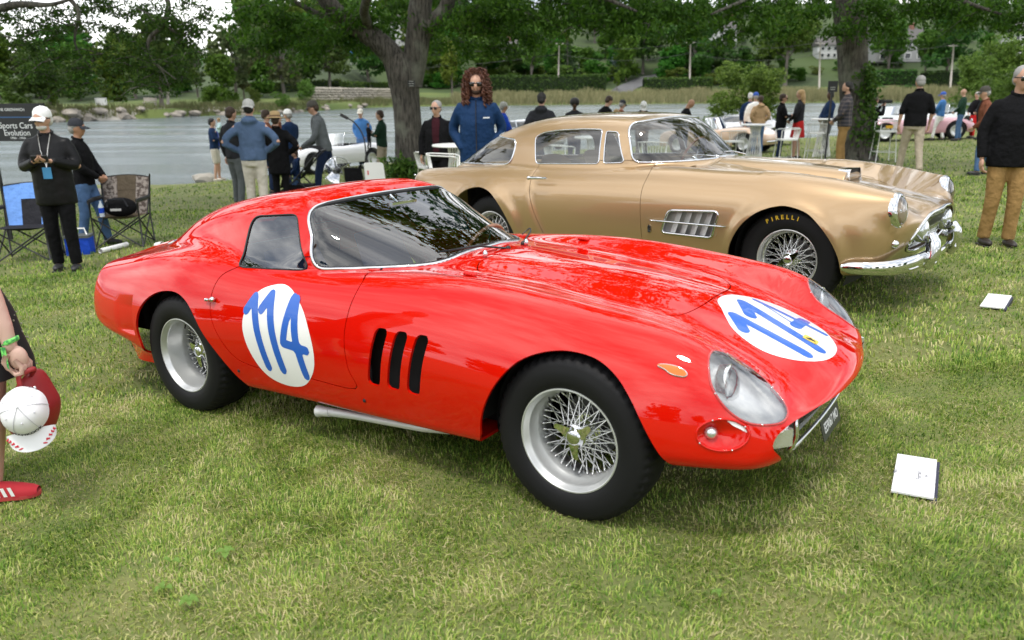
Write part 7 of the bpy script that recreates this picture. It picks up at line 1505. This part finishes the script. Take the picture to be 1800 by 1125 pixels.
# ---------------- far bank: houses, poles, wires, vehicle
def house(px, py, w, d, h, label, walls=(.55, .55, .54), dist_back=0., roofc=(.10, .095, .09), rows=2, cols=4):
    w, d, h = w*.8, d*.8, h*.85; b = bank_at(px, py)+[0, 0, -.6]; o = empty('house', b, rad(rk.uniform(-15, 15)), label, 'house'); Wm = mat('house_%.2f' % walls[0], walls, .8); MB().box((0, 0, h/2), (w, d, h)).build('wall', Wm, o)
    MB().add([(-w/2-.4, -d/2-.4, h), (w/2+.4, -d/2-.4, h), (w/2+.4, d/2+.4, h), (-w/2-.4, d/2+.4, h), (-w/2-.4, 0, h+d*.42), (w/2+.4, 0, h+d*.42)], [(0, 1, 5, 4), (2, 3, 4, 5), (0, 4, 3), (1, 2, 5), (0, 3, 2, 1)]).build('roof', mat('roof_%.2f' % roofc[0], roofc, .9), o, 0)
    for r in range(rows):
        for c in range(cols):
            x = (c+.5)/cols*w-w/2; z = h*(r+.55)/rows; wn = MB().box((x, -d/2-.04, z), (w/cols*.5, .10, h/rows*.55)).build('window', WHM, o); MB().box((x, -d/2-.10, z), (w/cols*.40, .06, h/rows*.45)).build('pane', mat('far_pane', (.03, .035, .04), .15), wn)
    MB().box((w*.3, 0, h+d*.45), (.9, .9, 2.0)).build('chimney', mat('brick_far', (.22, .11, .08), .9), o); return o
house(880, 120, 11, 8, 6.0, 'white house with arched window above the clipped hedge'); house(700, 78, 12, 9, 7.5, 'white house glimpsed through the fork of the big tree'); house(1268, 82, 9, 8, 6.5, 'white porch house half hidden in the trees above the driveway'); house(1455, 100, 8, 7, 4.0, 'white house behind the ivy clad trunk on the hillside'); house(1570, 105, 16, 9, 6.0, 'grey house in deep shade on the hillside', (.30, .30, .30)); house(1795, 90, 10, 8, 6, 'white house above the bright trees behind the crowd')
PW_ = mat('weathered_pole', (.36, .32, .28), .9, noise=(2, (.5, .46, .42), .2)); tops = []
for px, yb, yt, lb in ((981, 165, 74, 'pale utility pole in front of the clipped hedge'), (1212, 163, 72, 'utility pole beside the driveway hedge'), (1440, 162, 73, 'utility pole with transformer on the open hillside'), (1670, 160, 78, 'leaning utility pole with crossarm behind the crowd'), (295, 183, 150, 'short pale post in the far park')):
    b = bank_at(px, yb); t_ = at_y(px+(yb-yt)*(.02 if px < 1500 else .08), yt, b[1]); o = empty('utility_pole' if px > 500 else 'post', b, 0, lb, 'pole'); MB().tube([(0, 0, -.3), tuple(t_-b)], [.22, .15], 10).build('shaft', PW_, o, 180)
    if px > 500: tops.append(t_); MB().box(tuple((t_-b)*.97), (2.2, .12, .14)).build('crossarm', PW_, o)
    if px == 1440: MB().lathe([(0, 0), (.25, 0), (.25, .8), (0, .85)], 14, frame(tuple((t_-b)*.80+[-.4, 0, 0]), (1, 0, 0), (0, 1, 0), (0, 0, 1))).build('transformer', mat('transformer_grey', (.5, .5, .5), .5), o, 40)
tops = [at_y(420, 98, tops[0][1]-20)]+tops+[at_y(1860, 84, tops[-1][1])]
for dz in (0, -2.6):
    for a, b in zip(tops[:-1], tops[1:]):
        q = [a*(1-t_)+b*t_-[0, 0, 1.6*4*t_*(1-t_)-dz] for t_ in np.linspace(0, 1, 14)]; tag(MB().tube(q, .035, 4).build('power_line', mat('cable', (.06, .06, .06), .6), None, 180), 'thin overhead power line strung between the far poles', 'cable', 'overhead power lines')
b = bank_at(1013, 126); o = empty('parked_car', b, rad(-95), 'black off road vehicle parked above the clipped hedge', 'car'); MB().prism(round_poly([(-2.2, .45), (2.2, .45), (2.25, 1.05), (1.0, 1.15), (.75, 1.85), (-2.0, 1.85), (-2.25, 1.1)], .12), -.9, .9, frame((0, 0, 0), (1, 0, 0), (0, 0, 1), (0, -1, 0))).build('body', PDK, o); MB().box((.93, 0, 1.48), (.06, 1.5, .5), Matrix.Rotation(-.35, 3, 'Y')).build('windscreen', mat('far_pane', (.03, .035, .04), .15), o)
for s in (-1, 1): MB().box((2.23, s*.6, .88), (.06, .35, .2)).build('headlamp', LENS, o)
for x in (-1.4, 1.4):
    for s in (-1, 1): MB().lathe([(0, .12), (.38, .12), (.40, .06), (.40, -.12)], 18, frame((x, s*.80, .40), (1, 0, 0), (0, 0, 1), (0, s*1., 0))).build('wheel', TYRE, o, 40)
b = bank_at(617, 114); o = empty('parasol', b, 0, 'blue garden parasol on the hillside lawn', 'parasol'); MB().lathe([(2.1, 2.3), (1.2, 2.8), (0, 3.1)], 10).build('canopy', MIDB, o, 0); MB().tube([(0, 0, 0), (0, 0, 3.1)], .05, 6).build('pole', WHM, o, 180)
b = bank_at(264, 186); o = empty('bench', b, 0, 'wooden bench under the largest tree in the far park', 'bench'); MB().box((0, 0, .45), (1.7, .45, .08)).build('seat', PW_, o); MB().box((0, .25, .8), (1.7, .06, .45)).build('backrest', PW_, o)
for s in (-1, 1): MB().box((s*.7, 0, .22), (.1, .4, .45)).build('leg', PW_, o)
b = bank_at(180, 194.5); o = empty('sign_board', b, 0, 'small white information board on the far bank', 'sign'); MB().box((0, 0, 1.0), (1.3, .06, .8)).build('panel', WHM, o); MB().tube([(0, .05, 0), (0, .05, .9)], .05, 6).build('post', PW_, o, 180)
# ---------------- woman at the left edge with bag and cap
DW = 3.0
def Q_(px, py, y=DW): return at_y(px, py, y)
foot = on_lawn(5, 884); wr = empty('person', foot-np.array([.035, 0, 0]), 0, 'woman in black eyelet dress and red trainers holding a red handbag', 'person'); f0 = np.array(foot)
rel = lambda p: np.array(p)-f0
ar = MB(); ar.tube([rel(Q_(-120, 250)), rel(Q_(-62, 360)), rel(Q_(-30, 450)), rel(Q_(2, 530, 2.97)), rel(Q_(22, 575, 2.95)), rel(Q_(30, 600, 2.94)), rel(Q_(36, 618, 2.94))], [.055, .050, .045, .043, .034, .028, .028], 14)
ar.tube([rel(Q_(-5, 640)), rel(Q_(-2, 700)), rel(Q_(0, 760)), rel(Q_(2, 830)), rel(Q_(3, 862)), rel(Q_(4, 878))], [.065, .056, .052, .040, .033, .034], 14); lg2 = np.array([-.28, .12, 0]); ar.tube([rel(Q_(-5, 640))+lg2, rel(Q_(0, 760))+lg2, rel(Q_(3, 862))+lg2], [.06, .05, .035], 14)
ar.tube([rel(Q_(-100, 620)), rel(Q_(-110, 450)), rel(Q_(-125, 260)), rel(Q_(-130, 200)), rel(Q_(-130, 170))], [.16, .12, .14, .07, .05], 14); ar.sphere(rel(Q_(-130, 120)), (.09, .08, .12), 14, 9); ar.sphere(rel(Q_(3, 872)), (.05, .04, .05), 10, 7)
hd_ = MB(); wz = rel(Q_(36, 612, 2.94)); dn = np.array([.12, 0, -1.]); dn /= np.linalg.norm(dn)
# fist closed round the bag handle: back of the hand, four knuckled fingers, thumb
hd_.sphere(wz+dn*.040+[.012, 0, 0], (.040, .026, .050), 14, 10)
for k in range(4):
    y_ = -.026+.019*k; b0 = wz+dn*.070+np.array([.024, y_, 0]); hd_.tube([b0+[-.012, 0, .028], b0+[.010, 0, 0], b0+[.006, 0, -.026], b0+[-.020, 0, -.034], b0+[-.034, 0, -.018]], [.0095, .0100, .0092, .0085, .0070], 8)
hd_.tube([wz+dn*.02+[-.012, -.024, 0], wz+dn*.050+[-.026, -.030, 0], wz+dn*.078+[-.024, -.022, 0], wz+dn*.095+[-.014, -.014, 0]], [.013, .0115, .010, .0075], 8)
blob('body', ar, mat('skin_pale', (.56, .36, .29), .5, bump=(40, .06, .004)), wr, .010, 4, keep=hd_)
dr_ = MB(); cx_ = rel(Q_(-75, 600))
for i, (pyv, hw) in enumerate(((686, .0), )): pass
rows = []
for pyv, edge in ((672, 76), (640, 70), (600, 52), (560, 38), (520, 14), (490, -2), (440, -14), (360, -30), (280, -40), (230, -60)):
    c = rel(Q_(-85, pyv)); r_ = (rel(Q_(edge-16, pyv))[0]-c[0])*.95; rows.append((c[0], c[1]+.05, c[2], r_, r_*.8))
th_ = np.arange(44)*2*PI/44; G = np.array([[(cx+rx*(1+.035*math.sin(9*t_)*(1 if j < 4 else .3))*math.cos(t_), cy+ry*(1+.035*math.sin(9*t_))*math.sin(t_), cz-.03*(j == 0)*math.cos(t_-2.2)) for t_ in th_] for j, (cx, cy, cz, rx, ry) in enumerate(rows)])
dm = MB().grid(G, cv=True).build('dress', mat('black_dress', (.008, .008, .009), .85), wr, 180)
el = MB(); ge = np.random.default_rng(4)
for k in range(70):
    j = ge.uniform(0, 5.5); ti = ge.uniform(-1.9, 1.0); j0 = int(j); rr0 = np.array(rows[j0])*(1-j+j0)+np.array(rows[j0+1])*(j-j0); c = np.array([rr0[0]+rr0[3]*1.02*math.cos(ti), rr0[1]+rr0[4]*1.02*math.sin(ti), rr0[2]]); el.sphere(c, (.0045, .0045, .0045), 6, 4)
el.build('eyelets', mat('eyelet_pale', (.35, .33, .25), .8), wr, 180, {'kind': 'stuff'})
wb_ = empty('wristband', (0, 0, 0), parent=wr); GB = mat('green_band', (.22, .72, .16), .5, noise=(60, (.05, .30, .08), .05)); MB().tube([wz+[.031*math.cos(a), .026*math.sin(a), .030+.012*math.cos(a)] for a in np.linspace(0, 2*PI, 24, endpoint=False)], .010, 6, closed=True, flat=.3, up=(0, 0, 1)).build('band', GB, wb_, 180); MB().grid(np.array([[(wz+[-.012+.010*u_, -.034, .015-.02*k-.004*u_*k]) for u_ in (-1, 0, 1)] for k in range(5)])).build('loose_end', GB, wb_, 180)
def trainer(c, rz):
    sh = empty('shoe', c, rz, parent=wr); RS = mat('red_suede', (.42, .015, .025), .8); mb = MB(); prof = [(-.13, .034, .085), (-.10, .040, .085), (-.04, .042, .075), (.02, .042, .068), (.07, .044, .056), (.11, .040, .044), (.135, .026, .034)]
    P = np.array([[(x, w_*math.cos(a), max(.012, .012+(h_-.012)*max(0, math.sin(a))**.7)) for a in np.linspace(0, PI, 13)] for x, w_, h_ in prof]); mb.grid(P); mb.build('upper', RS, sh, 180); MB().prism(round_poly([(-.14, -.038), (0, -.042), (.10, -.044), (.142, -.02), (.142, .02), (.10, .044), (0, .042), (-.14, .038)], .02), 0, .016).build('sole', mat('gum_sole', (.45, .05, .05), .6), sh)
    for k in range(3): x = -.005+.028*k; MB().add([(x-.007, -.0435, .020), (x+.007, -.0435, .020), (x-.006, -.040, .060), (x-.020, -.040, .060)], [(0, 1, 2, 3)]).build('stripe', WHM, sh)
    MB().sphere((-.115, 0, .06), (.026, .0445, .026), 10, 7).build('heel_tab', WHM, sh, 180); MB().sphere((-.06, 0, .082), (.05, .030, .014), 10, 6).build('insole', WHM, sh, 180)
trainer(rel(on_lawn(24, 878))+[0, 0, .012], rad(12)); trainer(rel(on_lawn(24, 878))+[-.28, .14, .012], rad(14))
hb_ = empty('handbag', Q_(70, 720, 2.98), 0, 'red leather handbag hanging from the hand of the woman in black', 'handbag'); HR = mat('red_leather', (.28, .014, .016), .5, bump=(30, .15, .01)); h0 = np.array(hb_.location); rb = lambda px, py, y=2.98: at_y(px, py, y)-h0
out = [(52, 648), (64, 652), (86, 692), (100, 712), (93, 752), (80, 775), (30, 770), (14, 720), (34, 672)]
fr1 = np.array([rb(*q, 2.93) for q in out]); bk1 = np.array([rb(*q, 3.09) for q in out]); md = np.array([rb(*q, 3.01) for q in out]); cen = md.mean(0); mb = MB(); mb.grid(np.array([cen+(fr1-fr1.mean(0))*.55+[0, -.09, 0], cen+(fr1-fr1.mean(0))*.92+[0, -.07, 0], cen+(md-cen)*1.02, cen+(bk1-bk1.mean(0))*.92+[0, .07, 0], cen+(bk1-bk1.mean(0))*.5+[0, .09, 0]]), cv=True); V_, F_ = mb.arrays(); n_ = len(out); mb.f.append(tuple(range(n_))[::-1]); mb.f.append(tuple(range(4*n_, 5*n_))); bo = mb.build('body', HR, hb_, 180); sbm = bo.modifiers.new('s', 'SUBSURF'); sbm.levels = sbm.render_levels = 2
hx_ = np.array(wz)+f0-h0+dn*.098+[.004, 0, 0]
MB().tube(smooth_poly([rb(38, 690, 2.92), rb(33, 662, 2.92), hx_+[-.006, -.01, .002], hx_+[.012, .02, .002], rb(54, 660, 2.99)], 6, False), .011, 8, flat=.6).build('handle', HR, hb_, 180); MB().tube([rb(38, 684, 2.92)+[.014*math.cos(a), 0, .012*math.sin(a)] for a in np.linspace(0, 2*PI, 14, endpoint=False)], .003, 6, closed=True).build('handle_ring', CHROME, hb_, 180); MB().sphere(rb(62, 684, 2.905), (.006, .006, .014), 8, 6).build('zip_pull', CHROME, hb_, 180)
cp = empty('cap', Q_(44, 722, 2.86), 0, 'white baseball cap with black lettering and red laurel sprigs hanging before the red handbag', 'cap'); e3 = np.array([.30, -.82, .48]); e3 /= np.linalg.norm(e3); e1 = np.array([.30, -.42, -.86]); e1 -= e3*(e1@e3); e1 /= np.linalg.norm(e1); e2 = np.cross(e3, e1); MC = np.array(frame((0, 0, 0), e1, e2, e3)); tr_ = lambda P_: np.asarray(P_, float)@MC[:3, :3].T+MC[:3, 3]; WCP = mat('white_cap_cloth', (.82, .82, .84), .8, bump=(120, .1, .002))
cr_ = MB(); pf = [(0, .100), (.035, .097), (.062, .085), (.082, .060), (.091, .030), (.094, 0)]; P_ = np.array([[(r*1.04*math.cos(a)*(1+.012*math.cos(6*a)), r*.90*math.sin(a)*(1+.012*math.cos(6*a)), h_+.008*math.cos(a)) for r, h_ in pf] for a in np.arange(48)*2*PI/48]); cr_.grid(tr_(P_), cu=True); cr_.build('crown', WCP, cp, 180)
vf = lambda t_, u_: (.080+.085*t_*math.cos(u_*1.25), .088*math.sin(u_*1.45)*(1-.04*t_), .006-.012*t_-.030*u_*u_)
for dz, nm in ((0, 'visor'), (-.004, 'visor_lining')): MB().grid(tr_(np.array([[np.array(vf(t_, u_))+[0, 0, dz] for u_ in np.linspace(-1, 1, 17)] for t_ in np.linspace(0, 1, 6)]))).build(nm, WCP, cp, 180)

for k in range(6): a = k*PI/3+PI/6; MB().tube(tr_([(r*1.045*math.cos(a), r*.905*math.sin(a), h_+.009*math.cos(a)+.001) for r, h_ in pf]), .0013, 5).build('seam', mat('cap_seam', (.58, .58, .62), .9), cp, 180)
for k in range(6): a = k*PI/3; MB().sphere(tr_((.062*1.05*math.cos(a), .062*.91*math.sin(a), .086+.009*math.cos(a))), (.004, .004, .002), 8, 4, MC[:3, :3]).build('eyelet', mat('cap_seam', (.58, .58, .62), .9), cp, 180)
MB().sphere(tr_((0, 0, .103)), .007, 8, 6).build('button', WCP, cp, 180)
for k, ch_ in enumerate('HANKOOK'):
    a = (3-k)*-.185; n_ = np.array([math.cos(a), math.sin(a)*.92, .25]); n_ /= np.linalg.norm(n_); p_c = np.array([.0985*math.cos(a), .0855*math.sin(a), .026]); tx = np.array([-math.sin(a), math.cos(a), 0]); ty = np.cross(n_, tx); L_ = np.array(frame(p_c+n_*.001, tx, ty, n_)); text_obj(ch_, .021, mat('cap_print', (.012, .012, .014), .7), (MC@L_).tolist(), 'lettering', cp, offset=.0008, extrude=.0004)
LR_ = mat('laurel_red', (.55, .02, .04), .7)
for s in (-1, 1):
    for k in range(9):
        t_ = .28+.62*(k//2)/4.5+.03*(k % 2); u_ = s*(.80-.50*(k//2)/4.5); c = np.array(vf(min(t_, .95), u_))+[0, 0, .0012]; an = s*(-1.2+.25*(k//2))+(.5 if k % 2 else -.3)*s; MB().sphere(tr_(c), (.010, .0034, .0008), 8, 4, MC[:3, :3]@np.array(Matrix.Rotation(an+1.9*s, 3, 'Z'))).build('laurel_leaf', LR_, cp, 180)
finish_blobs()

# ---------------- broad leaved weeds in the near turf
gw = np.random.default_rng(9); WL = leaf_mat('leaf_weed', (.12, .24, .035), (.20, .32, .07), .3)
for px, py, n, r_, lb in ((400, 985, 4, .036, 'broad leaved plantain weed lying in the grass before the red coupe'), (302, 1000, 2, .04, 'single upright weed leaf in the grass before the red coupe'), (290, 1048, 3, .03, 'small pale weed cluster in the grass before the red coupe'), (335, 1072, 5, .03, 'low leafy weed rosette beside the pale weed cluster'), (1262, 1060, 4, .022, 'small clover like weed in the grass before the red coupe')):
    c = on_lawn(px, py); o = empty('weed', c, 0, lb, 'weed')
    for k in range(n):
        a = 2*PI*k/n+gw.uniform(-.3, .3); L_ = r_*gw.uniform(.7, 1.2); e = np.array([math.cos(a), math.sin(a), 0]); sd = np.array([-math.sin(a), math.cos(a), 0]); prof = [(0, .08, .012), (.3, .28, .026), (.6, .34, .030), (.85, .20, .024), (1.0, .02, .018)]
        MB().grid(np.array([[e*t_*L_+sd*u_*w_*L_+np.array([0, 0, z_+.012-abs(u_)*-.004]) for u_ in (-1, 0, 1)] for t_, w_, z_ in prof])).build('leaf', WL, o, 180)
